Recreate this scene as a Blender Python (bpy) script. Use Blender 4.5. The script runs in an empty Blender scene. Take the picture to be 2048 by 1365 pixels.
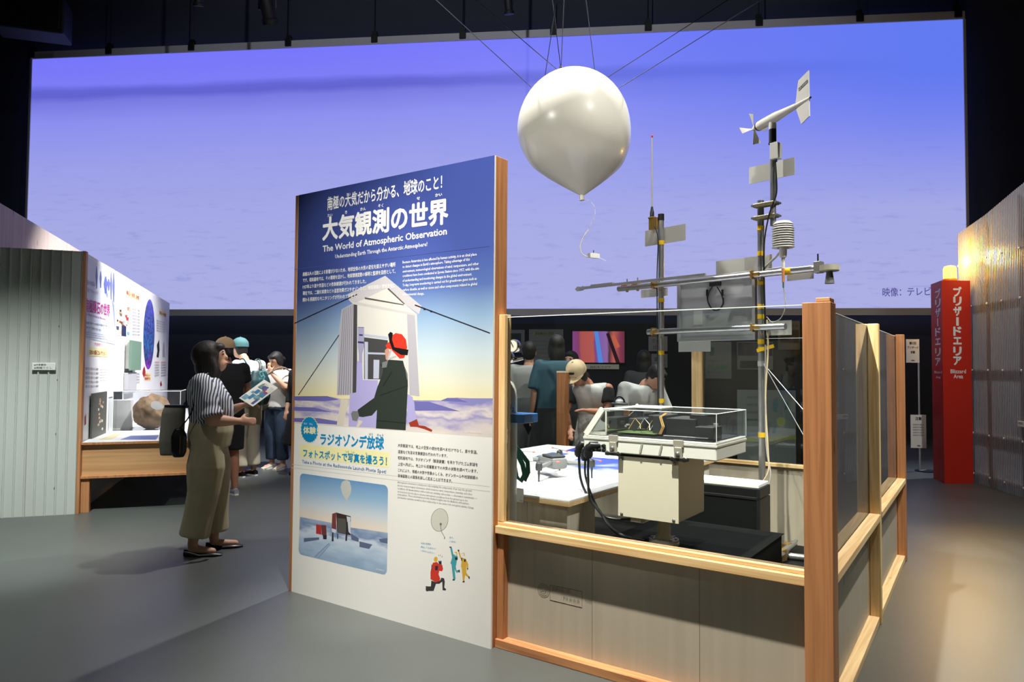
import bpy, bmesh, math, random
import numpy as np
from mathutils import Vector, Matrix

random.seed(7)
scene = bpy.context.scene
COL = scene.collection
R = math.radians

# ------------------------------------------------------------------ camera
F_PX, CAM_H, PITCH, ROLL = 1427.0, 1.4, R(2.07), R(0.4)
CX, CY = 1024.0, 682.5
_fw = np.array([0, math.cos(PITCH), math.sin(PITCH)])
_u0 = np.array([0, -math.sin(PITCH), math.cos(PITCH)])
_r0 = np.array([1.0, 0, 0])
_rt = _r0 * math.cos(ROLL) + _u0 * math.sin(ROLL)
_up = -_r0 * math.sin(ROLL) + _u0 * math.cos(ROLL)
_O = np.array([0, 0, CAM_H])
cam_d = bpy.data.cameras.new('camera')
cam_d.sensor_width = 36.0
cam_d.lens = 36.0 * F_PX / 2048.0
cam_d.clip_start, cam_d.clip_end = 0.05, 200
cam = bpy.data.objects.new('camera', cam_d)
COL.objects.link(cam)
cam.matrix_world = Matrix(((_rt[0], _up[0], -_fw[0], 0), (_rt[1], _up[1], -_fw[1], 0),
                           (_rt[2], _up[2], -_fw[2], CAM_H), (0, 0, 0, 1)))
scene.camera = cam

# ------------------------------------------------------------------ world, view
w = bpy.data.worlds.new('world')
scene.world = w
w.use_nodes = True
w.node_tree.nodes['Background'].inputs[0].default_value = (0.55, 0.65, 0.6, 1)
w.node_tree.nodes['Background'].inputs[1].default_value = 0.065
vs = scene.view_settings
vs.view_transform = 'Standard'
vs.look = 'None'
vs.gamma = 1.0
vs.exposure = 0.0
vs.use_curve_mapping = False
scene.cycles.transparent_max_bounces = 24
scene.cycles.max_bounces = 8
scene.cycles.caustics_reflective = False
scene.cycles.caustics_refractive = False
scene.cycles.sample_clamp_indirect = 4.0

# ------------------------------------------------------------------ gallery spotlights and added fill lamps
def spot(name, loc, target, power, angle, blend=0.3, col=(1, 0.97, 0.9), size=0.05):
    d = bpy.data.lights.new(name, 'SPOT')
    d.energy, d.spot_size, d.spot_blend, d.color, d.shadow_soft_size = power, R(angle), blend, col, size
    o = bpy.data.objects.new(name, d)
    COL.objects.link(o)
    o.location = loc
    v = Vector(target) - Vector(loc)
    o.rotation_euler = v.to_track_quat('-Z', 'Y').to_euler()
    return o
# steep key in front of barrier and board, and one behind the board (throws its shadow towards us)
spot('spot_barrier_key', (-0.32, 2.16, 6.0), (0.75, 3.35, 0.8), 3600, 54, 0.7, (1, 0.95, 0.86))
spot('spot_board_wash', (-2.6, 1.9, 5.0), (-0.95, 4.2, 1.35), 620, 27, 0.7, (1, 0.98, 0.94))
spot('spot_table_back', (-0.55, 6.35, 6.1), (0.5, 4.9, 0.4), 1050, 90, 0.7, (1, 0.97, 0.92))
spot('fill_instrument', (-1.3, 1.3, 3.4), (0.95, 3.95, 0.75), 150, 26, 0.8, (1, 0.97, 0.9))  # added low fill, brightens the instrument's shaded foot
spot('spot_far_right', (2.3, 7.55, 6.25), (-0.2, 5.6, 0.6), 900, 62, 0.7, (1, 0.98, 0.94))
spot('spot_side_rail', (3.1, 2.9, 6.0), (2.25, 4.3, 0.4), 1500, 50, 0.7, (1, 0.96, 0.9))
spot('spot_floor_left', (-2.8, 3.4, 6.2), (-4.3, 5.7, 0.0), 2500, 36, 0.8, (0.93, 1, 0.95))
spot('spot_booth', (-2.2, 8.4, 4.8), (-5.0, 9.2, 1.2), 1800, 64, 0.6, (1, 0.98, 0.96))
spot('spot_balloon', (-3.2, 2.8, 4.6), (0.5, 6.3, 3.3), 420, 20, 0.6, (1, 0.98, 0.9))
spot('spot_mast', (2.9, 1.6, 6.4), (1.6, 5.5, 2.2), 900, 40, 0.7, (1, 0.97, 0.9))
spot('spot_people_back', (1.5, 4.9, 6.4), (0.8, 7.2, 0.9), 520, 44, 0.8, (1, 0.96, 0.9))
spot('spot_visitors_left', (-1.6, 4.6, 6.2), (-3.1, 8.2, 1.0), 520, 40, 0.9, (0.97, 0.98, 1))
spot('spot_woman', (-3.6, 2.0, 5.6), (-2.4, 5.3, 0.6), 110, 30, 0.9, (1, 0.98, 0.94))
spot('spot_aisle_right', (4.4, 3.2, 6.2), (3.6, 5.4, 0.0), 520, 60, 0.9, (0.95, 1, 0.96))
spot('spot_pillar', (4.0, 4.6, 5.6), (5.8, 8.7, 1.4), 480, 34, 0.8, (1, 0.97, 0.93))
spot('fill_screen_bars', (-1.0, 5.5, 9.9), (-0.8, 15.0, 5.2), 700, 100, 0.5, (0.85, 0.88, 1))  # added lamp for the screen's frame bars; the picture glows by itself
spot('fill_behind_plastic', (8.2, 10.2, 5.6), (6.6, 8.2, 1.4), 900, 70, 0.8, (0.95, 0.97, 1))  # added behind the sheets so the timber frame shows through

# ------------------------------------------------------------------ frames and helpers
def ray(px, py):
    return _fw + _rt * ((px - CX) / F_PX) + _up * ((CY - py) / F_PX)
def G(px, py, z=0.0):
    d = ray(px, py)
    return _O + d * ((z - CAM_H) / d[2])
def P(px, py, Y):
    d = ray(px, py)
    return _O + d * (Y / d[1])

class Frame:
    """a local frame standing on the floor: origin (x, y) and heading in degrees"""
    def __init__(s, o, deg):
        s.o = np.array([o[0], o[1], 0.0]); s.deg = deg; s.rot = R(deg)
        s.ex = np.array([math.cos(s.rot), math.sin(s.rot), 0]); s.ey = np.array([-math.sin(s.rot), math.cos(s.rot), 0])
    def world(s, x, y, z=0.0):
        return tuple(s.o + s.ex * x + s.ey * y + np.array([0, 0, z]))
    def local(s, p):
        q = np.array(p) - s.o
        return (float(q @ s.ex), float(q @ s.ey), float(q[2]))
    def pl(s, px, py, y):
        d = ray(px, py)
        t = (y - (_O - s.o) @ s.ey) / (d @ s.ey)
        q = _O + d * t - s.o
        return float(q @ s.ex), float(q[2])
    def plx(s, px, py, x):
        d = ray(px, py)
        t = (x - (_O - s.o) @ s.ex) / (d @ s.ex)
        q = _O + d * t - s.o
        return float(q @ s.ey), float(q[2])
    def gz(s, px, py, z):
        q = G(px, py, z) - s.o
        return float(q @ s.ex), float(q @ s.ey)

def lin(c):
    return tuple(((v / 255) / 12.92 if v / 255 <= 0.04045 else ((v / 255 + 0.055) / 1.055) ** 2.4) for v in c)

MATS = {}
def mat(name, rgb=(200, 200, 200), rough=0.5, metal=0.0, var=0.0, scale=8.0, bump=0.0, stretch=(1, 1, 1), spec=0.5, coat=0.0, trans=0.0, sss=0.0):
    if name in MATS:
        return MATS[name]
    m = bpy.data.materials.new(name)
    m.use_nodes = True
    nt = m.node_tree
    b = nt.nodes['Principled BSDF']
    col = lin(rgb)
    b.inputs['Base Color'].default_value = (*col, 1)
    b.inputs['Roughness'].default_value = rough
    b.inputs['Metallic'].default_value = metal
    b.inputs['Specular IOR Level'].default_value = spec
    b.inputs['Coat Weight'].default_value = coat
    if sss:
        b.inputs['Subsurface Weight'].default_value = sss
        b.inputs['Subsurface Radius'].default_value = (0.02, 0.008, 0.004)
    if var or bump:
        tc = nt.nodes.new('ShaderNodeTexCoord')
        mp = nt.nodes.new('ShaderNodeMapping')
        mp.inputs['Scale'].default_value = stretch
        nz = nt.nodes.new('ShaderNodeTexNoise')
        nz.inputs['Scale'].default_value = scale
        nz.inputs['Detail'].default_value = 5
        nt.links.new(tc.outputs['Object'], mp.inputs[0])
        nt.links.new(mp.outputs[0], nz.inputs['Vector'])
        if var:
            rp = nt.nodes.new('ShaderNodeValToRGB')
            rp.color_ramp.elements[0].position = 0.3
            rp.color_ramp.elements[1].position = 0.7
            rp.color_ramp.elements[0].color = (*[v * (1 - var) for v in col], 1)
            rp.color_ramp.elements[1].color = (*[min(1, v * (1 + var)) for v in col], 1)
            nt.links.new(nz.outputs['Fac'], rp.inputs[0])
            nt.links.new(rp.outputs[0], b.inputs['Base Color'])
        if bump:
            bp = nt.nodes.new('ShaderNodeBump')
            bp.inputs['Strength'].default_value = bump
            bp.inputs['Distance'].default_value = 0.01
            nt.links.new(nz.outputs['Fac'], bp.inputs['Height'])
            nt.links.new(bp.outputs[0], b.inputs['Normal'])
    MATS[name] = m
    return m

def wood(name, light, dark, axis=2, scale=9.0, rough=0.55):
    """straight grain running along an axis, with faint growth bands and knots"""
    if name in MATS:
        return MATS[name]
    m = bpy.data.materials.new(name); m.use_nodes = True
    nt = m.node_tree; b = nt.nodes['Principled BSDF']
    tc = nt.nodes.new('ShaderNodeTexCoord'); mp = nt.nodes.new('ShaderNodeMapping')
    s = [scale * 3.2] * 3; s[axis] = scale * 0.11
    mp.inputs['Scale'].default_value = s
    nz = nt.nodes.new('ShaderNodeTexNoise'); nz.inputs['Scale'].default_value = 1.6; nz.inputs['Detail'].default_value = 7; nz.inputs['Distortion'].default_value = 0.7
    rp = nt.nodes.new('ShaderNodeValToRGB')
    rp.color_ramp.elements[0].position = 0.33; rp.color_ramp.elements[0].color = (*lin(dark), 1)
    rp.color_ramp.elements[1].position = 0.62; rp.color_ramp.elements[1].color = (*lin(light), 1)
    vo = nt.nodes.new('ShaderNodeTexVoronoi'); vo.inputs['Scale'].default_value = 1.0
    mp2 = nt.nodes.new('ShaderNodeMapping'); s2 = [5.0] * 3; s2[axis] = 2.2; mp2.inputs['Scale'].default_value = s2
    kr = nt.nodes.new('ShaderNodeValToRGB'); kr.color_ramp.elements[0].position = 0.03; kr.color_ramp.elements[0].color = (0.35, 0.25, 0.2, 1)
    kr.color_ramp.elements[1].position = 0.11; kr.color_ramp.elements[1].color = (1, 1, 1, 1)
    mx = nt.nodes.new('ShaderNodeMix'); mx.data_type = 'RGBA'; mx.blend_type = 'MULTIPLY'; mx.inputs[0].default_value = 0.75
    nt.links.new(tc.outputs['Object'], mp.inputs[0]); nt.links.new(mp.outputs[0], nz.inputs['Vector'])
    nt.links.new(tc.outputs['Object'], mp2.inputs[0]); nt.links.new(mp2.outputs[0], vo.inputs['Vector'])
    nt.links.new(vo.outputs['Distance'], kr.inputs[0]); nt.links.new(nz.outputs['Fac'], rp.inputs[0])
    nt.links.new(rp.outputs[0], mx.inputs[6]); nt.links.new(kr.outputs[0], mx.inputs[7]); nt.links.new(mx.outputs[2], b.inputs['Base Color'])
    b.inputs['Roughness'].default_value = rough
    bp = nt.nodes.new('ShaderNodeBump'); bp.inputs['Strength'].default_value = 0.12; bp.inputs['Distance'].default_value = 0.004
    nt.links.new(nz.outputs['Fac'], bp.inputs['Height']); nt.links.new(bp.outputs[0], b.inputs['Normal'])
    MATS[name] = m
    return m

def pane_mat(name, tint=(0.93, 0.96, 0.95), ior=1.45, rough=0.0, haze=0.0):
    """thin clear sheet: see-through with a fresnel reflection and optional milky haze"""
    if name in MATS:
        return MATS[name]
    m = bpy.data.materials.new(name); m.use_nodes = True
    nt = m.node_tree
    for n in list(nt.nodes):
        nt.nodes.remove(n)
    out = nt.nodes.new('ShaderNodeOutputMaterial')
    tr = nt.nodes.new('ShaderNodeBsdfTransparent'); tr.inputs[0].default_value = (*tint, 1)
    gl = nt.nodes.new('ShaderNodeBsdfGlossy'); gl.inputs['Roughness'].default_value = rough
    fr = nt.nodes.new('ShaderNodeFresnel'); fr.inputs[0].default_value = ior
    mx = nt.nodes.new('ShaderNodeMixShader')
    nt.links.new(fr.outputs[0], mx.inputs[0]); nt.links.new(tr.outputs[0], mx.inputs[1]); nt.links.new(gl.outputs[0], mx.inputs[2])
    last = mx
    if haze:
        df = nt.nodes.new('ShaderNodeBsdfDiffuse'); df.inputs[0].default_value = (0.8, 0.82, 0.84, 1)
        tl = nt.nodes.new('ShaderNodeBsdfTranslucent'); tl.inputs[0].default_value = (0.8, 0.82, 0.84, 1)
        m1 = nt.nodes.new('ShaderNodeMixShader'); m1.inputs[0].default_value = 0.5
        m2 = nt.nodes.new('ShaderNodeMixShader'); m2.inputs[0].default_value = haze
        nt.links.new(df.outputs[0], m1.inputs[1]); nt.links.new(tl.outputs[0], m1.inputs[2])
        nt.links.new(mx.outputs[0], m2.inputs[1]); nt.links.new(m1.outputs[0], m2.inputs[2])
        last = m2
    nt.links.new(last.outputs[0], out.inputs[0])
    MATS[name] = m
    return m

def emit_mat(name, rgb, strength):
    if name in MATS:
        return MATS[name]
    m = bpy.data.materials.new(name); m.use_nodes = True
    b = m.node_tree.nodes['Principled BSDF']
    b.inputs['Base Color'].default_value = (0, 0, 0, 1)
    b.inputs['Emission Color'].default_value = (*lin(rgb), 1)
    b.inputs['Emission Strength'].default_value = strength
    MATS[name] = m
    return m

def ramp_mat(name, stops, axis=2, lo=0.0, hi=1.0, emit=0.0, nz=0.0, nscale=(3, 3, 3), rough=0.5, extra=None):
    """colour bands along one local axis; used for printed photographs and the projected picture"""
    m = bpy.data.materials.new(name); m.use_nodes = True
    nt = m.node_tree; b = nt.nodes['Principled BSDF']
    tc = nt.nodes.new('ShaderNodeTexCoord'); sp = nt.nodes.new('ShaderNodeSeparateXYZ')
    nt.links.new(tc.outputs['Object'], sp.inputs[0])
    mr = nt.nodes.new('ShaderNodeMapRange'); mr.inputs[1].default_value = lo; mr.inputs[2].default_value = hi
    nt.links.new(sp.outputs[axis], mr.inputs[0])
    fac = mr.outputs[0]
    if nz:
        mp = nt.nodes.new('ShaderNodeMapping'); mp.inputs['Scale'].default_value = nscale
        n = nt.nodes.new('ShaderNodeTexNoise'); n.inputs['Scale'].default_value = 1.0; n.inputs['Detail'].default_value = 6
        nt.links.new(tc.outputs['Object'], mp.inputs[0]); nt.links.new(mp.outputs[0], n.inputs['Vector'])
        ma = nt.nodes.new('ShaderNodeMath'); ma.operation = 'MULTIPLY_ADD'
        ma.inputs[1].default_value = nz; nt.links.new(n.outputs['Fac'], ma.inputs[0])
        mb_ = nt.nodes.new('ShaderNodeMath'); mb_.operation = 'SUBTRACT'; mb_.inputs[1].default_value = nz * 0.5
        nt.links.new(fac, mb_.inputs[0]); nt.links.new(mb_.outputs[0], ma.inputs[2]); fac = ma.outputs[0]
    rp = nt.nodes.new('ShaderNodeValToRGB')
    el = rp.color_ramp.elements
    while len(el) > 1:
        el.remove(el[-1])
    el[0].position = stops[0][0]; el[0].color = (*lin(stops[0][1]), 1)
    for p_, c_ in stops[1:]:
        e = el.new(p_); e.color = (*lin(c_), 1)
    nt.links.new(fac, rp.inputs[0])
    colour = rp.outputs[0]
    if extra:
        colour = extra(nt, tc, sp, colour)
    b.inputs['Roughness'].default_value = rough
    if emit:
        b.inputs['Base Color'].default_value = (0.02, 0.02, 0.02, 1)
        nt.links.new(colour, b.inputs['Emission Color']); b.inputs['Emission Strength'].default_value = emit
    else:
        nt.links.new(colour, b.inputs['Base Color'])
    return m

# ------------------------------------------------------------------ mesh builder
def perp(d):
    d = Vector(d).normalized()
    a = Vector((0, 0, 1)) if abs(d.z) < 0.9 else Vector((1, 0, 0))
    u = d.cross(a).normalized()
    return u, d.cross(u).normalized()

class MB:
    def __init__(s):
        s.v = []; s.f = []
    def add(s, vs, fs):
        n = len(s.v)
        s.v += [tuple(map(float, q)) for q in vs]
        s.f += [tuple(i + n for i in f) for f in fs]
        return s
    def box(s, x0, x1, y0, y1, z0, z1, bev=0.0):
        if bev <= 0:
            return s.add([(x0, y0, z0), (x1, y0, z0), (x1, y1, z0), (x0, y1, z0), (x0, y0, z1), (x1, y0, z1), (x1, y1, z1), (x0, y1, z1)],
                         [(3, 2, 1, 0), (4, 5, 6, 7), (0, 1, 5, 4), (1, 2, 6, 5), (2, 3, 7, 6), (3, 0, 4, 7)])
        b = min(bev, abs(x1 - x0) / 2.01, abs(y1 - y0) / 2.01, abs(z1 - z0) / 2.01)
        bm = bmesh.new()
        bmesh.ops.create_cube(bm, size=1.0)
        for q in bm.verts:
            q.co = ((x0 + x1) / 2 + q.co.x * (x1 - x0), (y0 + y1) / 2 + q.co.y * (y1 - y0), (z0 + z1) / 2 + q.co.z * (z1 - z0))
        bmesh.ops.bevel(bm, geom=bm.edges[:], offset=b, segments=2, affect='EDGES', profile=0.5)
        bm.verts.index_update()
        s.add([q.co for q in bm.verts], [[q.index for q in f.verts] for f in bm.faces])
        bm.free()
        return s
    def obox(s, c, u, v, n, hu, hv, hn):
        """box about c with half sizes along three axes"""
        c, u, v, n = Vector(c), Vector(u).normalized() * hu, Vector(v).normalized() * hv, Vector(n).normalized() * hn
        q = [c - u - v - n, c + u - v - n, c + u + v - n, c - u + v - n, c - u - v + n, c + u - v + n, c + u + v + n, c - u + v + n]
        return s.add(q, [(3, 2, 1, 0), (4, 5, 6, 7), (0, 1, 5, 4), (1, 2, 6, 5), (2, 3, 7, 6), (3, 0, 4, 7)])
    def tube(s, pts, r, seg=8, caps=True):
        pts = [Vector(p) for p in pts]
        rs = r if isinstance(r, (list, tuple)) else [r] * len(pts)
        vs = []; fs = []
        u, v = perp(pts[1] - pts[0])
        for i, p in enumerate(pts):
            d = (pts[min(i + 1, len(pts) - 1)] - pts[max(i - 1, 0)]).normalized()
            u = (u - d * u.dot(d)).normalized(); v = d.cross(u).normalized()
            for k in range(seg):
                a = 2 * math.pi * k / seg
                vs.append(p + (u * math.cos(a) + v * math.sin(a)) * rs[i])
        for i in range(len(pts) - 1):
            for k in range(seg):
                a, b = i * seg + k, i * seg + (k + 1) % seg
                fs.append((a, b, b + seg, a + seg))
        if caps:
            fs.append(tuple(reversed(range(seg))))
            fs.append(tuple(range((len(pts) - 1) * seg, len(pts) * seg)))
        return s.add(vs, fs)
    def lathe(s, prof, seg=24, c=(0, 0, 0), axis=(0, 0, 1)):
        c = Vector(c); d = Vector(axis).normalized(); u, v = perp(d)
        vs = []; fs = []
        for r_, h_ in prof:
            for k in range(seg):
                a = 2 * math.pi * k / seg
                vs.append(c + d * h_ + (u * math.cos(a) + v * math.sin(a)) * max(r_, 1e-4))
        for i in range(len(prof) - 1):
            for k in range(seg):
                a, b = i * seg + k, i * seg + (k + 1) % seg
                fs.append((a, b, b + seg, a + seg))
        fs.append(tuple(reversed(range(seg)))); fs.append(tuple(range((len(prof) - 1) * seg, len(prof) * seg)))
        return s.add(vs, fs)
    def capsule(s, p0, p1, r0, r1, seg=12):
        p0, p1 = Vector(p0), Vector(p1)
        d = p1 - p0; L = d.length
        pr = []
        for k in range(5):
            a = -math.pi / 2 + math.pi / 2 * k / 4
            pr.append((r0 * math.cos(a), r0 * math.sin(a)))
        for k in range(5):
            a = math.pi / 2 * k / 4
            pr.append((r1 * math.cos(a), L + r1 * math.sin(a)))
        return s.lathe(pr, seg, p0, d)
    def ell(s, c, r, rot=None, nu=16, nv=10):
        c = Vector(c); vs = []; fs = []
        M = rot if rot is not None else Matrix.Identity(3)
        for i in range(nv + 1):
            t = math.pi * i / nv
            for k in range(nu):
                a = 2 * math.pi * k / nu
                q = Vector((r[0] * max(math.sin(t), 1e-3) * math.cos(a), r[1] * max(math.sin(t), 1e-3) * math.sin(a), -r[2] * math.cos(t)))
                vs.append(c + M @ q)
        for i in range(nv):
            for k in range(nu):
                a, b = i * nu + k, i * nu + (k + 1) % nu
                fs.append((a, b, b + nu, a + nu))
        fs.append(tuple(reversed(range(nu)))); fs.append(tuple(range(nv * nu, (nv + 1) * nu)))
        return s.add(vs, fs)
    def loft(s, rings, seg=20):
        """rings: (centre, rx, ry) stacked roughly upwards, closed at both ends"""
        vs = []; fs = []
        for c, rx, ry in rings:
            for k in range(seg):
                a = 2 * math.pi * k / seg
                ca, sa = math.cos(a), math.sin(a)
                vs.append((c[0] + rx * math.copysign(abs(ca) ** 0.85, ca), c[1] + ry * math.copysign(abs(sa) ** 0.85, sa), c[2]))
        for i in range(len(rings) - 1):
            for k in range(seg):
                a, b = i * seg + k, i * seg + (k + 1) % seg
                fs.append((a, b, b + seg, a + seg))
        fs.append(tuple(reversed(range(seg)))); fs.append(tuple(range((len(rings) - 1) * seg, len(rings) * seg)))
        return s.add(vs, fs)
    def prism(s, poly, y0, y1):
        """polygon of (x, z) given depth from y0 to y1"""
        n = len(poly)
        vs = [(x, y0, z) for x, z in poly] + [(x, y1, z) for x, z in poly]
        fs = [tuple(range(n)), tuple(reversed(range(n, 2 * n)))] + [((i + 1) % n, i, i + n, (i + 1) % n + n) for i in range(n)]
        return s.add(vs, fs)
    def prismz(s, poly, z0, z1):
        n = len(poly)
        vs = [(x, y, z0) for x, y in poly] + [(x, y, z1) for x, y in poly]
        fs = [tuple(reversed(range(n))), tuple(range(n, 2 * n))] + [(i, (i + 1) % n, (i + 1) % n + n, i + n) for i in range(n)]
        return s.add(vs, fs)
    def build(s, name, material, parent=None, smooth=False, remesh=0.0, iters=6):
        me = bpy.data.meshes.new(name)
        me.from_pydata(s.v, [], s.f)
        me.validate()
        bm = bmesh.new(); bm.from_mesh(me)
        bmesh.ops.recalc_face_normals(bm, faces=bm.faces[:])
        bm.to_mesh(me); bm.free()
        o = bpy.data.objects.new(name, me)
        COL.objects.link(o)
        if remesh:
            r_ = o.modifiers.new('r', 'REMESH'); r_.mode = 'VOXEL'; r_.voxel_size = remesh
            sm = o.modifiers.new('s', 'SMOOTH'); sm.factor = 0.5; sm.iterations = iters
            dg = bpy.context.evaluated_depsgraph_get()
            m2 = bpy.data.meshes.new_from_object(o.evaluated_get(dg))
            o.modifiers.clear(); o.data = m2; bpy.data.meshes.remove(me); me = m2; me.name = name
            smooth = True
        me.materials.clear()
        me.materials.append(material)
        if smooth:
            me.polygons.foreach_set('use_smooth', [True] * len(me.polygons))
            if not remesh:
                me.set_sharp_from_angle(angle=R(40))
        if parent is not None:
            o.parent = parent
        return o

def thing(name, label, cat, loc=(0, 0, 0), rot=0.0, group=None):
    o = bpy.data.objects.new(name, None)
    COL.objects.link(o)
    o.empty_display_size = 0.1
    o.location = loc; o.rotation_euler = (0, 0, rot)
    return tag(o, label, cat, group)
def tag(o, label, cat, group=None):
    o['label'] = label; o['category'] = cat; o['kind'] = 'thing'
    if group:
        o['group'] = group
    return o
def struct(o):
    o['kind'] = 'structure'
    return o
def place(o, fr, z=0.0, x=0.0, y=0.0):
    o.location = fr.world(x, y, z); o.rotation_euler = (0, 0, fr.rot)
    return o

# ------------------------------------------------------------------ lettering
_tc = bpy.data.curves.new('glyphs', 'FONT')
_to = bpy.data.objects.new('glyphs', _tc)
COL.objects.link(_to)
_cache = {}
def glyph_mesh(body, bold, res):
    k = (body, bold, res)
    if k not in _cache:
        _tc.body = body; _tc.offset = bold; _tc.resolution_u = res; _tc.fill_mode = 'FRONT'
        _to.data = _tc
        bpy.context.view_layer.update()
        dg = bpy.context.evaluated_depsgraph_get()
        me = bpy.data.meshes.new_from_object(_to.evaluated_get(dg))
        vs = [tuple(q.co) for q in me.vertices]; fs = [tuple(p.vertices) for p in me.polygons]
        bpy.data.meshes.remove(me)
        _cache[k] = (vs, fs)
    return _cache[k]
def lettering(parent, body, p0, p1, h, material, y, bold=0.0, res=1, cap=0.84, name='lettering'):
    """print a line of text on the plane y (facing -y): baseline from p0 to p1 (x, z), character height h, squeezed to fit"""
    vs, fs = glyph_mesh(body, 0.0, res)
    if not vs:
        return None
    if bold:                       # heavier weight: the same strokes laid down several times, slightly apart
        n0 = len(vs); va = []; fa = []
        for k in range(8):
            va += [(v[0] + bold * math.cos(k * math.pi / 4), v[1] + bold * math.sin(k * math.pi / 4), k) for v in vs]
            fa += [tuple(i + k * n0 for i in f) for f in fs]
        vs, fs = va, fa
    x0 = min(v[0] for v in vs); x1 = max(v[0] for v in vs)
    dx, dz = p1[0] - p0[0], p1[1] - p0[1]
    k = h / cap
    out = []
    for v in vs:
        t = (v[0] - x0) / max(x1 - x0, 1e-6)
        out.append((p0[0] + dx * t, y - v[2] * 3e-6, p0[1] + dz * t + v[1] * k))
    return MB().add(out, fs).build(name, material, parent)
def flat(parent, poly, y, material, name, th=0.0006):
    """a printed patch: very thin sheet on the plane y"""
    return MB().add([(x, y, z) for x, z in poly], [tuple(range(len(poly)))]).build(name, material, parent)
def ellipse(cx, cz, rx, rz, n=24):
    return [(cx + rx * math.cos(2 * math.pi * k / n), cz + rz * math.sin(2 * math.pi * k / n)) for k in range(n)]
# ================================================================== SETTING
B = Frame((-1.3775, 4.4858), -35.0)      # info board and barrier
S = Frame((-5.2, 15.4), -6.2)            # projection screen and back wall
K = Frame((-4.05, 6.72), 18.6)           # meteorite booth on the left
M_ = Frame((1.871, 5.351), -50.0)        # weather mast

m_floor = mat('floor_vinyl', (80, 84, 82), 0.40, var=0.06, scale=2.0, bump=0.02)
m_dark = mat('dark_wall', (52, 56, 66), 0.85, var=0.08, scale=1.2)
m_black = mat('black_paint', (14, 15, 15), 0.6)
m_blacksat = mat('black_plastic', (20, 22, 23), 0.38)
m_white = mat('white_print', (236, 236, 230), 0.5)
m_whiteb = mat('white_laminate', (240, 240, 238), 0.35)
m_fir = wood('fir_post', (184, 126, 80), (156, 102, 62), 2)
m_fir_x = wood('fir_post_x', (206, 150, 100), (165, 106, 66), 0)
m_pine_x = wood('pine_rail_x', (240, 206, 150), (214, 170, 112), 0)
m_pine_y = wood('pine_rail_y', (240, 210, 158), (214, 174, 118), 1)
m_pine = wood('pine_post', (236, 206, 152), (206, 166, 108), 2)
m_birch = wood('birch_plywood', (178, 168, 150), (170, 160, 141), 2, 4.0)
m_glass = pane_mat('clear_pane')
m_side = pane_mat('reflection_haze_pane', haze=0.05)  # slight haze paints the grey wall reflection into the side panes
m_acryl = pane_mat('clear_acrylic', (0.97, 0.98, 0.98), 1.42)
m_edge = mat('edge_highlight_pale', (225, 235, 230), 0.2)  # pale colour paints the bright highlight along pane and cover edges
m_steel = mat('galvanised_steel', (178, 180, 180), 0.33, 0.85, var=0.08, scale=14)
m_brass = mat('zinc_yellow_clamp', (196, 160, 92), 0.35, 0.8)
m_alu = mat('brushed_aluminium', (196, 198, 200), 0.4, 0.7)
m_plate = mat('pale_grey_plate', (192, 192, 184), 0.55)
m_yellow = mat('yellow_tape', (226, 184, 18), 0.5)
m_iwhite = mat('instrument_white', (238, 237, 228), 0.32, coat=0.3)
m_cream = mat('instrument_cream', (226, 218, 196), 0.38)
m_cable = mat('black_cable', (22, 24, 26), 0.4)
m_gcable = mat('grey_cable', (168, 165, 156), 0.5)

def slab(name, fr, x0, x1, y0, y1, z0, z1, m):
    return struct(place(MB().box(x0, x1, y0, y1, z0, z1).build(name, m), fr))
W0 = Frame((0, 0), 0)
slab('floor', W0, -20, 20, -4, 22, -0.1, 0.0, m_floor)
slab('wall_back', S, -16, 26, 0.45, 0.6, 0, 10.2, m_dark)
slab('wall_left', W0, -17.2, -17.0, -4, 20, 0, 10.2, m_black)
slab('wall_right', W0, 15.0, 15.2, -4, 20, 0, 10.2, m_black)
slab('ceiling', W0, -20, 20, -4, 22, 10.2, 10.3, m_black)

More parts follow.
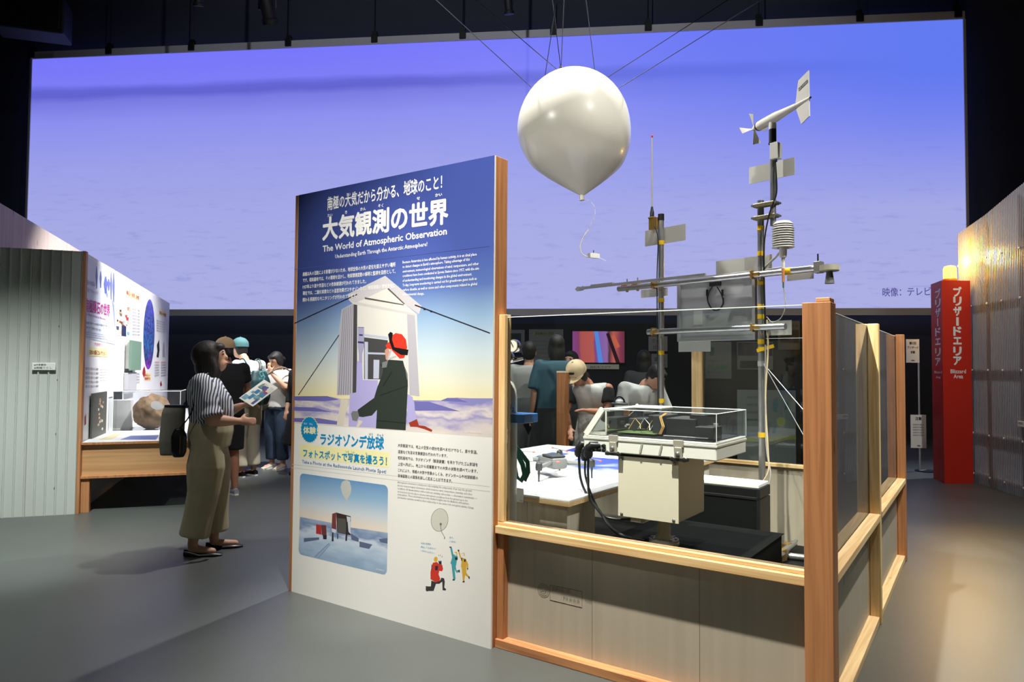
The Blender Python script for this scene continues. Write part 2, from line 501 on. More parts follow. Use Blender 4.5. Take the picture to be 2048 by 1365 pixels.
# ------------------------------------------------------------------ projection screen
xl, zt = S.pl(62, 119, 0); xr, zt2 = S.pl(1924, 40, 0)
zb = S.pl(338, 619.5, 0)[1]
zt = (zt + zt2) / 2
xl = S.pl(57, 400, 0)[0]; xr = S.pl(1929, 300, 0)[0]
scr = thing('projection_screen', 'huge wide projection screen showing a pale violet blue snow field', 'screen', S.world(0, 0), S.rot)
def _scr_extra(nt, tc, sp, colour):
    # bluer towards the upper right corner, thin wind streaks over the snow half
    mr = nt.nodes.new('ShaderNodeMapRange'); mr.inputs[1].default_value = xl + 9; mr.inputs[2].default_value = xr - 1
    nt.links.new(sp.outputs[0], mr.inputs[0])
    mz = nt.nodes.new('ShaderNodeMapRange'); mz.inputs[1].default_value = zb + 2.0; mz.inputs[2].default_value = zt - 1.0
    nt.links.new(sp.outputs[2], mz.inputs[0])
    mu = nt.nodes.new('ShaderNodeMath'); mu.operation = 'MULTIPLY'
    nt.links.new(mr.outputs[0], mu.inputs[0]); nt.links.new(mz.outputs[0], mu.inputs[1])
    mx = nt.nodes.new('ShaderNodeMix'); mx.data_type = 'RGBA'
    nt.links.new(mu.outputs[0], mx.inputs[0]); nt.links.new(colour, mx.inputs[6]); mx.inputs[7].default_value = (*lin((98, 122, 240)), 1)
    mp = nt.nodes.new('ShaderNodeMapping'); mp.inputs['Scale'].default_value = (1.3, 1, 9); mp.inputs['Rotation'].default_value = (0, R(4), 0)
    n = nt.nodes.new('ShaderNodeTexNoise'); n.inputs['Scale'].default_value = 1.1; n.inputs['Detail'].default_value = 8; n.inputs['Roughness'].default_value = 0.7
    nt.links.new(tc.outputs['Object'], mp.inputs[0]); nt.links.new(mp.outputs[0], n.inputs['Vector'])
    rr = nt.nodes.new('ShaderNodeValToRGB'); rr.color_ramp.elements[0].position = 0.33; rr.color_ramp.elements[0].color = (0.8, 0.8, 0.9, 1)
    rr.color_ramp.elements[1].position = 0.46; rr.color_ramp.elements[1].color = (1, 1, 1, 1)
    nt.links.new(n.outputs['Fac'], rr.inputs[0])
    ms = nt.nodes.new('ShaderNodeMapRange'); ms.inputs[1].default_value = zt - 1.6; ms.inputs[2].default_value = zb + 1.2
    nt.links.new(sp.outputs[2], ms.inputs[0])
    m2 = nt.nodes.new('ShaderNodeMix'); m2.data_type = 'RGBA'; m2.blend_type = 'MULTIPLY'
    nt.links.new(ms.outputs[0], m2.inputs[0]); nt.links.new(mx.outputs[2], m2.inputs[6]); nt.links.new(rr.outputs[0], m2.inputs[7])
    return m2.outputs[2]
m_scr = ramp_mat('projected_picture', [(0.0, (170, 174, 226)), (0.3, (166, 170, 228)), (0.55, (156, 160, 232)), (0.74, (140, 143, 238)),
                 (0.82, (122, 122, 226)), (0.845, (98, 98, 208)), (0.865, (100, 100, 212)), (0.89, (124, 124, 246)), (1.0, (118, 118, 250))],
                 2, zb, zt, emit=1.0, nz=0.035, nscale=(0.5, 1, 1.5), extra=_scr_extra)
MB().box(xl, xr, -0.01, 0.01, zb, zt).build('picture_surface', m_scr, scr)
m_bar = mat('screen_frame_grey', (200, 200, 204), 0.5)
MB().box(xl - 0.03, xr + 0.03, -0.04, 0.06, zt, zt + 0.16).build('top_bar', m_bar, scr)
MB().box(xl - 0.03, xr + 0.03, -0.04, 0.06, zb - 0.14, zb).build('bottom_bar', m_bar, scr)
for sx in (xl - 0.05, xr):
    MB().box(sx, sx + 0.05, -0.03, 0.05, zb, zt).build('side_border', m_bar, scr)
for px, py in ((66, 112), (220, 105), (385, 97), (578, 92), (750, 85), (926, 76), (1107, 66), (1296, 58), (1517, 48), (1718, 38), (1914, 30)):
    x = S.pl(px, py, 0)[0]
    c = MB().box(x - 0.07, x + 0.07, -0.07, 0.08, zt + 0.03, zt + 0.2, 0.01).box(x - 0.05, x + 0.05, -0.05, 0.05, zt + 0.2, zt + 0.28).build('hanger_clamp', m_black, scr)
    MB().tube([(x, 0, zt + 0.2), (x, 0, 10.15)], 0.012, 6).build('chain', m_blacksat, c)
a_, b_ = S.pl(1765, 592, -0.02), S.pl(1862, 590, -0.02)
lettering(scr, '映像：テレビ', a_, b_, 0.155, emit_mat('caption_ink', (88, 84, 150), 1.0), -0.02, 0.012, 2, name='caption')

# lamps and rigging up in the dark
def stage_lamp(px, py, Y, label, tilt=0.6, s=1.0):
    p = P(px, py, Y)
    t = thing('stage_lamp', label, 'spotlight', tuple(p), random.uniform(-0.5, 0.5), 'black lamps hanging in the dark ceiling')
    d = Vector((0, math.sin(tilt), -math.cos(tilt)))
    MB().lathe([(0.09 * s, -0.28 * s), (0.12 * s, -0.2 * s), (0.12 * s, 0.15 * s), (0.15 * s, 0.17 * s), (0.15 * s, 0.25 * s)], 16, (0, 0, 0), d).build('housing', m_black, t, True)
    MB().tube([(-0.16 * s, 0, 0), (-0.16 * s, 0, 0.25 * s), (0, 0, 0.34 * s), (0.16 * s, 0, 0.25 * s), (0.16 * s, 0, 0)], 0.02 * s, 6).build('yoke', m_black, t)
    MB().tube([(0, 0, 0.34 * s), (0, 0, 10.15 - p[2])], 0.025, 8).build('drop_pipe', m_black, t)
stage_lamp(535, 18, 12.5, 'black stage lamp on a drop pipe above the screen left of centre', 0.5)
stage_lamp(1017, 10, 12.0, 'black stage lamp on a drop pipe above the info board corner', 0.3, 0.6)
stage_lamp(396, -6, 12.5, 'small black stage lamp over the left third of the screen', 0.4, 0.6)
sp_ = thing('loudspeaker', 'large black loudspeaker box hung in the dark upper left corner', 'loudspeaker', tuple(P(66, 40, 14.0)), 0.3)
MB().box(-0.62, 0.62, -0.3, 0.3, -0.32, 0.4, 0.03).build('cabinet', m_black, sp_)
MB().box(-0.55, 0.0, -0.33, -0.3, -0.25, 0.32, 0.01).build('grille', m_blacksat, sp_)
MB().box(0.06, 0.55, -0.33, -0.3, -0.25, 0.32, 0.01).build('grille', m_blacksat, sp_)
MB().tube([(0, 0, 0.4), (0, 0, 10.15 - P(66, 40, 14.0)[2])], 0.03, 8).build('drop_pipe', m_black, sp_)

# ================================================================== INFO BOARD
L, PH, TH = 1.566, 2.474, 0.115
board = thing('info_board', 'tall white and navy information board about atmospheric observation with wooden edges', 'information board', B.world(0, 0), B.rot)
MB().box(0.028, L, 0.0, 0.012, 0, PH).build('front_panel', m_white, board)
MB().box(0.0, 0.028, 0.0, TH, 0, PH, 0.002).build('edge_stud', m_fir, board)
MB().box(L - 0.04, L, 0.012, TH, 0, PH + 0.002, 0.002).build('edge_stud', m_fir, board)
MB().box(0.028, L - 0.04, TH - 0.012, TH, 0, PH).build('back_panel', m_birch, board)
MB().box(0.028, L - 0.04, 0.012, TH - 0.012, PH - 0.04, PH).build('top_rail', m_fir_x, board)
def bp(px, py):
    return B.pl(px, py, 0)
def Z5(zx, zy):                     # finer grid over the photograph printed on the board
    return bp(570 + zx * 0.26377, 540 + zy * 0.26374)
def Z4(zx, zy):
    return bp(570 + zx * 0.24903, 300 + zy * 0.24908)
def Z6(zx, zy):
    return bp(570 + zx * 0.35156, 830 + zy * 0.35165)

def _sky_extra(nt, tc, sp, colour):
    mr = nt.nodes.new('ShaderNodeMapRange'); mr.inputs[1].default_value = 0.55; mr.inputs[2].default_value = 0.0
    nt.links.new(sp.outputs[0], mr.inputs[0])
    mz = nt.nodes.new('ShaderNodeMapRange'); mz.inputs[1].default_value = 1.35; mz.inputs[2].default_value = 1.9
    nt.links.new(sp.outputs[2], mz.inputs[0])
    mu = nt.nodes.new('ShaderNodeMath'); mu.operation = 'MULTIPLY'; nt.links.new(mr.outputs[0], mu.inputs[0]); nt.links.new(mz.outputs[0], mu.inputs[1])
    mx = nt.nodes.new('ShaderNodeMix'); mx.data_type = 'RGBA'
    nt.links.new(mu.outputs[0], mx.inputs[0]); nt.links.new(colour, mx.inputs[6]); mx.inputs[7].default_value = (*lin((46, 58, 112)), 1)
    return mx.outputs[2]
zl, zr = bp(587, 847)[1], bp(980, 875)[1]
zh = (bp(587, 795)[1] + bp(980, 797)[1]) / 2
m_sky = ramp_mat('printed_sky', [(0.0, (238, 226, 178)), (0.08, (226, 226, 206)), (0.2, (200, 216, 222)), (0.34, (150, 180, 210)), (0.48, (86, 112, 176)), (0.62, (68, 86, 160)), (0.8, (60, 76, 148)), (1.0, (52, 68, 138))],
                 2, zh, PH, rough=0.45, extra=_sky_extra)
photo = flat(board, [(0.03, zl), (L, zr), (L, PH), (0.03, PH)], -0.00010, m_sky, 'printed_photo')
m_snow = ramp_mat('printed_snow', [(0.0, (236, 226, 204)), (0.4, (214, 204, 206)), (0.6, (160, 155, 200)), (0.75, (222, 212, 210)), (1.0, (140, 138, 196))],
                  2, zl - 0.05, zh, nz=1.1, nscale=(5, 1, 16), rough=0.45)
flat(photo, [(0.03, zl), (L, zr), (L, bp(980, 797)[1]), Z5(1400, 975), Z5(1310, 970), Z5(1230, 972), Z5(1180, 992), Z5(1020, 990), Z5(420, 978), Z5(320, 960), (0.03, bp(587, 796)[1])], -0.00014, m_snow, 'snow_field')
def pr(cols, name, *polys, y=-0.0016, fz=Z5, parent=None):
    m = mat('print_%d_%d_%d' % cols, cols, 0.45)
    for pg in polys:
        q = [fz(*k) for k in pg]
        o = MB().add([(x, y * 0.12, z) for x, z in q], [tuple(range(len(q)))]).build(name, m, parent or photo)
    return o
pr((112, 110, 176), 'hill', [(65, 960), (320, 958), (410, 985), (300, 998), (65, 990)], [(980, 998), (1090, 1000), (1330, 1075), (1200, 1068), (985, 1070)], [(1180, 995), (1230, 972), (1310, 975), (1390, 1005)], [(65, 1040), (220, 1045), (360, 1080), (65, 1068)], [(65, 1125), (250, 1125), (400, 1150), (400, 1176), (65, 1152)])
pr((200, 196, 200), 'hut_roof', [(475, 185), (760, 45), (785, 135), (560, 245), (485, 232)], [(760, 45), (1036, 275), (1015, 337), (905, 258), (785, 135)])
pr((222, 220, 212), 'hut_wall', [(520, 252), (560, 240), (785, 135), (905, 258), (1000, 336), (1020, 960), (930, 950), (560, 950), (510, 950)], y=-0.0019)
pr((184, 182, 190), 'hut_side', [(430, 300), (520, 252), (512, 950), (393, 952), (408, 480)], [(925, 332), (985, 345), (1020, 960), (945, 950)], y=-0.0021)
for k in range(6):
    t = k / 6.0
    pr((140, 138, 150), 'slat_gap', [(440 + 80 * t, 300 - 40 * t), (446 + 80 * t, 298 - 40 * t), (412 + 104 * t, 948), (404 + 104 * t, 948)], y=-0.0024)
pr((90, 84, 80), 'gable_slot', [(605, 208), (900, 262), (900, 270), (605, 222)], [(785, 138), (910, 258), (902, 262), (776, 146)], y=-0.0024)
pr((205, 203, 200), 'eaves_board', [(485, 232), (1005, 335), (1000, 350), (520, 262)], y=-0.0024)
pr((72, 72, 74), 'hut_opening', [(600, 512), (780, 535), (770, 832), (600, 830)], [(520, 262), (548, 266), (545, 940), (512, 945)], y=-0.0024)
pr((190, 196, 214), 'hut_fitting', [(604, 545), (630, 548), (628, 830), (606, 830)], [(628, 626), (760, 630), (760, 644), (628, 640)], [(672, 682), (716, 684), (712, 826), (670, 826)], [(600, 486), (780, 508), (780, 528), (600, 504)], y=-0.0026)
pr((176, 170, 220), 'hut_base', [(545, 690), (585, 700), (590, 835), (705, 838), (692, 1198), (482, 1188), (492, 940), (540, 930)], [(925, 940), (968, 965), (1000, 1150), (930, 1160)], y=-0.0027)
pr((214, 206, 190), 'hut_leg', [(425, 980), (482, 985), (442, 1185), (392, 1180)], [(560, 1140), (590, 1150), (560, 1192), (540, 1190)], y=-0.0028)
pr((166, 164, 196), 'sonde_instrument', [(552, 436), (600, 438), (600, 585), (586, 640), (586, 705), (560, 705), (560, 640), (552, 585)], y=-0.0029)
pr((60, 58, 110), 'instrument_mark', [(562, 488), (590, 490), (590, 502), (562, 500)], [(553, 542), (598, 545), (598, 560), (553, 556)], [(553, 434), (599, 436), (599, 440), (553, 438)], y=-0.0031)
pr((48, 56, 50), 'explorer_jacket', [(722, 720), (790, 682), (895, 690), (905, 730), (930, 790), (932, 880), (915, 1218), (690, 1203), (698, 1062), (660, 1105), (590, 1118), (552, 1112), (552, 1062), (676, 972), (700, 892), (735, 800), (745, 760)], y=-0.0032)
pr((36, 42, 38), 'jacket_fold', [(720, 950), (920, 880), (922, 886), (722, 958)], [(695, 1140), (918, 1160), (918, 1168), (695, 1148)], [(740, 880), (810, 770), (816, 774), (748, 884)], y=-0.0035)
pr((120, 126, 126), 'jacket_collar', [(738, 702), (782, 690), (770, 740), (735, 745)], [(905, 740), (930, 790), (932, 840), (924, 830), (915, 770)], y=-0.0035)
pr((206, 150, 126), 'explorer_face', [(757, 610), (782, 590), (800, 640), (780, 690), (765, 680)], y=-0.0034)
pr((186, 190, 196), 'chin_strap', [(800, 600), (812, 606), (785, 680), (775, 676)], [(790, 668), (845, 650), (846, 662), (792, 682)], y=-0.0037)
pr((228, 58, 40), 'red_helmet', [(762, 575), (795, 540), (800, 505), (840, 480), (886, 488), (918, 530), (926, 590), (905, 668), (870, 674), (810, 610), (770, 590)], y=-0.0036)
pr((22, 22, 24), 'goggle_strap', [(782, 490), (800, 470), (818, 482), (812, 530), (830, 588), (936, 606), (930, 648), (880, 646), (815, 606), (792, 545)], y=-0.0039)
pr((120, 120, 122), 'grey_glove', [(500, 1090), (515, 1072), (552, 1072), (562, 1108), (545, 1150), (512, 1142)], y=-0.0036)
pr((160, 58, 36), 'red_rope', [(940, 1160), (985, 1140), (1000, 1132), (1015, 1180), (1060, 1185), (1118, 1215), (1112, 1230), (1055, 1208), (1000, 1192), (950, 1190)], y=-0.0032)
pr((36, 38, 52), 'guy_line', [(72, 402), (545, 182), (548, 190), (72, 411)], [(985, 262), (1555, 476), (1555, 485), (985, 272)], [(408, 492), (412, 497), (104, 952), (99, 950)], [(1050, 288), (1068, 292), (1066, 306), (1050, 304)], [(1100, 306), (1116, 310), (1114, 324), (1100, 320)], y=-0.0034)

m_ink = mat('white_ink', (240, 240, 236), 0.5)
m_bk = mat('black_ink', (28, 28, 28), 0.5)
m_gk = mat('grey_ink', (110, 110, 112), 0.5)
m_bl = mat('blue_ink', (6, 136, 192), 0.5)
def line(body, p0, p1, h_px, m, fz=Z4, zs=0.249, bold=0.0, res=1, cap=0.84):
    a, b = fz(*p0), fz(*p1)
    up = fz(p0[0], p0[1] - h_px)
    return lettering(board, body, a, b, (up[1] - a[1]), m, -0.0007, bold, res, cap)
line('南極の大気だから分かる、地球のこと！', (340, 478), (1262, 302), 92, m_ink, bold=0.018, res=2)
line('大気観測の世界', (300, 712), (1312, 572), 160, m_ink, bold=0.032, res=3)
line('The World of Atmospheric Observation', (303, 820), (1300, 678), 50, m_ink, bold=0.02, res=2, cap=0.72)
line('Understanding Earth Through the Antarctic Atmosphere!', (403, 872), (1143, 772), 32, m_ink, bold=0.012, res=1, cap=0.72)
for body, x0, x1, yb in (('たい', 342, 382, 540), ('き', 482, 500, 514), ('かん', 605, 650, 489), ('そく', 748, 790, 463), ('せ', 1058, 1084, 403), ('かい', 1207, 1262, 377),
                         ('なん', 348, 378, 402), ('きょく', 392, 430, 395), ('たい', 495, 526, 372), ('き', 553, 568, 360), ('わ', 758, 774, 320), ('ち', 958, 972, 277), ('きゅう', 998, 1048, 266)):
    line(body, (x0, yb), (x1, yb - (x1 - x0) * 0.15), 26, m_ink, bold=0.02)
JP1 = ['南極は人の活動による影響が少ないため、地球全体の大気の変化を捉えやすい場所', 'です。昭和基地では、その環境を活かし、地球環境変動の解明と監視を目的として、',
       '1957年より風や気温などの気象観測が行われてきました。', '現在では、二酸化炭素などの温室効果ガスやオゾンなど、地球規模の環境変化に', '関わる長期的なモニタリングが行われています。']
for t, yl, xr_, yr in zip(JP1, (1013, 1063, 1115, 1166, 1219), (888, 888, 652, 888, 578), (935, 988, 1069, 1106, 1184)):
    line(t, (143, yl), (xr_, yr), 29, m_ink, bold=0.016)
EN1 = ['Because Antarctica is less affected by human activity, it is an ideal place', "to detect changes in Earth's atmosphere. Taking advantage of this", 'environment, meteorological observations of wind, temperature, and other',
       'conditions have been conducted at Syowa Station since 1957, with the aim', 'of understanding and monitoring changes in the global environment.', 'Today, long-term monitoring is carried out for greenhouse gases such as',
       'carbon dioxide, as well as ozone and other components related to global', 'environmental change.']
for t, yl, xr_, yr in zip(EN1, (913, 950, 987, 1023, 1061, 1098, 1136, 1172), (1540, 1484, 1556, 1558, 1502, 1540, 1543, 1118), (848, 889, 924, 962, 1008, 1044, 1086, 1164)):
    line(t, (945, yl), (xr_, yr), 22, m_ink, bold=0.012, cap=0.72)
# lower half: badge, headline, captions
badge = [(0.5 * (Z6(90, 85)[0] + Z6(190, 85)[0]) + (0.5 * (Z6(190, 85)[0] - Z6(90, 85)[0])) * (1 if k % 2 else 0.92) * math.cos(k * math.pi / 24),
          Z6(140, 85)[1] + (0.5 * (Z6(140, 10)[1] - Z6(140, 160)[1])) * (1 if k % 2 else 0.93) * math.sin(k * math.pi / 24)) for k in range(48)]
flat(board, [(x + 0, z) for x, z in [(0.5 * (badge[0][0] + badge[24][0]) + (q[0] - 0.5 * (badge[0][0] + badge[24][0])) * 1.05, Z6(140, 85)[1] + (q[1] - Z6(140, 85)[1]) * 1.05) for q in badge]], -0.00048, mat('pale_yellow_ink', (238, 232, 160), 0.5), 'badge_edge')
flat(board, badge, -0.00052, m_bl, 'round_badge')
m_yel = mat('cream_ink', (244, 238, 176), 0.5)
line('体験！', (104, 104), (188, 108), 36, mat('badge_letters', (238, 236, 190), 0.5), Z6, bold=0.03, res=2)
line('たい', (108, 55), (126, 56), 12, m_ink, Z6, bold=0.01)
line('けん', (140, 58), (158, 59), 12, m_ink, Z6, bold=0.01)
line('ラジオゾンデ放球', (200, 165), (563, 192), 60, m_bl, Z6, bold=0.03, res=2)
flat(board, [Z6(86, 168), Z6(594, 215), Z6(594, 302), Z6(86, 243)], -0.00014, m_yel, 'yellow_band')
line('フォトスポットで写真を撮ろう！', (103, 236), (580, 286), 42, m_bl, Z6, bold=0.028, res=2)
line('Take a Photo at the Radiosonde Launch Photo Spot!', (97, 275), (576, 334), 19, mat('deep_blue_ink', (30, 108, 168), 0.5), Z6, bold=0.008, res=1, cap=0.72)
for body, x0, x1, yb in (('ほう', 478, 500, 116), ('きゅう', 524, 560, 121), ('しゃ', 346, 364, 214), ('しん', 378, 396, 217), ('と', 458, 468, 226)):
    line(body, (x0, yb), (x1, yb + 2), 13, m_bl, Z6, bold=0.01)
JP2 = ['大気観測では、地上の空気の成分を調べるだけでなく、風や気温、', '湿度などを測る気象観測も行われています。', '昭和基地では、ラジオゾンデ（観測装置）を吊り下げたゴム気球を', '上空へ飛ばし、地上から成層圏までの大気の状態を調べています。',
       'これにより、南極の大気や気象のしくみ、オゾンホールや地球規模の', '気候変動との関係を詳しく知ることができます。']
for t, yl, xr_, yr in zip(JP2, (181, 217, 252, 287, 322, 354), (1096, 925, 1097, 1097, 1098, 952), (222, 242, 293, 330, 368, 385)):
    line(t, (643, yl), (xr_, yr), 17, m_bk, Z6, bold=0.006)
EN2 = ['Atmospheric observation includes not only analyzing the components of air near the ground,', 'but also meteorological observation, which measures wind, temperature, humidity, and other', 'conditions. At Syowa Station, rubber balloons carrying radiosondes — observation instruments —',
       'are launched into the sky to observe atmospheric conditions from the ground up to the', 'stratosphere. These observations provide detailed insights into the Antarctic atmosphere', 'and weather systems, as well as their relationship to the ozone hole and global climate change.']
for t, yl, xr_, yr in zip(EN2, (388, 406, 423, 441, 457, 474), (1064, 1066, 1092, 1040, 1046, 1076), (438, 458, 481, 494, 511, 535)):
    line(t, (641, yl), (xr_, yr), 11, m_gk, Z6, cap=0.72)
# seams between the sheets
for a, b in (((75, 958), (1645, 770)),):
    p, q = Z4(*a), Z4(*b); flat(board, [p, q, (q[0], q[1] - 0.003), (p[0], p[1] - 0.003)], -0.00055, mat('seam', (70, 84, 150), 0.6), 'sheet_seam')
for a, b in (((40, 281), (1165, 408)), ((36, 300), (1168, 436))):
    p, q = Z6(*a), Z6(*b); flat(board, [p, q, (q[0], q[1] - 0.003), (p[0], p[1] - 0.003)], -0.00017, mat('seam_pale', (206, 206, 198), 0.6), 'sheet_seam')

# small rounded photograph
def rrect(x0, x1, z0, z1, r, n=5):
    out = []
    for cx, cz, a0 in ((x1 - r, z1 - r, 0), (x0 + r, z1 - r, 90), (x0 + r, z0 + r, 180), (x1 - r, z0 + r, 270)):
        out += [(cx + r * math.cos(R(a0 + 90 * k / n)), cz + r * math.sin(R(a0 + 90 * k / n))) for k in range(n + 1)]
    return out
x0, z1 = bp(600, 943); x1, _ = bp(776, 976); _, z0 = bp(598, 1111)
z1 = 0.5 * (z1 + bp(775, 976)[1]); z0 = 0.5 * (z0 + bp(775, 1150)[1])
m_sky2 = ramp_mat('printed_dawn_sky', [(0.0, (232, 220, 204)), (0.25, (206, 214, 220)), (0.6, (150, 184, 212)), (1.0, (104, 150, 196))], 2, z0 + 0.5 * (z1 - z0), z1, rough=0.45)
ph2 = flat(board, rrect(x0, x1, z0, z1, 0.03), -0.00012, m_sky2, 'small_photo')
def Z8(zx, zy):
    return bp(590 + zx * 0.16116, 940 + zy * 0.16117)
m_snow2 = ramp_mat('printed_blue_snow', [(0.0, (140, 166, 194)), (0.35, (176, 196, 216)), (0.55, (200, 212, 226)), (0.7, (120, 142, 178)), (1.0, (186, 200, 218))], 2, z0, z0 + 0.55 * (z1 - z0), nz=0.7, nscale=(6, 1, 22), rough=0.45)
pts = rrect(x0, x1, z0, z1, 0.03)[12:]
flat(ph2, [Z8(62, 585)] + [q for q in pts if q[1] < z0 + 0.4 * (z1 - z0)] + [Z8(1152, 785), Z8(900, 745), Z8(700, 720), Z8(450, 660)], -0.00017, m_snow2, 'snow_drift')
def pr2(c, n, *pg, y=-0.002):
    return pr(c, n, *pg, y=y, fz=Z8, parent=ph2)
pr2((196, 198, 192), 'small_balloon', [(600, 140), (640, 128), (680, 150), (700, 230), (690, 300), (650, 370), (640, 410), (632, 372), (590, 310), (565, 220), (580, 160)])
pr2((120, 60, 62), 'hut_wall', [(462, 548), (512, 532), (512, 760), (455, 740)])
pr2((58, 46, 44), 'hut_front', [(512, 532), (692, 578), (690, 815), (525, 780)])
pr2((86, 84, 78), 'hut_door', [(530, 600), (630, 612), (640, 800), (530, 775)], y=-0.0024)
pr2((206, 212, 222), 'hut_snow', [(640, 578), (690, 590), (685, 640), (650, 650)], [(655, 650), (690, 640), (690, 800), (665, 770)], [(455, 728), (512, 745), (505, 790), (458, 770)], y=-0.0026)
pr2((176, 50, 48), 'red_shed', [(262, 676), (322, 690), (330, 806), (262, 796)])
pr2((110, 54, 54), 'shed_side', [(322, 688), (388, 690), (392, 815), (335, 812)])
pr2((44, 46, 56), 'post', [(345, 812), (395, 815), (392, 866), (350, 864)], [(462, 780), (476, 782), (480, 890), (455, 890)], [(636, 690), (650, 690), (652, 800), (645, 885), (625, 885), (630, 790)], [(525, 790), (535, 792), (535, 860), (524, 860)], y=-0.0027)
pr2((92, 104, 136), 'sastrugi', [(690, 790), (790, 850), (790, 900), (700, 870)], [(800, 890), (960, 930), (920, 985), (800, 960)], [(110, 850), (300, 840), (300, 870), (110, 900)], [(1040, 860), (1148, 850), (1148, 920), (1060, 900)])
pr2((130, 154, 188), 'ski_track', [(236, 1080), (260, 1085), (430, 920), (420, 910)], [(280, 1092), (300, 1095), (440, 930), (432, 925)])
# line drawing of balloon and three explorers
def Z7(zx, zy):
    return bp(820 + zx * 0.14652, 1000 + zy * 0.14652)
def pr3(c, n, *pg, y=-0.0012):
    return pr(c, n, *pg, y=y, fz=Z7, parent=board)
def el7(cx, cy, rx, ry, n=22, rot=0.12):
    return [(cx + rx * math.cos(a) * math.cos(rot) - ry * math.sin(a) * math.sin(rot), cy + rx * math.cos(a) * math.sin(rot) + ry * math.sin(a) * math.cos(rot)) for a in [2 * math.pi * k / n for k in range(n)]]
pr3((110, 108, 96), 'drawn_balloon_outline', el7(404, 277, 119, 159), [(424, 432), (432, 432), (480, 520), (472, 545), (464, 520), (470, 515)])
pr3((208, 209, 196), 'drawn_balloon', el7(404, 277, 114, 154), y=-0.0016)
pr3((130, 128, 116), 'drawn_string', [(410, 325), (418, 322), (432, 430), (424, 432)], el7(420, 335, 16, 18), y=-0.0020)
pr3((204, 58, 42), 'drawn_red_jacket', [(315, 860), (370, 852), (395, 880), (440, 890), (452, 950), (435, 980), (400, 970), (390, 1020), (412, 1075), (405, 1110), (350, 1130), (280, 1085), (280, 990), (300, 900)])
pr3((58, 56, 58), 'drawn_trousers', [(292, 1105), (352, 1128), (410, 1105), (430, 1065), (465, 1075), (475, 1120), (468, 1200), (495, 1225), (485, 1242), (445, 1238), (440, 1120), (400, 1150), (355, 1150), (322, 1248), (250, 1248), (232, 1255), (215, 1240), (216, 1178), (238, 1185), (285, 1185)], y=-0.0010)
pr3((226, 176, 60), 'drawn_hood', el7(352, 815, 26, 36), [(700, 735), (740, 722), (752, 760), (720, 770)], [(605, 715), (640, 712), (650, 760), (620, 745)])
pr3((44, 44, 62), 'drawn_dark_detail', [(345, 905), (385, 905), (378, 965), (342, 962)], [(388, 835), (430, 835), (432, 885), (395, 880)], [(538, 642), (568, 642), (566, 656), (540, 656)], [(648, 685), (675, 685), (672, 705), (660, 710)], [(610, 790), (652, 785), (650, 825), (618, 822)], [(700, 795), (715, 795), (712, 835), (700, 835)], [(738, 812), (764, 815), (758, 852), (738, 848)], [(585, 1085), (615, 1090), (608, 1105), (580, 1102)], [(720, 1112), (748, 1110), (745, 1130), (716, 1130)], [(655, 965), (678, 955), (682, 990), (670, 995)], [(797, 1050), (815, 1048), (815, 1082), (802, 1082)], [(775, 935), (797, 940), (785, 965)], [(295, 880), (302, 890), (298, 960), (290, 955)], y=-0.0022)
pr3((70, 160, 172), 'drawn_teal_suit', [(548, 655), (572, 655), (592, 745), (650, 770), (640, 825), (630, 900), (625, 910), (635, 965), (668, 965), (668, 990), (635, 998), (610, 950), (622, 1085), (590, 1090), (565, 880), (552, 870), (575, 790)])
pr3((216, 170, 62), 'drawn_yellow_suit', [(655, 700), (672, 700), (700, 790), (765, 810), (795, 885), (795, 940), (778, 940), (765, 890), (768, 930), (770, 1000), (812, 1055), (800, 1068), (752, 1030), (742, 1115), (722, 1112), (705, 925), (696, 920), (706, 830), (680, 790)])
pr3((226, 232, 224), 'drawn_face', el7(722, 752, 18, 18), el7(620, 745, 14, 20), [(395, 810), (425, 815), (420, 840), (398, 840)], y=-0.0024)
for t, a, b in (('今日も気球を', (150, 605), (285, 618)), ('飛ばしてみるかい？', (150, 655), (355, 682)), ('いきもちゃんがいい', (150, 705), (330, 740)), ('あら、', (540, 525), (600, 530)), ('いるね！', (540, 578), (628, 590))):
    line(t, a, b, 24, m_bl, Z7, bold=0.0)
pr3((206, 90, 100), 'drawn_flash', [(385, 770), (392, 745), (396, 770)], [(408, 770), (420, 740), (418, 772)], [(430, 785), (448, 760), (438, 792)])
line('国立極地研究所', (1028, 100), (1120, 108), 9, m_ink, Z6)
line('国立極地研究所', (518, 882), (566, 893), 9, m_ink, Z6)

# ================================================================== BARRIER AROUND THE INSTRUMENTS
bar = thing('glass_barrier', 'timber framed barrier with pale plywood boards and clear panes around the instruments', 'barrier', B.world(0, 0), B.rot)
zs = 0.615                                   # top of the sill
x_c0, x_c1 = 3.042, 3.146                    # corner post
GT = 1.655                                   # top of the panes
def rail(x0, x1, y0, y1, z0, z1, m, name):
    return MB().box(x0, x1, y0, y1, z0, z1, 0.003).build(name, m, bar)
rail(L + 0.002, x_c0, 0.025, 0.075, zs - 0.05, zs - 0.012, m_pine_x, 'front_sill')
rail(L + 0.002, x_c0, 0.045, 0.105, zs - 0.012, zs + 0.006, m_pine_x, 'sill_bead')
rail(L + 0.002, x_c0, 0.075, 0.105, zs - 0.05, zs - 0.012, m_pine_x, 'inner_sill')
rail(L + 0.002, x_c0, 0.03, 0.105, 0.0, 0.042, m_fir_x, 'base_rail')
rail(L + 0.002, L + 0.04, 0.045, 0.10, zs + 0.006, GT + 0.01, m_pine, 'end_stud')
rail(L + 0.002, L + 0.04, 0.045, 0.10, 0.042, zs - 0.05, m_fir, 'end_stud')
MB().box(L + 0.002, x_c0, 0.088, 0.10, 0.042, zs - 0.05).build('plywood_board', m_birch, bar)
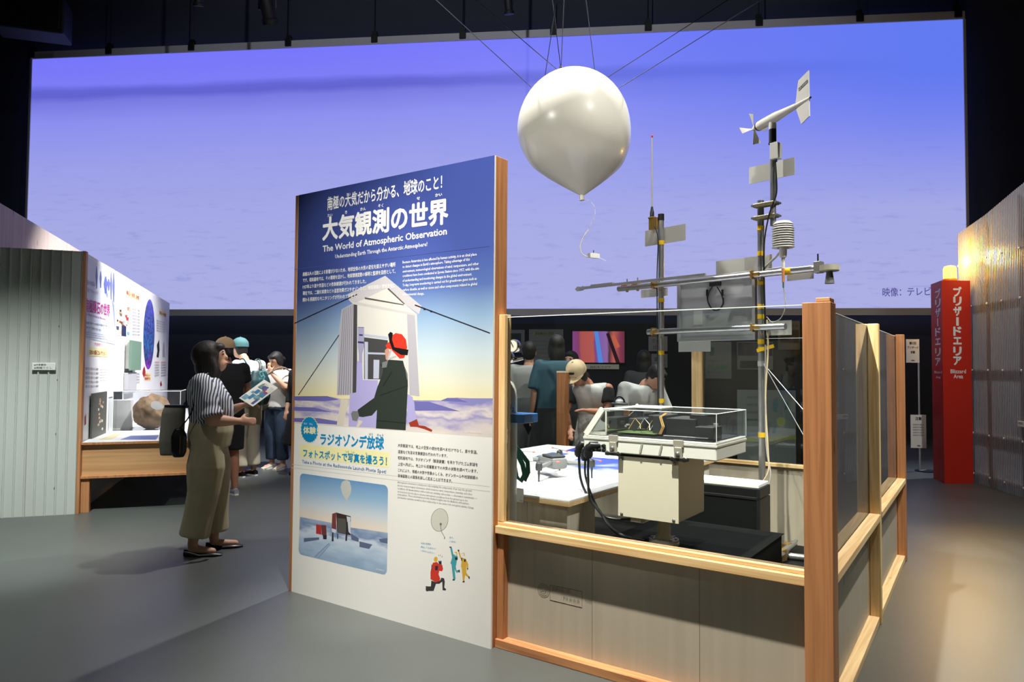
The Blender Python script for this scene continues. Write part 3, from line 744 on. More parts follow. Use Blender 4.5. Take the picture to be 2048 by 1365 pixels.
for xs in (2.085, 2.6):
    MB().box(xs, xs + 0.002, 0.0870, 0.0885, 0.045, zs - 0.052).build('board_joint', mat('joint_line', (120, 112, 98), 0.7), bar)  # thin darker strip marks the board joint
corner = rail(x_c0, x_c1, 0.005, 0.095, 0.0, 1.655, m_fir, 'corner_post')
rail(3.09, 3.142, 0.01, 0.09, 1.655, 1.672, m_fir_x, 'post_cap')
def pane(x0, x1, y0, y1, z0, z1):
    p = MB().box(x0, x1, y0, y1, z0, z1).build('pane', m_glass if x1 - x0 > y1 - y0 else m_side, bar)
    e = MB()
    if x1 - x0 > y1 - y0:
        e.box(x0, x1, y0 - 0.0004, y1 + 0.0004, z1, z1 + 0.004)
    else:
        e.box(x0 - 0.0004, x1 + 0.0004, y0, y1, z1, z1 + 0.004)
    e.build('edge_highlight', m_edge, p)
    return p
pane(L + 0.04, x_c0, 0.07, 0.075, zs + 0.006, GT - 0.005)
# right-hand side, two bays
SK = 0.028                                   # the side runs a touch off square
def skew(o):
    for v in o.data.vertices:
        v.co.x -= SK * v.co.y
    for c in o.children:
        skew(c)
    return o
Y1_, Y2_ = 1.55, 3.08
for ya, yb_ in ((0.095, Y1_ - 0.02), (Y1_ + 0.07, Y2_)):
    skew(rail(3.03, 3.077, ya, yb_, zs - 0.045, zs + 0.004, m_pine_y, 'inner_sill'))
    skew(rail(3.083, 3.14, ya, yb_, zs - 0.05, zs - 0.014, m_pine_y, 'outer_sill'))
    skew(rail(3.05, 3.13, ya, yb_, 0.0, 0.04, m_pine_y, 'base_rail'))
    skew(MB().box(3.065, 3.077, ya, yb_, 0.04, zs - 0.05).build('plywood_board', m_birch, bar))
    skew(pane(3.078, 3.082, ya, yb_, zs - 0.014, GT - 0.01))
skew(rail(3.03, 3.082, Y1_ - 0.02, Y1_ + 0.07, 0.0, GT, m_pine, 'middle_post'))
skew(rail(3.084, 3.14, Y1_ - 0.02, Y1_ + 0.03, 0.0, GT, m_pine, 'middle_post'))
skew(rail(3.03, 3.082, Y2_, Y2_ + 0.09, 0.0, GT, m_fir, 'end_post'))
skew(rail(3.084, 3.14, Y2_, Y2_ + 0.05, 0.0, GT + 0.004, m_fir, 'end_post'))
# far side
YB = 3.09
xm = B.pl(1403, 800, YB)[0]
xq = B.pl(1121, 800, YB)[0]
rail(xm, 2.94, YB, YB + 0.07, zs - 0.01, zs + 0.02, m_pine_x, 'back_sill')
MB().box(xm, 2.94, YB + 0.02, YB + 0.032, 0.0, zs - 0.01).build('plywood_board', m_birch, bar)
rail(xm - 0.09, xm, YB, YB + 0.07, 0.0, GT, m_pine, 'back_post')
pane(xm, 2.94, YB + 0.03, YB + 0.035, zs + 0.02, GT - 0.01)
rail(xq - 0.045, xq + 0.045, YB, YB + 0.09, 0.0, 1.345, m_fir, 'short_post')
MB().box(xq - 0.046, xq + 0.046, YB - 0.001, YB + 0.091, 1.345, 1.362).build('post_cap', mat('pale_cap', (232, 220, 196), 0.5), bar)
rail(xq + 0.045, xm - 0.09, YB, YB + 0.07, zs - 0.01, zs + 0.02, m_pine_x, 'back_sill')
MB().box(xq + 0.045, xm - 0.09, YB + 0.02, YB + 0.032, 0.0, zs - 0.01).build('plywood_board', m_birch, bar)
# inspection stamp on the front board
m_st = mat('stamp_ink', (128, 120, 104), 0.7)
def bd(px, py):
    return B.pl(px, py, 0.0875)
cx_, cz_ = bd(1087, 1182)
for r_ in (0.034, 0.026, 0.017):
    n = 28
    ring = MB()
    vs = []; fs = []
    for k in range(n):
        a = 2 * math.pi * k / n
        vs += [(cx_ + r_ * math.cos(a), 0.0874, cz_ + r_ * math.sin(a)), (cx_ + (r_ - 0.0028) * math.cos(a), 0.0874, cz_ + (r_ - 0.0028) * math.sin(a))]
    for k in range(n):
        j = (k + 1) % n
        fs.append((2 * k, 2 * j, 2 * j + 1, 2 * k + 1))
    ring.add(vs, fs).build('stamp_ring', m_st, bar)
q = [bd(1100, 1171), bd(1164, 1184), bd(1164, 1215), bd(1100, 1200)]
for i in range(4):
    a, b = Vector((q[i][0], 0.0874, q[i][1])), Vector((q[(i + 1) % 4][0], 0.0874, q[(i + 1) % 4][1]))
    MB().tube([a, b], 0.0011, 4).build('stamp_frame', m_st, bar)
lettering(bar, 'F☆☆☆☆', bd(1127, 1200), bd(1160, 1208), 0.018, m_st, 0.0872)
lettering(bar, '普通合板 1類', bd(1104, 1181), bd(1140, 1188), 0.018, m_st, 0.0872)
lettering(bar, 'JAS', bd(1080, 1184), bd(1092, 1186), 0.012, m_st, 0.0872)
lettering(bar, '92日', bd(1170, 1205), bd(1183, 1208), 0.016, m_st, 0.0872)
# ================================================================== TABLE WITH DRONE, GAS CYLINDER
TX0, TX1, TY0, TY1, TZ = 0.25, 1.785, 0.385, 2.62, 0.70
struct(place(MB().box(0.02, 2.93, 0.125, 3.08, 0.0, 0.004, 0.001).build('dark_floor_sheet', mat('black_floor_sheet', (16, 18, 18), 0.7, spec=0.2)), B))  # added dark sheet that blackens the floor inside the barrier
tab = thing('exhibit_table', 'low white topped exhibit table with pale wood legs and printed photos behind the pane', 'table', B.world(0, 0), B.rot)
MB().box(TX0, TX1, TY0, TY1, TZ - 0.012, TZ, 0.002).build('table_top', m_whiteb, tab)
MB().box(TX0, TX1, TY0, TY1, TZ - 0.036, TZ - 0.0125, 0.001).build('plywood_edge', wood('edge_ply', (222, 190, 140), (200, 166, 120), 0), tab)
m_leg = wood('pale_ash', (226, 218, 202), (206, 196, 176), 2, 5)
MB().box(TX0, 1.50, TY0 + 0.03, TY0 + 0.05, 0, TZ - 0.036).build('front_apron', m_leg, tab)
MB().box(1.502, 1.755, TY0 + 0.03, TY0 + 0.05, 0, TZ - 0.036).build('leg_panel', m_leg, tab)
MB().box(1.735, 1.755, TY0 + 0.05, TY0 + 0.34, 0, TZ - 0.036).build('leg_panel', m_leg, tab)
MB().box(1.735, 1.755, TY1 - 0.3, TY1 - 0.03, 0, TZ - 0.036).build('leg_panel', m_leg, tab)
MB().box(TX0 + 0.03, TX0 + 0.05, TY0 + 0.05, TY1 - 0.03, 0, TZ - 0.036).build('leg_panel', m_leg, tab)
def on_table(poly, m, name, k=1):
    q = [B.gz(px, py, TZ) for px, py in poly]
    return MB().add([(x, y, TZ + 0.0004 * k) for x, y in q], [tuple(range(len(q)))]).build(name, m, tab)
def tphoto(name, stops, ax, lo, hi):
    return ramp_mat(name, stops, ax, lo, hi, nz=0.9, nscale=(4, 4, 4), rough=0.3)
m_ph1 = tphoto('table_photo_ice', [(0.0, (40, 60, 66)), (0.25, (90, 130, 160)), (0.45, (170, 216, 236)), (0.7, (216, 228, 242)), (1.0, (70, 90, 196))], 1, 0.6, 1.6)
m_ph2 = tphoto('table_photo_sky', [(0.0, (150, 190, 226)), (0.5, (86, 140, 214)), (1.0, (60, 80, 180))], 1, 1.2, 2.3)
on_table([(1148, 950), (1206, 954), (1262, 930), (1254, 920), (1166, 914), (1118, 932)], m_ph1, 'printed_photo')
on_table([(1068, 914), (1100, 919), (1140, 908), (1104, 905)], m_ph2, 'printed_photo')
on_table([(1128, 902), (1152, 905), (1170, 898), (1150, 896)], m_ph2, 'printed_photo')
on_table([(1034, 928), (1058, 925), (1088, 921), (1045, 915), (1034, 917)], mat('table_print_violet', (86, 86, 190), 0.4), 'printed_photo')
for k in range(3):
    on_table([(1122 + 6 * k, 984 - 5 * k), (1180 + 6 * k, 963 - 5 * k), (1181 + 6 * k, 964 - 5 * k), (1123 + 6 * k, 985 - 5 * k)], mat('pale_blue_text', (176, 186, 216), 0.5), 'text_line')

# folding camera drone
dx_, dy_ = B.gz(1102, 952, TZ)
drone = thing('camera_drone', 'small grey folding camera drone standing on the white table', 'drone', B.world(dx_, dy_, TZ), B.rot + R(60))
drone.scale = (1.25, 1.25, 1.25)
m_dr = mat('drone_grey', (120, 122, 124), 0.45); m_drd = mat('drone_dark', (58, 60, 62), 0.5); m_org = mat('orange_tip', (226, 120, 90), 0.5)
MB().box(-0.045, 0.045, -0.1, 0.09, 0.045, 0.1, 0.014).build('fuselage', m_dr, drone, True)
MB().box(-0.04, 0.04, -0.085, 0.03, 0.1, 0.112, 0.008).build('battery', m_drd, drone, True)
MB().ell((0, 0.11, 0.068), (0.026, 0.024, 0.024)).build('gimbal_camera', m_drd, drone, True)
for sx in (-1, 1):
    for sy, ln, oy in ((1, 0.13, 0.06), (-1, 0.15, -0.07)):
        e = (sx * ln, oy + sy * 0.085, 0.085 if sy > 0 else 0.07)
        arm = MB().tube([(sx * 0.04, oy, 0.075), e], [0.014, 0.010], 8).build('arm', m_dr, drone, True)
        MB().lathe([(0.016, -0.014), (0.018, 0.0), (0.016, 0.02), (0.008, 0.026)], 14, e).build('motor', m_drd, arm, True)
        MB().tube([e, (e[0], e[1], 0.0)], [0.007, 0.004], 6).build('landing_leg', m_drd, arm)
        for q in (0.5, 0.5 + math.pi):
            d = Vector((math.cos(q + sx), math.sin(q + sx), 0)); n = Vector((-d.y, d.x, 0))
            c = Vector(e) + Vector((0, 0, 0.028))
            bl = [c + n * 0.003, c + d * 0.05 + n * 0.009, c + d * 0.1 + n * 0.004, c + d * 0.1 - n * 0.003, c + d * 0.05 - n * 0.007, c - n * 0.003]
            MB().add(bl + [v + Vector((0, 0, 0.0015)) for v in bl], [tuple(range(6)), tuple(range(11, 5, -1))] + [(i, (i + 1) % 6, (i + 1) % 6 + 6, i + 6) for i in range(6)]).build('propeller_blade', m_dr, arm)
            MB().tube([c + d * 0.085, c + d * 0.1], 0.0045, 6).build('blade_tip', m_org, arm)

# green ribbon on white stand, label card
sx_, sy_ = B.gz(1046, 955, TZ)
hold = thing('white_stand', 'white tapered block stand at the table front corner', 'stand', B.world(sx_, sy_, TZ), B.rot)
MB().prism([(-0.065, 0), (0.05, 0), (0.022, 0.14), (-0.05, 0.14)], 0.0, 0.07).build('block', mat('matt_white', (228, 228, 224), 0.6), hold)
MB().box(-0.07, 0.055, -0.004, 0.074, 0, 0.008, 0.002).build('foot', m_whiteb, hold)
rib = thing('green_ribbon', 'dark green ribbon loop hanging from the gas cylinder beside the white stand', 'ribbon', B.world(0, 0), B.rot)
m_rib = mat('green_satin', (34, 112, 98), 0.4)
def ribbon(pts, wd, y):
    q = [B.pl(px, py, y) for px, py in pts]
    vs = []; fs = []
    for i, (x, z) in enumerate(q):
        a = q[max(i - 1, 0)]; b = q[min(i + 1, len(q) - 1)]
        d = Vector((b[0] - a[0], 0, b[1] - a[1])).normalized(); n = Vector((-d.z, 0.25, d.x)).normalized()
        for s_, o_ in ((-1, 0), (1, 0), (1, 0.003), (-1, 0.003)):
            vs.append(Vector((x, y + o_, z)) + n * wd * 0.5 * s_)
    for i in range(len(q) - 1):
        for k in range(4):
            fs.append((4 * i + k, 4 * i + (k + 1) % 4, 4 * i + 4 + (k + 1) % 4, 4 * i + 4 + k))
    fs += [(3, 2, 1, 0), tuple(range(4 * len(q) - 4, 4 * len(q)))]
    return MB().add(vs, fs)
ribbon([(1016, 876), (1030, 900), (1045, 930), (1049, 950), (1042, 962), (1034, 955), (1030, 935), (1026, 905), (1020, 882)], 0.026, 0.30).build('loop', m_rib, rib)
ribbon([(1018, 880), (1040, 905), (1055, 925), (1056, 945), (1048, 962)], 0.024, 0.308).build('loop', m_rib, rib)
MB().ell((B.pl(1017, 879, 0.30)[0], 0.30, B.pl(1017, 879, 0.30)[1]), (0.026, 0.016, 0.024)).build('knot', m_rib, rib, True)
cx0, cz0 = B.pl(1023, 975, TY0 - 0.004); cx1, cz1 = B.pl(1047, 1006, TY0 - 0.004)
card = thing('caption_card', 'small white caption card fixed to the front edge of the exhibit table', 'card', B.world(0, 0), B.rot)
MB().box(cx0, cx1, TY0 - 0.006, TY0 - 0.001, cz1, cz0, 0.001).build('card_face', m_white, card)
lettering(card, '二酸化炭素', (cx0 + 0.006, cz0 - 0.016), (cx0 + 0.04, cz0 - 0.016), 0.008, m_bk, TY0 - 0.0064)
lettering(card, '展示協力', (cx1 - 0.024, cz1 + 0.006), (cx1 - 0.004, cz1 + 0.006), 0.006, m_bk, TY0 - 0.0064)

# gas cylinder with regulator
gx, gy = B.pl(1013, 900, 0.225)[0], 0.225
gas = thing('gas_cylinder', 'grey compressed gas cylinder with chrome gauges beside the info board edge', 'gas cylinder', B.world(gx, gy), B.rot)
zg = B.pl(1010, 768, gy)[1]
m_gas = mat('cylinder_grey', (176, 178, 172), 0.4)
MB().lathe([(0.052, 0.0), (0.056, 0.02), (0.056, zg - 0.08), (0.050, zg - 0.03), (0.034, zg + 0.01), (0.02, zg + 0.03), (0.018, zg + 0.06)], 28).build('tank', m_gas, gas, True)
m_blue = mat('blue_paint', (14, 92, 158), 0.45)
zb1, zb0 = B.pl(1020, 828, gy - 0.065)[1], B.pl(1020, 846, gy - 0.065)[1]
xb1 = B.pl(1048, 838, gy - 0.065)[0] - gx
MB().box(-0.07, xb1, -0.068, 0.068, zb0, zb1, 0.004).build('strap_bracket', m_blue, gas)
MB().box(-0.07, -0.057, -0.06, 0.0, 0.0, zg + 0.02, 0.002).build('stand_upright', m_blue, gas)
m_chr = mat('chrome', (205, 205, 205), 0.12, 1.0)
MB().tube([(0, 0, zg + 0.06), (0, 0, zg + 0.13)], 0.016, 12).build('valve', m_chr, gas, True)
MB().tube([(0.0, 0, zg + 0.12), (0.06, 0, zg + 0.13), (0.115, -0.01, zg + 0.135)], [0.016, 0.012, 0.007], 10).build('outlet', m_chr, gas, True)
for ox, oz, r_ in ((-0.008, 0.195, 0.032), (0.062, 0.2, 0.035), (0.026, 0.14, 0.03)):
    c = (ox, -0.02, zg + oz)
    g_ = MB().lathe([(r_ * 0.9, 0.0), (r_, 0.006), (r_, 0.03), (r_ * 0.85, 0.034)], 22, (c[0], c[1] + 0.015, c[2]), (0, -1, 0)).build('gauge', m_chr, gas, True)
    MB().lathe([(r_ * 0.84, 0.0), (r_ * 0.84, 0.002)], 20, (c[0], c[1] - 0.0195, c[2]), (0, -1, 0)).build('dial', m_white, g_)
    MB().obox((c[0], c[1] - 0.023, c[2] + r_ * 0.25), (1, 0, 0.6), (-0.6, 0, 1), (0, 1, 0), 0.0015, r_ * 0.42, 0.0006).build('needle', m_bk, g_)
    MB().tube([(0, 0, zg + 0.11), (c[0] * 0.7, -0.005, zg + oz)], 0.009, 8).build('gauge_stem', m_chr, gas)
vs_ = glyph_mesh('L-CO₂', 0.0, 2)
cv = []
w_ = max(v[0] for v in vs_[0])
for v in vs_[0]:
    a = R(-120) + v[0] / w_ * R(108)
    cv.append((0.0566 * math.cos(a), 0.0566 * math.sin(a), B.pl(1020, 822, gy - 0.07)[1] + v[1] * 0.055))
MB().add(cv, vs_[1]).build('lettering', mat('cylinder_blue_ink', (24, 62, 150), 0.5), gas)

# ================================================================== SKY SPECTROMETER ON ITS BLACK PLINTH
def i8(zx, zy, y):
    return B.pl(980 + zx * 0.3125, 780 + zy * 0.3125, y)
PZ = 0.43
fx, fy = B.gz(1328, 1088, PZ)
pl_ = thing('black_plinth', 'low black cloth covered plinth under the white spectrometer', 'plinth', B.world(0, 0), B.rot)
MB().box(1.815, 2.58, 0.30, 1.5, 0, PZ - 0.004, 0.01).build('plinth_body', mat('plinth_black', (9, 10, 10), 0.9, spec=0.1), pl_)
MB().box(1.805, 2.59, 0.29, 1.51, PZ - 0.004, PZ, 0.002).build('cloth_top', mat('black_cloth', (9, 11, 11), 0.9, var=0.2, scale=12, bump=0.3, spec=0.1), pl_)
ins = thing('sky_spectrometer', 'white sky spectrometer with clear lid and cream box body on a flanged foot', 'instrument', B.world(0, 0), B.rot)
YF, YR = fy - 0.24, fy + 0.24
bx0, bz1 = i8(825, 428, YF + 0.02); bx1, _ = i8(1205, 440, YF + 0.02)
bz0 = 0.5 * (i8(825, 800, YF + 0.02)[1] + i8(1205, 860, YF + 0.02)[1])
bz1 = 0.5 * (bz1 + i8(1205, 452, YF + 0.02)[1])
YBK = YF + 0.40
MB().box(bx0, bx1, YF + 0.02, YBK, bz0, bz1, 0.006).build('drive_box', m_cream, ins)
MB().box(bx0 - 0.003, bx1 + 0.003, YF + 0.016, YF + 0.022, bz0 - 0.003, bz1, 0.002).build('front_cover', m_cream, ins)
for zx, zy in ((845, 442), (1178, 472), (843, 795), (1176, 838)):
    sx, sz = i8(zx, zy, YF + 0.016)
    MB().lathe([(0.0085, 0.0), (0.0085, 0.003), (0.006, 0.005)], 12, (sx, YF + 0.016, sz), (0, -1, 0)).build('screw', m_steel, ins, True)
fxc = 0.5 * (bx0 + bx1) + 0.06
MB().box(bx0 + 0.06, bx0 + 0.12, YF + 0.04, YF + 0.1, bz0 - 0.03, bz0).build('cable_gland', m_cream, ins)
MB().lathe([(0.05, PZ + 0.03), (0.036, PZ + 0.05), (0.036, bz0)], 24, (fx, fy, 0)).build('pedestal', m_cream, ins, True)
fl = MB().lathe([(0.083, PZ), (0.083, PZ + 0.012), (0.080, PZ + 0.014), (0.080, PZ + 0.028), (0.05, PZ + 0.031)], 32, (fx, fy, 0)).build('flange', m_cream, ins, True)
for k in range(8):
    a = k * math.pi / 4 + 0.2
    MB().lathe([(0.008, 0), (0.008, 0.008)], 6, (fx + 0.066 * math.cos(a), fy + 0.066 * math.sin(a), PZ + 0.028)).build('bolt', m_steel, fl)
# tub
tx0, _ = i8(600, 340, YF); tx1, tz0 = i8(1450, 456, YF)
tz0 = 0.5 * (tz0 + i8(700, 402, YF)[1]); tz1 = 0.5 * (i8(1450, 338, YF)[1] + i8(620, 290, YF)[1])
MB().box(tx0, tx1, YF, YR, tz0, tz1 - 0.012, 0.006).build('tub', m_iwhite, ins)
MB().box(tx0 - 0.004, tx1 + 0.004, YF - 0.004, YR + 0.004, tz1 - 0.026, tz1 - 0.012, 0.003).build('rim_gasket', mat('gasket', (205, 204, 196), 0.5), ins)
MB().box(tx0, tx1, YF, YR, tz1 - 0.012, tz1, 0.003).build('rim', m_iwhite, ins)
MB().box(bx0 - 0.02, bx1 + 0.01, YF + 0.03, YBK, bz1, tz0, 0.0).build('turntable', m_black, ins)
# nose: wedge frame with sloping window
lz = i8(1450, 140, YF)[1]; lz = 0.5 * (lz + i8(750, 140, YF)[1])
nx1, _ = i8(748, 250, YF); nx0 = tx0
nxt = i8(705, 130, YF)[0]
for yy in (YF, YR - 0.02):
    MB().prism([(nx0, tz1), (nx1, tz1), (nx1, lz), (nxt + 0.02, lz), (nxt + 0.0, lz - 0.005), (nx0, tz1 + 0.02)][:6], yy, yy + 0.001).build('nose_cheek', m_glass, ins)
    MB().obox(((nx0 + nxt) / 2 + 0.012, yy + 0.01, (tz1 + lz) / 2), (nxt - nx0, 0, lz - tz1), (0, 1, 0), (-(lz - tz1), 0, nxt - nx0), math.hypot(nxt - nx0, lz - tz1) / 2, 0.011, 0.016).build('nose_rib', m_iwhite, ins)
    MB().box(nx0 + 0.01, nx1, yy, yy + 0.02, tz1, tz1 + 0.022, 0.002).build('nose_rib', m_iwhite, ins)
    MB().box(nx1 - 0.012, nx1, yy, yy + 0.02, tz1, lz, 0.002).build('nose_rib', m_iwhite, ins)
MB().box(nxt, nx1 + 0.02, YF, YR, lz - 0.012, lz + 0.002, 0.003).build('nose_top', m_iwhite, ins)
MB().box(nxt + 0.02, nx1 + 0.18, YR - 0.16, YR, lz - 0.008, lz + 0.004, 0.003).build('dome_shelf', m_iwhite, ins)
MB().add([(nx0 + 0.004, YF + 0.022, tz1 + 0.01), (nx0 + 0.004, YR - 0.022, tz1 + 0.01), (nxt, YR - 0.022, lz - 0.006), (nxt, YF + 0.022, lz - 0.006)], [(0, 1, 2, 3)]).build('sloping_window', m_acryl, ins)
# clear lid
lid = MB().box(nx1, tx1 - 0.004, YF + 0.004, YR - 0.004, tz1, lz).build('clear_lid', pane_mat('lid_acrylic', (0.97, 0.98, 0.98), 1.45, haze=0.03), ins)  # milky haze paints the bright reflection on the lid top
for a, b in (((nx1, YF, lz), (tx1, YF, lz)), ((tx1, YF, lz), (tx1, YR, lz)), ((nx1, YR, lz), (tx1, YR, lz)), ((tx1, YF, tz1), (tx1, YF, lz)), ((tx1, YR, tz1), (tx1, YR, lz))):
    MB().tube([a, b], 0.0022, 4).build('lid_edge', m_edge, lid)
# works inside the lid
m_lat = mat('nickel_latch', (196, 190, 176), 0.4, 0.5); m_gold = mat('gold_wire', (190, 150, 84), 0.5, 0.3); m_pcb = mat('circuit_green', (70, 88, 40), 0.5); m_dk = mat('instrument_black', (26, 27, 28), 0.45)
wx = tx1 - nx1
def inner(name, x0, x1, y0, y1, z0, z1, m, bev=0.004):
    MB().box(nx1 + wx * x0, nx1 + wx * x1, YF + 0.48 * y0, YF + 0.48 * y1, tz1 + (lz - tz1) * z0, tz1 + (lz - tz1) * z1, bev).build(name, m, ins)
inner('base_plate', 0.03, 0.96, 0.05, 0.95, 0.0, 0.04, m_dk)
inner('circuit_board', 0.05, 0.42, 0.12, 0.6, 0.1, 0.14, m_pcb)
inner('optics_case', 0.48, 0.75, 0.25, 0.75, 0.04, 0.72, m_dk)
inner('optics_case', 0.68, 0.82, 0.3, 0.8, 0.04, 0.88, m_dk)
inner('detector_box', 0.78, 0.94, 0.12, 0.4, 0.04, 0.5, m_dk)
inner('prism_holder', 0.06, 0.2, 0.4, 0.8, 0.14, 0.6, mat('dark_metal', (84, 88, 90), 0.3, 0.7))
inner('mirror_mount', 0.24, 0.36, 0.45, 0.8, 0.14, 0.75, m_dk)
inner('mirror_mount', 0.37, 0.45, 0.2, 0.7, 0.1, 0.8, mat('dark_metal', (84, 88, 90), 0.3, 0.7))
rk = random.Random(11)
for k in range(26):
    x = rk.uniform(0.05, 0.86); y = rk.uniform(0.15, 0.7); z = rk.uniform(0.1, 0.55); s_ = rk.uniform(0.01, 0.035)
    inner('component', x, x + s_ * rk.uniform(0.8, 2.5), y, y + s_ * 2.0, z, z + s_ * rk.uniform(2, 7), rk.choice([m_dk, m_dk, mat('dark_metal', (84, 88, 90), 0.3, 0.7), m_alu, m_blacksat]), 0.001)
inner('rod', 0.5, 0.9, 0.1, 0.14, 0.07, 0.12, m_alu, 0.002)
for k in range(5):
    x = nx1 + wx * (0.1 + 0.07 * k); y = YF + 0.48 * (0.3 + 0.06 * (k % 3))
    MB().tube([(x, y, tz1 + 0.03), (x + 0.03, y + 0.02, tz1 + 0.09), (x + 0.07, y, tz1 + 0.06), (x + 0.08, y - 0.02, tz1 + 0.03)], 0.0025, 6).build('wire', m_alu if k % 2 else m_gold, ins)
for k in range(3):
    x = nx1 + wx * (0.455 + 0.01 * k)
    MB().tube([(x, YF + 0.06, tz1 + 0.02), (x + 0.015, YF + 0.07, tz1 + 0.06), (x - 0.01, YF + 0.09, tz1 + 0.11), (x + 0.01, YF + 0.12, tz1 + 0.13)], 0.002, 6).build('wire', m_gold, ins)
MB().lathe([(0.045, 0), (0.05, 0.02), (0.05, 0.07), (0.035, 0.08)], 20, (nx1 - 0.03, YF + 0.3, tz1 + 0.06), (-1, 0, 0.2)).build('lens_barrel', m_alu, ins, True)
# dome
dmx = i8(828, 110, YR - 0.08)[0]
dm = MB().lathe([(0.052, lz + 0.004), (0.052, lz + 0.014), (0.042, lz + 0.018)], 28, (dmx, YR - 0.08, 0)).build('dome_ring', m_dk, ins, True)
MB().lathe([(0.036 * math.cos(a), lz + 0.016 + 0.04 * math.sin(a)) for a in [R(90 * k / 8) for k in range(9)]], 24, (dmx, YR - 0.08, 0)).build('glass_dome', m_acryl, dm, True)
MB().lathe([(0.026, lz + 0.016), (0.024, lz + 0.03), (0.01, lz + 0.036)], 20, (dmx, YR - 0.08, 0)).build('sensor_disc', m_alu, dm, True)
# latches
for zx, zy in ((788, 350), (1205, 385)):
    cx, cz = i8(zx, zy, YF - 0.01)
    lt = MB().box(cx - 0.028, cx + 0.026, YF - 0.012, YF - 0.001, cz + 0.012, cz + 0.05, 0.003).build('latch', m_lat, ins)
    MB().box(cx - 0.02, cx + 0.02, YF - 0.02, YF - 0.002, cz - 0.045, cz + 0.014, 0.004).build('lever', m_lat, lt)
    MB().lathe([(0.012, 0), (0.012, 0.01), (0.006, 0.014)], 14, (cx, YF - 0.018, cz - 0.02), (0, -1, 0)).build('rivet', m_steel, lt, True)
    for sx in (-1, 1):
        MB().tube([(cx + sx * (0.032 + 0.012 * math.cos(t)), YF - 0.012, cz - 0.048 + 0.012 * math.sin(t)) for t in [2 * math.pi * k / 10 for k in range(11)]], 0.0035, 6).build('ring', m_lat, lt)
    MB().box(cx - 0.045, cx + 0.05, YF - 0.02, YF + 0.01, tz0 - 0.012, tz0 + 0.004, 0.002).build('catch_plate', m_dk, lt)
for zx in (965, 1090):
    cx, cz = i8(zx, 375, YF - 0.004)
    MB().obox((cx, YF - 0.003, (tz0 + tz1) / 2 - 0.01), (0.25, 0, 1), (1, 0, -0.25), (0, 1, 0), (tz1 - tz0) / 2 - 0.02, 0.005, 0.002).build('strap', mat('latch_shadow_grey', (170, 168, 158), 0.5), ins)  # grey bands paint the shadows of the latch straps on the tub
# connectors on the near left corner
cpx0, cpz1 = i8(640, 345, YF - 0.003); cpx1, cpz0 = i8(742, 402, YF - 0.003)
MB().box(cpx0, cpx1, YF - 0.005, YF, cpz0, cpz1, 0.002).build('connector_plate', m_alu, ins)
for zx, zy in ((697, 358), (730, 360), (699, 384), (732, 388)):
    cx, cz = i8(zx, zy, YF - 0.006)
    MB().lathe([(0.011, 0), (0.011, 0.012), (0.008, 0.018)], 12, (cx, YF - 0.005, cz), (0, -1, 0)).build('socket', m_blacksat, ins, True)
def elbow(zx, zy, y):
    cx, cz = i8(zx, zy, y)
    MB().tube([(cx + 0.045, y + 0.02, cz + 0.02), (cx + 0.015, y, cz + 0.022), (cx, y - 0.005, cz), (cx, y - 0.005, cz - 0.05)], [0.022, 0.022, 0.022, 0.018], 12).build('plug', m_blacksat, ins, True)
    MB().lathe([(0.024, -0.03), (0.026, -0.02), (0.026, 0.0)], 14, (cx, y - 0.005, cz - 0.012)).build('plug_collar', m_blacksat, ins, True)
    return cx, cz
e1 = elbow(572, 372, YF + 0.02); e2 = elbow(632, 380, YF - 0.03); e3 = elbow(612, 395, YF - 0.01)
def cab(name, pts, r, m, parent, n=8):
    """smooth cable through points (Catmull-Rom)"""
    p = [Vector(q) for q in pts]; p = [p[0] * 2 - p[1]] + p + [p[-1] * 2 - p[-2]]
    out = []
    for i in range(1, len(p) - 2):
        for k in range(n):
            t = k / n
            a, b, c, d = p[i - 1], p[i], p[i + 1], p[i + 2]
            out.append(0.5 * ((2 * b) + (c - a) * t + (2 * a - 5 * b + 4 * c - d) * t * t + (3 * b - a - 3 * c + d) * t ** 3))
    out.append(p[-2])
    return MB().tube(out, r, 8).build(name, m, parent, True)
def ipt(zx, zy, y):
    x, z = i8(zx, zy, y)
    return (x, y, z)
cab('cable', [(e1[0], YF + 0.015, e1[1] - 0.05), ipt(580, 570, YF + 0.01), ipt(625, 680, YF), ipt(700, 775, YF - 0.02), ipt(770, 880, YF - 0.04), ipt(870, 940, YF + 0.02), (fx - 0.1, fy - 0.05, PZ + 0.012)], 0.0075, m_cable, ins)
cab('cable', [(e2[0], YF - 0.035, e2[1] - 0.05), ipt(628, 560, YF - 0.03), ipt(640, 690, YF - 0.02), ipt(715, 800, YF - 0.03), ipt(790, 900, YF - 0.02), ipt(880, 948, YF + 0.0), (fx - 0.1, fy - 0.09, PZ + 0.01)], 0.0075, m_cable, ins)
cab('cable', [(e3[0], YF - 0.015, e3[1] - 0.05), ipt(612, 560, YF - 0.01), ipt(660, 700, YF + 0.02), ipt(720, 800, YF + 0.04), ipt(800, 828, YF + 0.06), (bx0 + 0.07, YF + 0.07, bz0 - 0.02)], 0.0065, m_cable, ins)

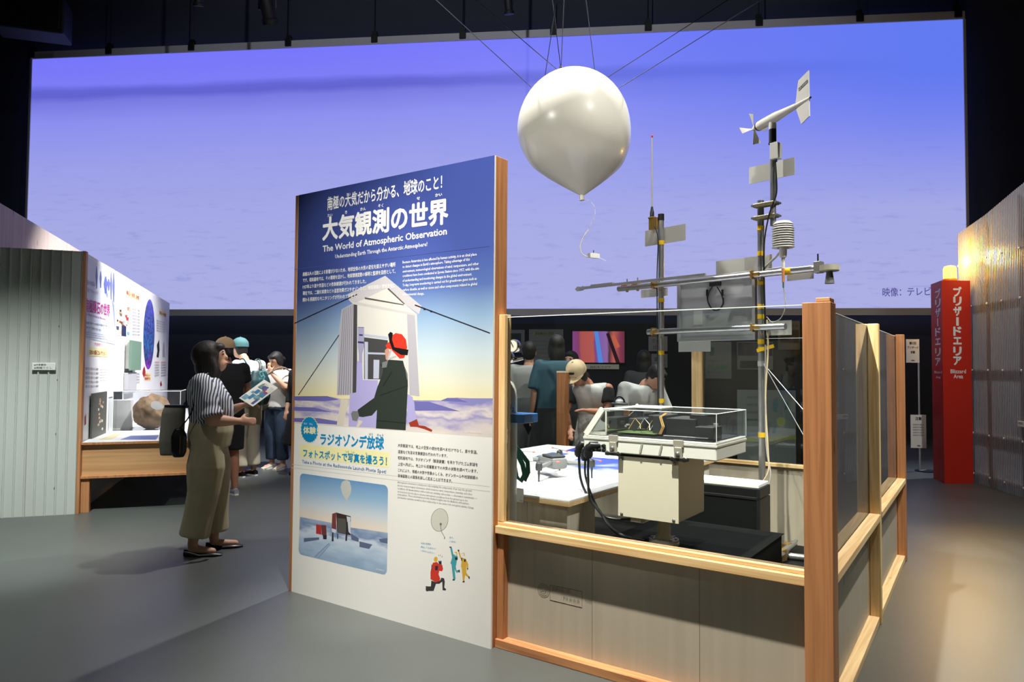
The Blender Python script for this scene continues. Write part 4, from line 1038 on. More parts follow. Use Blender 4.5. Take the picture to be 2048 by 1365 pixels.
# ================================================================== CRATE BEHIND
cy = 1.72
kx1 = B.pl(1520, 1060, cy)[0]; kz = 0.5 * (B.pl(1380, 957, cy)[1] + B.pl(1520, 968, cy)[1])
crate = thing('equipment_crate', 'black equipment crate with pale top and metal corners behind the spectrometer', 'crate', B.world(0, 0), B.rot)
kx0 = 1.80
MB().box(kx0, kx1, cy, cy + 0.24, 0, kz - 0.1, 0.006).build('case', m_blacksat, crate)
MB().box(kx0, kx1, cy, cy + 0.24, kz - 0.095, kz - 0.03, 0.006).build('lid', m_blacksat, crate)
MB().box(kx0 + 0.01, kx1 - 0.01, cy + 0.01, cy + 0.23, kz - 0.03, kz - 0.008, 0.003).build('pale_top', m_whiteb, crate)
for xx in (kx0, kx1 - 0.02):
    MB().box(xx, xx + 0.02, cy - 0.006, cy, 0.0, kz - 0.03, 0.002).build('edge_trim', m_dk, crate)
MB().box(kx0, kx1, cy - 0.006, cy, kz - 0.102, kz - 0.085, 0.002).build('edge_trim', m_dk, crate)
MB().box(kx1 - 0.16, kx1 - 0.06, cy - 0.012, cy, 0.3, 0.36, 0.004).build('latch', m_chr, crate)
MB().box(kx1 - 0.03, kx1 + 0.002, cy - 0.008, cy + 0.03, 0.0, 0.05, 0.004).build('corner_cap', m_alu, crate)
# ================================================================== WEATHER MAST
XL = -0.936
mast = thing('scaffold_mast', 'two grey scaffold pole mast with cross pipes, brass clamps and yellow tape', 'mast', M_.world(0, 0), M_.rot)
rz_ = M_.pl(1520, 402, 0)[1]; lz_ = M_.pl(1322, 430, 0)[1]
PR = 0.0243
MB().tube([(0, 0, 0), (0, 0, rz_)], PR, 18).build('pole', m_steel, mast, True)
MB().tube([(XL, 0, 0), (XL, 0, lz_)], PR, 18).build('pole', m_steel, mast, True)
MB().lathe([(PR + 0.002, lz_ - 0.05), (PR + 0.002, lz_ + 0.006)], 18, (XL, 0, 0)).build('pole_cap', m_blacksat, mast, True)
YP = -0.055
def hz(p0, p1, y):
    (xa, za), (xb, zb_) = M_.pl(*p0, y), M_.pl(*p1, y)
    z = 0.5 * (za + zb_)
    return xa, xb, z
xa, xb, z1p = hz((1237, 578), (1636, 537), YP)
pipe = MB().tube([(xa, YP, z1p), (xb, YP, z1p)], PR, 16).build('cross_pipe', m_steel, mast, True)
xc, xd, z2p = hz((1296, 664), (1571, 654), YP)
MB().tube([(xc, YP, z2p), (xd, YP, z2p)], PR, 16).build('cross_pipe', m_steel, mast, True)
def clamp(x, z, y=0.0, m=m_brass, sc=1.0):
    c = MB().box(x - 0.034 * sc, x + 0.034 * sc, y - 0.088 * sc, y + 0.03, z - 0.014, z + 0.014, 0.004).build('clamp', m, mast)
    MB().box(x - 0.038 * sc, x - 0.02, y - 0.095 * sc, y - 0.02, z - 0.032, z + 0.032, 0.004).build('clamp_jaw', m, c)
    MB().tube([(x + 0.036 * sc, y - 0.06, z - 0.05), (x + 0.036 * sc, y - 0.06, z + 0.06)], 0.006, 8).build('bolt', m_steel, c)
    MB().lathe([(0.012, 0), (0.012, 0.012)], 6, (x + 0.036 * sc, y - 0.06, z - 0.056)).build('nut', m_brass, c)
    return c
for x in (XL, 0):
    for z in (z1p, z2p):
        clamp(x, z)
for px in (1250, 1271):
    x = M_.pl(px, 575, YP)[0]
    clamp(x, z1p + 0.02, 0.0, mat('copper_clamp', (206, 132, 84), 0.35, 0.8), 0.8)
# thin white sensor beam above the pipe
xe, xf, z3p = hz((1160, 581), (1412, 545), -0.1)
beam = MB().box(xe, xf, -0.112, -0.092, z3p - 0.012, z3p + 0.012, 0.003).build('sensor_beam', m_alu, mast)
MB().prism([(xe - 0.06, z3p - 0.004), (xe - 0.03, z3p + 0.02), (xe + 0.02, z3p + 0.012), (xe + 0.05, z3p + 0.02), (xe + 0.05, z3p - 0.02), (xe - 0.03, z3p - 0.025)], -0.108, -0.098).build('beam_tip', m_plate, mast)
MB().box(xe + 0.15, xe + 0.42, -0.116, -0.09, z3p - 0.002, z3p + 0.022, 0.003).build('beam_shield', m_alu, mast)
# yellow tape bands
def tape(px, py, x, r=PR + 0.0015, y=0.0, h=0.018):
    z = M_.pl(px, py, 0)[1]
    MB().lathe([(r, z - h), (r + 0.001, z - h), (r + 0.001, z + h), (r, z + h)], 18, (x, y, 0)).build('yellow_tape', m_yellow, mast, True)
for py in (486, 601, 706, 802):
    tape(1322, py, XL)
for py in (508, 566, 614, 634, 684, 699, 870, 457):
    tape(1520, py, 0)
zt_ = M_.pl(1535, 697, -0.03)[1]
MB().obox((0.05, -0.03, zt_), (1, 0, 0.25), (0, 1, 0), (-0.25, 0, 1), 0.07, 0.003, 0.013).build('tape_tail', m_yellow, mast)
x5 = M_.pl(1577, 543, YP)[0]
MB().lathe([(PR + 0.002, -0.025), (PR + 0.002, 0.025)], 16, (x5, YP, z1p), (1, 0, 0)).build('yellow_tape', m_yellow, mast, True)
# upper thin pipe carrying the wind monitor
XU = M_.pl(1546, 400, -0.02)[0]
uz0, uz1 = M_.pl(1545, 452, -0.02)[1], M_.pl(1540, 318, -0.02)[1]
MB().tube([(XU, -0.02, uz0), (XU, -0.02, uz1)], 0.021, 16).build('upper_pipe', m_steel, mast, True)
for py in (411, 436):
    z = M_.pl(1530, py, 0)[1]
    c = MB().box(-0.035, XU + 0.032, -0.05, 0.015, z - 0.014, z + 0.014, 0.004).build('double_clamp', mat('dull_clamp', (150, 140, 110), 0.4, 0.8), mast)
    for xx in (-0.04, XU * 0.5, XU + 0.036):
        MB().tube([(xx, -0.055, z), (xx, 0.02, z)], 0.009, 8).build('bolt', m_steel, c)
# pale plates
def plate(pxa, pxb, pya, pyb, y, name='pale_plate'):
    (xa_, za_), (xb_, zb_) = M_.pl(pxa, (pya + pyb) / 2, y), M_.pl(pxb, (pya + pyb) / 2, y)
    zc = M_.pl((pxa + pxb) / 2, (pya + pyb) / 2, y)[1]
    hh = abs(M_.pl((pxa + pxb) / 2, pya, y)[1] - M_.pl((pxa + pxb) / 2, pyb, y)[1]) / 2
    MB().box(xa_, xb_, y, y + 0.004, zc - hh, zc + hh).build(name, m_plate, mast)
plate(1290, 1371, 455, 487, 0.03)
plate(1498, 1589, 325, 359, 0.03)
plate(1432, 1544, 516, 548, 0.05)
plate(1282, 1335, 578, 594, 0.03)
plate(1357, 1421, 682, 704, 0.035)
plate(1527, 1583, 642, 671, 0.03)
plate(1574, 1627, 546, 560, -0.02)
# cables
def mpt(px, py, y):
    x, z = M_.pl(px, py, y)
    return (x, y, z)
cab('cable', [mpt(1309, 452, -0.03), mpt(1316, 480, -0.03), mpt(1314, 560, -0.035), mpt(1315, 700, -0.03), mpt(1317, 860, -0.03)], 0.0045, m_cable, mast)
cab('cable', [mpt(1550, 318, -0.03), mpt(1552, 345, -0.045), mpt(1553, 385, -0.045), mpt(1545, 410, -0.05), mpt(1536, 440, -0.05), mpt(1528, 500, -0.035), mpt(1530, 640, -0.03), mpt(1531, 760, -0.035)], 0.006, m_cable, mast)
cab('cable', [mpt(1534, 640, -0.04), mpt(1536, 700, -0.05), mpt(1531, 800, -0.045), mpt(1536, 900, -0.05), mpt(1537, 940, -0.06), mpt(1525, 965, -0.08), mpt(1508, 985, -0.1)], 0.006, mat('tan_cable', (206, 186, 150), 0.5), mast)
cab('cable', [mpt(1531, 690, -0.04), mpt(1532, 880, -0.05), mpt(1541, 950, -0.06), mpt(1530, 980, -0.08), mpt(1508, 988, -0.1)], 0.0055, m_gcable, mast)
cab('cable', [mpt(1566, 570, -0.06), mpt(1571, 610, -0.05), mpt(1562, 636, -0.04), mpt(1545, 645, -0.03), mpt(1533, 634, -0.03)], 0.004, m_gcable, mast)
bag = MB()
for k in range(7):
    x, z = M_.pl(1480 + 6 * k, 988 + 2.5 * math.sin(k * 2.1), -0.1)
    bag.ell((x, -0.1 + 0.015 * math.sin(k * 3.0), z), (0.022, 0.025, 0.012 + 0.006 * math.sin(k * 1.7) + 0.008 * (1 - abs(k - 3) / 3.5)))
bag.build('cable_end_wrap', mat('clear_plastic_wrap', (206, 212, 208), 0.25), mast, remesh=0.005, iters=2)
# floor pipes and base clamps
q0, q1 = M_.gz(1549, 1126, 0.05), M_.gz(1588, 1092, 0.06)
MB().tube([(q0[0] - 0.25 * (q1[0] - q0[0]), q0[1] - 0.25 * (q1[1] - q0[1]), 0.075), (q1[0], q1[1], 0.075)], PR, 16).build('floor_pipe', m_steel, mast, True)
MB().tube([(q1[0], q1[1], 0.075), (q1[0] + 0.14 * (q1[0] - q0[0]), q1[1] + 0.14 * (q1[1] - q0[1]), 0.085)], 0.012, 10).build('pipe_stud', m_steel, mast, True)
r0 = M_.gz(1575, 1116, 0.028); r1 = M_.gz(1640, 1120, 0.028)
MB().tube([(r0[0] - 0.1, r0[1] - 0.0, 0.03), (r1[0], r1[1], 0.03)], PR, 16).build('floor_pipe', m_steel, mast, True)
MB().tube([(XL - 0.2, 0.1, 0.03), (0.15, 0.1, 0.03)], PR, 16).build('floor_pipe', m_steel, mast, True)
for px, py in ((1541, 1104), (1562, 1111), (1572, 1098)):
    c = M_.gz(px, py, 0.06)
    k_ = MB().box(c[0] - 0.04, c[0] + 0.03, c[1] - 0.035, c[1] + 0.035, 0.02, 0.105, 0.006).build('base_clamp', m_brass, mast)
    MB().tube([(c[0], c[1] - 0.04, 0.1), (c[0], c[1] - 0.04, 0.16)], 0.007, 8).build('bolt', m_steel, k_)
for x in (XL, 0):
    MB().box(x - 0.07, x + 0.07, -0.07, 0.07, 0.004, 0.01).build('foot_plate', m_steel, mast)
# guy wires down to the barrier corner
gw = thing('guy_wires', 'pair of thin steel stay wires running down from the right mast pole', 'stay wire', M_.world(0, 0), M_.rot)
ga = mpt(1527, 728, -0.03)
gb = M_.local(B.world(3.0, 1.2, 0.62)); gc = M_.local(B.world(2.97, 2.2, 0.62))
MB().tube([ga, gb], 0.0022, 5).build('stay', m_alu, gw)
MB().tube([ga, gc], 0.0022, 5).build('stay', m_alu, gw)
MB().lathe([(PR + 0.004, -0.02), (PR + 0.004, 0.02)], 16, (0, 0, ga[2])).build('stay_collar', m_alu, gw, True)

# solar panel (seen from behind)
sol = thing('solar_panel', 'grey backed solar panel with aluminium frame hung between the mast poles', 'solar panel', M_.world(0, 0), M_.rot)
sy = 0.0
sx0, sx1 = M_.pl(1355, 620, sy)[0], M_.pl(1511, 610, sy)[0]
sx0 = max(sx0, XL + 0.03); sx1 = min(sx1, -0.028)
sz1 = 0.5 * (M_.pl(1355, 555, sy)[1] + M_.pl(1511, 545, sy)[1]); sz0 = 0.5 * (M_.pl(1355, 683, sy)[1] + M_.pl(1511, 681, sy)[1])
MB().box(sx0 + 0.004, sx1 - 0.004, 0.016, 0.022, sz0 + 0.004, sz1 - 0.004).build('back_sheet', mat('solar_back', (170, 174, 176), 0.45), sol)
MB().box(sx0 + 0.004, sx1 - 0.004, 0.0225, 0.025, sz0 + 0.004, sz1 - 0.004).build('cells', mat('solar_cells', (16, 22, 44), 0.2), sol)
for a in ((sx0, sx0 + 0.026, sz0, sz1), (sx1 - 0.026, sx1, sz0, sz1)):
    MB().box(a[0], a[1], -0.008, 0.028, a[2], a[3], 0.002).build('frame_bar', m_alu, sol)
for a in ((sz0, sz0 + 0.03), (sz1 - 0.03, sz1)):
    MB().box(sx0 + 0.026, sx1 - 0.026, -0.008, 0.028, a[0], a[1], 0.002).build('frame_bar', m_alu, sol)
jx, jz = M_.pl(1430, 568, 0.0)
jb = MB().box(jx - 0.05, jx + 0.05, -0.012, 0.015, jz - 0.02, jz + 0.02, 0.006).build('junction_box', m_blacksat, sol)
def spt(px, py, y=-0.006):
    x, z = M_.pl(px, py, y)
    return (x, y, z)
cab('lead', [spt(1424, 574), spt(1417, 588), spt(1416, 604), spt(1424, 618), spt(1436, 621), spt(1446, 610), spt(1447, 596)], 0.005, m_cable, jb)
cab('lead', [spt(1434, 574), spt(1443, 590), spt(1446, 606), spt(1438, 619), spt(1426, 620), spt(1416, 604), spt(1414, 590)], 0.005, m_cable, jb)
for px in (1414.5, 1445):
    x, _, z = spt(px, 586)
    MB().tube([(x, -0.008, z - 0.025), (x, -0.008, z + 0.025)], 0.009, 8).build('plug', m_blacksat, jb)
lx, lz2 = M_.pl(1396, 636, 0.014)
MB().box(lx - 0.042, lx + 0.042, 0.013, 0.016, lz2 - 0.058, lz2 + 0.058).build('type_label', mat('label_grey', (205, 208, 206), 0.5), sol)

# whip antenna
ant = thing('whip_antenna', 'thin grey whip antenna with red tip on the left mast pole', 'antenna', M_.world(XL, 0), M_.rot)
ax_ = M_.pl(1304, 430, -0.02)[0] - XL
az0, az1 = lz_ - 0.02, M_.pl(1304, 275, -0.02)[1]
MB().box(ax_ - 0.03, -PR + 0.005, -0.03, 0.0, az0 - 0.1, az0 + 0.0, 0.003).build('bracket', m_brass, ant)
MB().lathe([(0.034, az0), (0.036, az0 + 0.008), (0.02, az0 + 0.012)], 20, (ax_, -0.02, 0)).build('ground_disc', m_brass, ant, True)
MB().lathe([(0.018, az0 + 0.012), (0.018, az0 + 0.05), (0.012, az0 + 0.075), (0.009, az0 + 0.1)], 14, (ax_, -0.02, 0)).build('base', m_blacksat, ant, True)
MB().tube([(ax_, -0.02, az0 + 0.1), (ax_, -0.02, az1)], [0.0075, 0.006], 10).build('whip', mat('whip_grey', (168, 166, 160), 0.4), ant, True)
MB().lathe([(0.008, az1), (0.009, az1 + 0.004), (0.009, az1 + 0.018), (0.005, az1 + 0.022)], 12, (ax_, -0.02, 0)).build('tip', mat('red_tip', (190, 24, 40), 0.4), ant, True)

# wind monitor
wc = M_.world(XU, -0.02, 0)
hub = np.array([wc[0], wc[1]])
nose = P(1515, 262, 5.62); wz = nose[2]
ax_dir = np.array([0.15, -0.55]); ax_dir = ax_dir / np.linalg.norm(ax_dir)
wm = thing('wind_monitor', 'white propeller wind monitor with tail fin on top of the right pole', 'anemometer', (wc[0], wc[1], 0), math.atan2(ax_dir[1], ax_dir[0]))
m_wm = mat('wind_white', (214, 212, 204), 0.45)
wz = 0.5 * (P(1541, 246, wc[1])[2] + wz)
cz_k1, cz_k0 = P(1540, 259, wc[1])[2], P(1540, 287, wc[1])[2]
MB().lathe([(0.021, uz1 - 0.01), (0.021, cz_k0)], 16).build('mounting_post', m_plate, wm, True)
MB().lathe([(0.03, cz_k0 - 0.006), (0.03, cz_k0 + 0.006), (0.0265, cz_k0 + 0.008), (0.0265, cz_k1)], 20).build('black_collar', m_blacksat, wm, True)
MB().lathe([(0.0265, cz_k1), (0.027, cz_k1 + 0.03), (0.022, wz - 0.005)], 20).build('neck', m_wm, wm, True)
MB().lathe([(0.018, -0.2), (0.034, -0.17), (0.036, -0.1), (0.036, 0.04), (0.028, 0.14), (0.019, 0.27)], 22, (0, 0, wz), (1, 0, 0)).build('body', m_wm, wm, True)
MB().lathe([(0.006, -0.25), (0.02, -0.225), (0.026, -0.2)], 16, (0, 0, wz), (1, 0, 0)).build('nose_hub', m_wm, wm, True)
MB().lathe([(0.0365, -0.175), (0.0365, -0.168)], 22, (0, 0, wz), (1, 0, 0)).build('seam_ring', m_dk, wm)
MB().tube([(0.26, 0, wz), (0.42, 0, wz + 0.005)], [0.017, 0.008], 12).build('tail_boom', m_wm, wm, True)
MB().ell((0.424, 0, wz + 0.006), (0.008, 0.008, 0.008)).build('end_knob', m_blacksat, wm, True)
MB().prism([(0.27, wz + 0.02), (0.30, wz + 0.17), (0.41, wz + 0.2), (0.415, wz - 0.12), (0.33, wz - 0.15), (0.27, wz - 0.015)], -0.0035, 0.0035).build('tail_fin', m_wm, wm)
fb = MB().obox((0.355, -0.0045, wz + 0.115), (1, 0, 0.28), (0, 1, 0), (-0.28, 0, 1), 0.05, 0.0006, 0.011).build('maker_plate', m_bk, wm)
MB().obox((0.355, 0.0045, wz + 0.115), (1, 0, 0.28), (0, 1, 0), (-0.28, 0, 1), 0.05, 0.0006, 0.011).build('maker_plate', m_bk, wm)
lettering(wm, 'R.M. YOUNG', (0.312, wz + 0.097), (0.398, wz + 0.121), 0.011, m_ink, -0.0054, 0.01)
for k in range(4):
    a = R(12 + 90 * k)
    u = Vector((0, math.cos(a), math.sin(a))); v = Vector((0, -math.sin(a), math.cos(a))); n = Vector((1, 0, 0))
    c = Vector((-0.235, 0, wz))
    pts_ = []
    for t, wd, tw in ((0.012, 0.006, 0.9), (0.05, 0.014, 0.7), (0.09, 0.024, 0.5), (0.118, 0.03, 0.4)):
        e = v * math.cos(tw) + n * math.sin(tw)
        pts_.append((c + u * t + e * wd, c + u * t - e * wd))
    vs_ = []
    for a1, a2 in pts_:
        th = n * 0.0012
        vs_ += [a1 - th, a2 - th, a2 + th, a1 + th]
    fs_ = [(3, 2, 1, 0), (12, 13, 14, 15)]
    for i in range(3):
        for j in range(4):
            fs_.append((4 * i + j, 4 * i + (j + 1) % 4, 4 * i + 4 + (j + 1) % 4, 4 * i + 4 + j))
    MB().add(vs_, fs_).build('propeller_blade', m_wm, wm, True)
jbx = thing('sensor_junction_box', 'small pale grey junction box strapped below the wind monitor', 'junction box', M_.world(0, 0), M_.rot)
jx0, jz1 = M_.pl(1545, 289, -0.03); jx1, jz0 = M_.pl(1560, 317, -0.03)
MB().box(jx0, jx1, -0.06, 0.0, jz0, jz1, 0.004).build('box', m_plate, jbx)
MB().box(jx0 - 0.002, jx1 + 0.002, -0.066, -0.0605, jz0 - 0.002, jz1 + 0.002, 0.002).build('cover', m_plate, jbx)
MB().tube([((jx0 + jx1) / 2, -0.03, jz0), ((jx0 + jx1) / 2, -0.03, jz0 - 0.02)], 0.007, 8).build('gland', mat('blue_gland', (40, 70, 130), 0.4), jbx)

# radiation shield
sh = thing('radiation_shield', 'white louvred temperature shield of stacked discs beside the right pole', 'weather sensor', M_.world(*[M_.pl(1566, 480, -0.08)[0], -0.08], 0), M_.rot)
s1, s0 = M_.pl(1566, 449, -0.08)[1], M_.pl(1566, 496, -0.08)[1]
m_sh = mat('shield_white', (226, 225, 218), 0.5)
n = 10
for k in range(n):
    z = s0 + (s1 - s0) * k / n
    r_ = 0.076 if k < n - 1 else 0.07
    MB().lathe([(r_, z), (r_ + 0.002, z + 0.003), (r_ * 0.78, z + 0.0145), (r_ * 0.6, z + 0.0145), (r_ * 0.6, z + 0.002)], 26).build('louvre_disc', m_sh, sh, True)
MB().lathe([(0.04, s0), (0.04, s1)], 18).build('core', m_sh, sh, True)
MB().lathe([(0.07, s1), (0.05, s1 + 0.02), (0.01, s1 + 0.026)], 26).build('top_cap', m_sh, sh, True)
MB().lathe([(0.022, s0 - 0.07), (0.026, s0 - 0.05), (0.028, s0)], 16).build('throat', m_sh, sh, True)
sA = M_.pl(1566, 565, -0.08)[1]
MB().tube([(0, 0, s0 - 0.06), (0, 0, sA + 0.1)], 0.012, 12).build('stem', m_plate, sh, True)
MB().tube([(0, 0, sA + 0.1), (0, 0, sA)], [0.012, 0.009], 12).build('stem_end', mat('copper_stem', (176, 118, 74), 0.5), sh, True)
MB().tube([(0, 0, sA), (0, 0, sA - 0.04)], 0.006, 8).build('green_plug', mat('green_plug', (40, 90, 70), 0.5), sh)
xo = -M_.pl(1566, 480, -0.08)[0]
MB().tube([(-0.02, 0, s0 - 0.03), (xo + 0.03, 0.06, s0 - 0.13)], 0.009, 8).build('support_arm', m_plate, sh)
MB().tube([(-0.01, 0, s0 - 0.14), (xo + 0.02, 0.06, s0 - 0.14)], 0.006, 8).build('support_arm', m_plate, sh)
MB().lathe([(PR + 0.003, s0 - 0.16), (PR + 0.003, s0 - 0.11)], 16, (xo, 0.08, 0)).build('pole_band', m_alu, sh, True)

# downward looking sensor at the right end of the long pipe
ex_ = M_.pl(1659, 545, YP)[0]
sn = thing('disc_sensor', 'grey disc sensor with cone below at the right end of the mast pipe', 'weather sensor', M_.world(ex_, YP, 0), M_.rot)
m_ol = mat('olive_grey', (150, 148, 128), 0.5)
sz = z1p
MB().lathe([(0.058, sz - 0.03), (0.064, sz - 0.026), (0.064, sz + 0.012), (0.05, sz + 0.014)], 26).build('disc', m_ol, sn, True)
MB().lathe([(0.032, sz - 0.115), (0.028, sz - 0.09), (0.02, sz - 0.03)], 20).build('cone', mat('dark_cone', (88, 88, 88), 0.5), sn, True)
MB().tube([(-0.06, 0, sz - 0.012), (xb - ex_ - 0.0, 0, sz - 0.006)], 0.011, 10).build('arm', m_steel, sn, True)
MB().box(xb - ex_ - 0.02, xb - ex_ + 0.03, -0.03, 0.03, sz - 0.035, sz + 0.045, 0.004).build('end_clamp', m_steel, sn)
MB().tube([(xb - ex_, -0.0, sz + 0.04), (xb - ex_, 0.0, sz + 0.1)], 0.006, 8).build('clamp_screw', m_dk, sn)

# ================================================================== BALLOON
BY = 6.3
bc = P(1147, 262, BY); rb = 114 / F_PX * BY * 1.0
bal = thing('weather_balloon', 'large white weather balloon hanging from thin wires above the barrier', 'balloon', tuple(bc), 0.0)
tip = P(1163, 391, BY) - bc
prof = []
for k in range(0, 25):
    a = R(128) * k / 24.0
    prof.append((rb * math.sin(a), rb * math.cos(a) * (1.088 if a < math.pi / 2 else 1.0)))
r0_, zt0 = prof[-1]
zend = tip[2]
for k in range(1, 13):
    t = k / 12.0
    prof.append((r0_ * (1 - t) + 0.018 * t + 0.05 * rb * 4 * t * (1 - t) * (1 - 0.5 * t), zt0 + (zend - zt0) * t))
vs_ = []; fs_ = []; SEG = 64
for i, (r_, z) in enumerate(prof):
    off = tip[0] * max(0.0, (0.15 - z / rb) / 1.25) ** 1.6 if z < 0.15 * rb else 0.0
    lo_ = max(0.0, min(1.0, (-z / rb - 0.35) / 0.75))
    for k in range(SEG):
        a = 2 * math.pi * k / SEG
        f_ = 1 + 0.010 * lo_ * math.sin(9 * a) + 0.008 * lo_ * math.sin(17 * a + 1)
        vs_.append((off + r_ * f_ * math.cos(a), r_ * f_ * math.sin(a), z))
for i in range(len(prof) - 1):
    for k in range(SEG):
        fs_.append((i * SEG + k, i * SEG + (k + 1) % SEG, (i + 1) * SEG + (k + 1) % SEG, (i + 1) * SEG + k))
m_bal = mat('balloon_rubber', (224, 222, 210), 0.3, sss=0.0, coat=0.25)
MB().add(vs_, fs_).build('envelope', m_bal, bal, True)
MB().tube([(tip[0], 0, zend + 0.01), (tip[0] + 0.004, 0, zend - 0.045)], [0.02, 0.024], 14).build('neck', m_bal, bal, True)
MB().tube([(tip[0] + 0.005, 0, zend + 0.01), (tip[0] + 0.035, -0.01, zend + 0.045)], 0.008, 6).build('neck_clip', m_dk, bal)
m_wire = mat('hanging_wire', (60, 62, 74), 0.4, 0.5)
def up_wire(p0, p1, Y1, name='suspension_wire'):
    a = P(*p0, BY) - bc; b = P(*p1, Y1) - bc
    d = b - a
    k = (10.15 - bc[2] - a[2]) / d[2]
    MB().tube([tuple(a), tuple(a + d * k)], 0.0035, 5).build(name, m_wire, bal)
for p0, p1, Yq in (((1122, 140), (1105, 0), 6.3), ((1122, 140), (1128, 0), 6.35), ((1090, 152), (1113, 0), 6.3), ((1190, 144), (1172, 0), 6.3),
                   ((1118, 143), (870, -70), 5.6), ((1064, 176), (872, 0), 6.6), ((1213, 156), (1456, 0), 6.6), ((1235, 178), (1490, 20), 5.8)):
    up_wire(p0, p1, Yq)
MB().lathe([(0.012, -0.03), (0.02, -0.01), (0.012, 0.02)], 12, tuple(P(1122, 137, BY) - bc)).build('top_fitting', m_dk, bal, True)
# radiosonde dangling on its string
rs = thing('radiosonde', 'small white radiosonde with curved sensor tail dangling on a thread under the balloon', 'radiosonde', tuple(bc), 0.0)
def rpt(px, py):
    return tuple(P(px, py, BY) - bc)
cab('thread', [rpt(1166, 397), rpt(1178, 402), rpt(1188, 412), rpt(1190, 430), rpt(1182, 448), rpt(1178, 458)], 0.002, m_ink, rs)
cab('sensor_tail', [rpt(1178, 458), rpt(1166, 476), rpt(1160, 496), rpt(1166, 510), rpt(1180, 515)], 0.0055, m_ink, rs)
c = Vector(rpt(1187, 512))
MB().obox(c, (1, 0.3, -0.05), (-0.3, 1, 0.1), (0, 0.1, 1), 0.045, 0.035, 0.02).build('case', m_ink, rs)
MB().obox(c + Vector((0.0, 0, 0.021)), (1, 0.3, -0.05), (-0.3, 1, 0.1), (0, 0.1, 1), 0.03, 0.025, 0.003).build('lid', mat('sonde_lid', (224, 222, 206), 0.5), rs)
MB().tube([c + Vector((0, 0, 0.02)), c + Vector((0, 0, 0.05))], 0.004, 6).build('hook', m_dk, rs)
MB().tube([c + Vector((0.04, 0, -0.01)), c + Vector((0.11, 0, -0.045))], 0.0015, 5).build('aerial', m_ink, rs)
# ================================================================== METEORITE BOOTH (left)
KW = Frame((-4.05, 6.72), 108.6)             # same corner, facing the poster wall
BH = 2.46
booth = thing('meteorite_booth', 'meteorite exhibit booth with bright white poster wall and corrugated grey end wall', 'exhibit booth', K.world(0, 0), K.rot)
# corrugated end sheet: ribs are pressed into one sheet, two sheets meet at a lap
m_corr = mat('pale_corrugated_sheet', (196, 200, 194), 0.45)
def corr_sheet(x0, x1, z0, z1, y, pitch=0.083, parent=None, name='corrugated_sheet', m=None, d=0.014, rib=0.007):
    xs = []
    x = x0
    while x < x1 - 1e-6:
        xs += [(x, 0), (min(x + pitch - 3 * rib, x1), 0), (min(x + pitch - 2 * rib, x1), -d), (min(x + pitch - rib, x1), -d)]
        x += pitch
    xs.append((x1, 0))
    out = [xs[0]]
    for q in xs[1:]:
        if q[0] > out[-1][0] + 1e-6:
            out.append(q)
    n = len(out)
    vs = [(x, y + o, z0) for x, o in out] + [(x, y + o, z1) for x, o in out] + [(x, y + o + 0.003, z0) for x, o in out] + [(x, y + o + 0.003, z1) for x, o in out]
    fs = []
    for i in range(n - 1):
        fs += [(i, i + 1, n + i + 1, n + i), (2 * n + i, 3 * n + i, 3 * n + i + 1, 2 * n + i + 1), (n + i, n + i + 1, 3 * n + i + 1, 3 * n + i)]
    return MB().add(vs, fs).build(name, m or m_corr, parent)
for x0, x1 in ((-0.415, -0.012), (-0.83, -0.417), (-1.245, -0.832), (-1.66, -1.247)):
    sh_ = corr_sheet(x0, x1, 0.0, BH, -0.02, parent=booth)
    for z in (0.25, 0.75, 1.25, 1.75, 2.42):
        MB().lathe([(0.009, 0), (0.007, 0.005)], 8, ((x0 + x1) / 2 + 0.03, -0.022, z), (0, -1, 0)).build('screw', m_steel, sh_)
m_brn = wood('booth_edge_wood', (196, 138, 92), (166, 112, 72), 2)
MB().box(-0.012, 0.018, -0.03, 0.05, 0, BH + 0.004, 0.002).build('edge_strip', m_brn, booth)
MB().box(-1.66, -0.05, -0.012, -0.002, 0, BH).build('back_board', m_birch, booth)
m_ply = wood('pink_plywood', (196, 180, 172), (178, 162, 152), 2, 6)
MB().box(-0.725, -0.70, 0.0, 2.95, 0, 2.875).build('tall_plywood_wall', m_ply, booth)
MB().box(-0.03, -0.002, 0.05, 5.95, 0, BH).build('poster_wall', mat('poster_wall_white', (238, 238, 240), 0.5), booth)
# prints on the wall
def wp(px, py):
    return KW.pl(px, py, 0.0)
def wflat(poly, m, name, k=1):
    q = [wp(*p) for p in poly]
    # wall frame (v, z) expressed in the booth frame: x = 0, y = v
    return MB().add([(0.0006 * k, v, z) for v, z in q], [tuple(range(len(q)))]).build(name, m, booth)
def wquad(x0, x1, ytl, ytr, ybl, ybr, m, name, k=1):
    return wflat([(x0, ytl), (x1, ytr), (x1, ybr), (x0, ybl)], m, name, k)
m_pos = ramp_mat('poster_pale_blue', [(0.0, (196, 206, 222)), (0.5, (208, 216, 230)), (1.0, (226, 230, 236))], 2, 1.35, 2.45, rough=0.5)
wquad(167, 232, 512, 548, 676, 690, m_pos, 'meteorite_poster')
m_vi = mat('violet_ink', (92, 100, 170), 0.5); m_ma = mat('magenta_ink', (176, 48, 130), 0.5); m_pk = mat('faded_violet_ink', (150, 120, 170), 0.5); m_rd = mat('red_ink', (196, 84, 88), 0.5)
for x, ya, yb, w_ in ((193, 533, 578, 2.2), (201, 543, 576, 2.2), (211, 553, 588, 4), (217, 558, 582, 3), (222, 545, 600, 2.2), (227, 545, 605, 2.4)):
    wflat([(x - w_ * 0.3, ya), (x + w_ * 0.3, ya), (x + w_, (ya + yb) / 2 - 4), (x + w_ * 0.4, yb), (x - w_ * 0.4, yb), (x - w_, (ya + yb) / 2 - 2)], m_vi, 'explorer_silhouette', 2)
m_sh2 = mat('pale_shadow_ink', (120, 140, 214), 0.5)
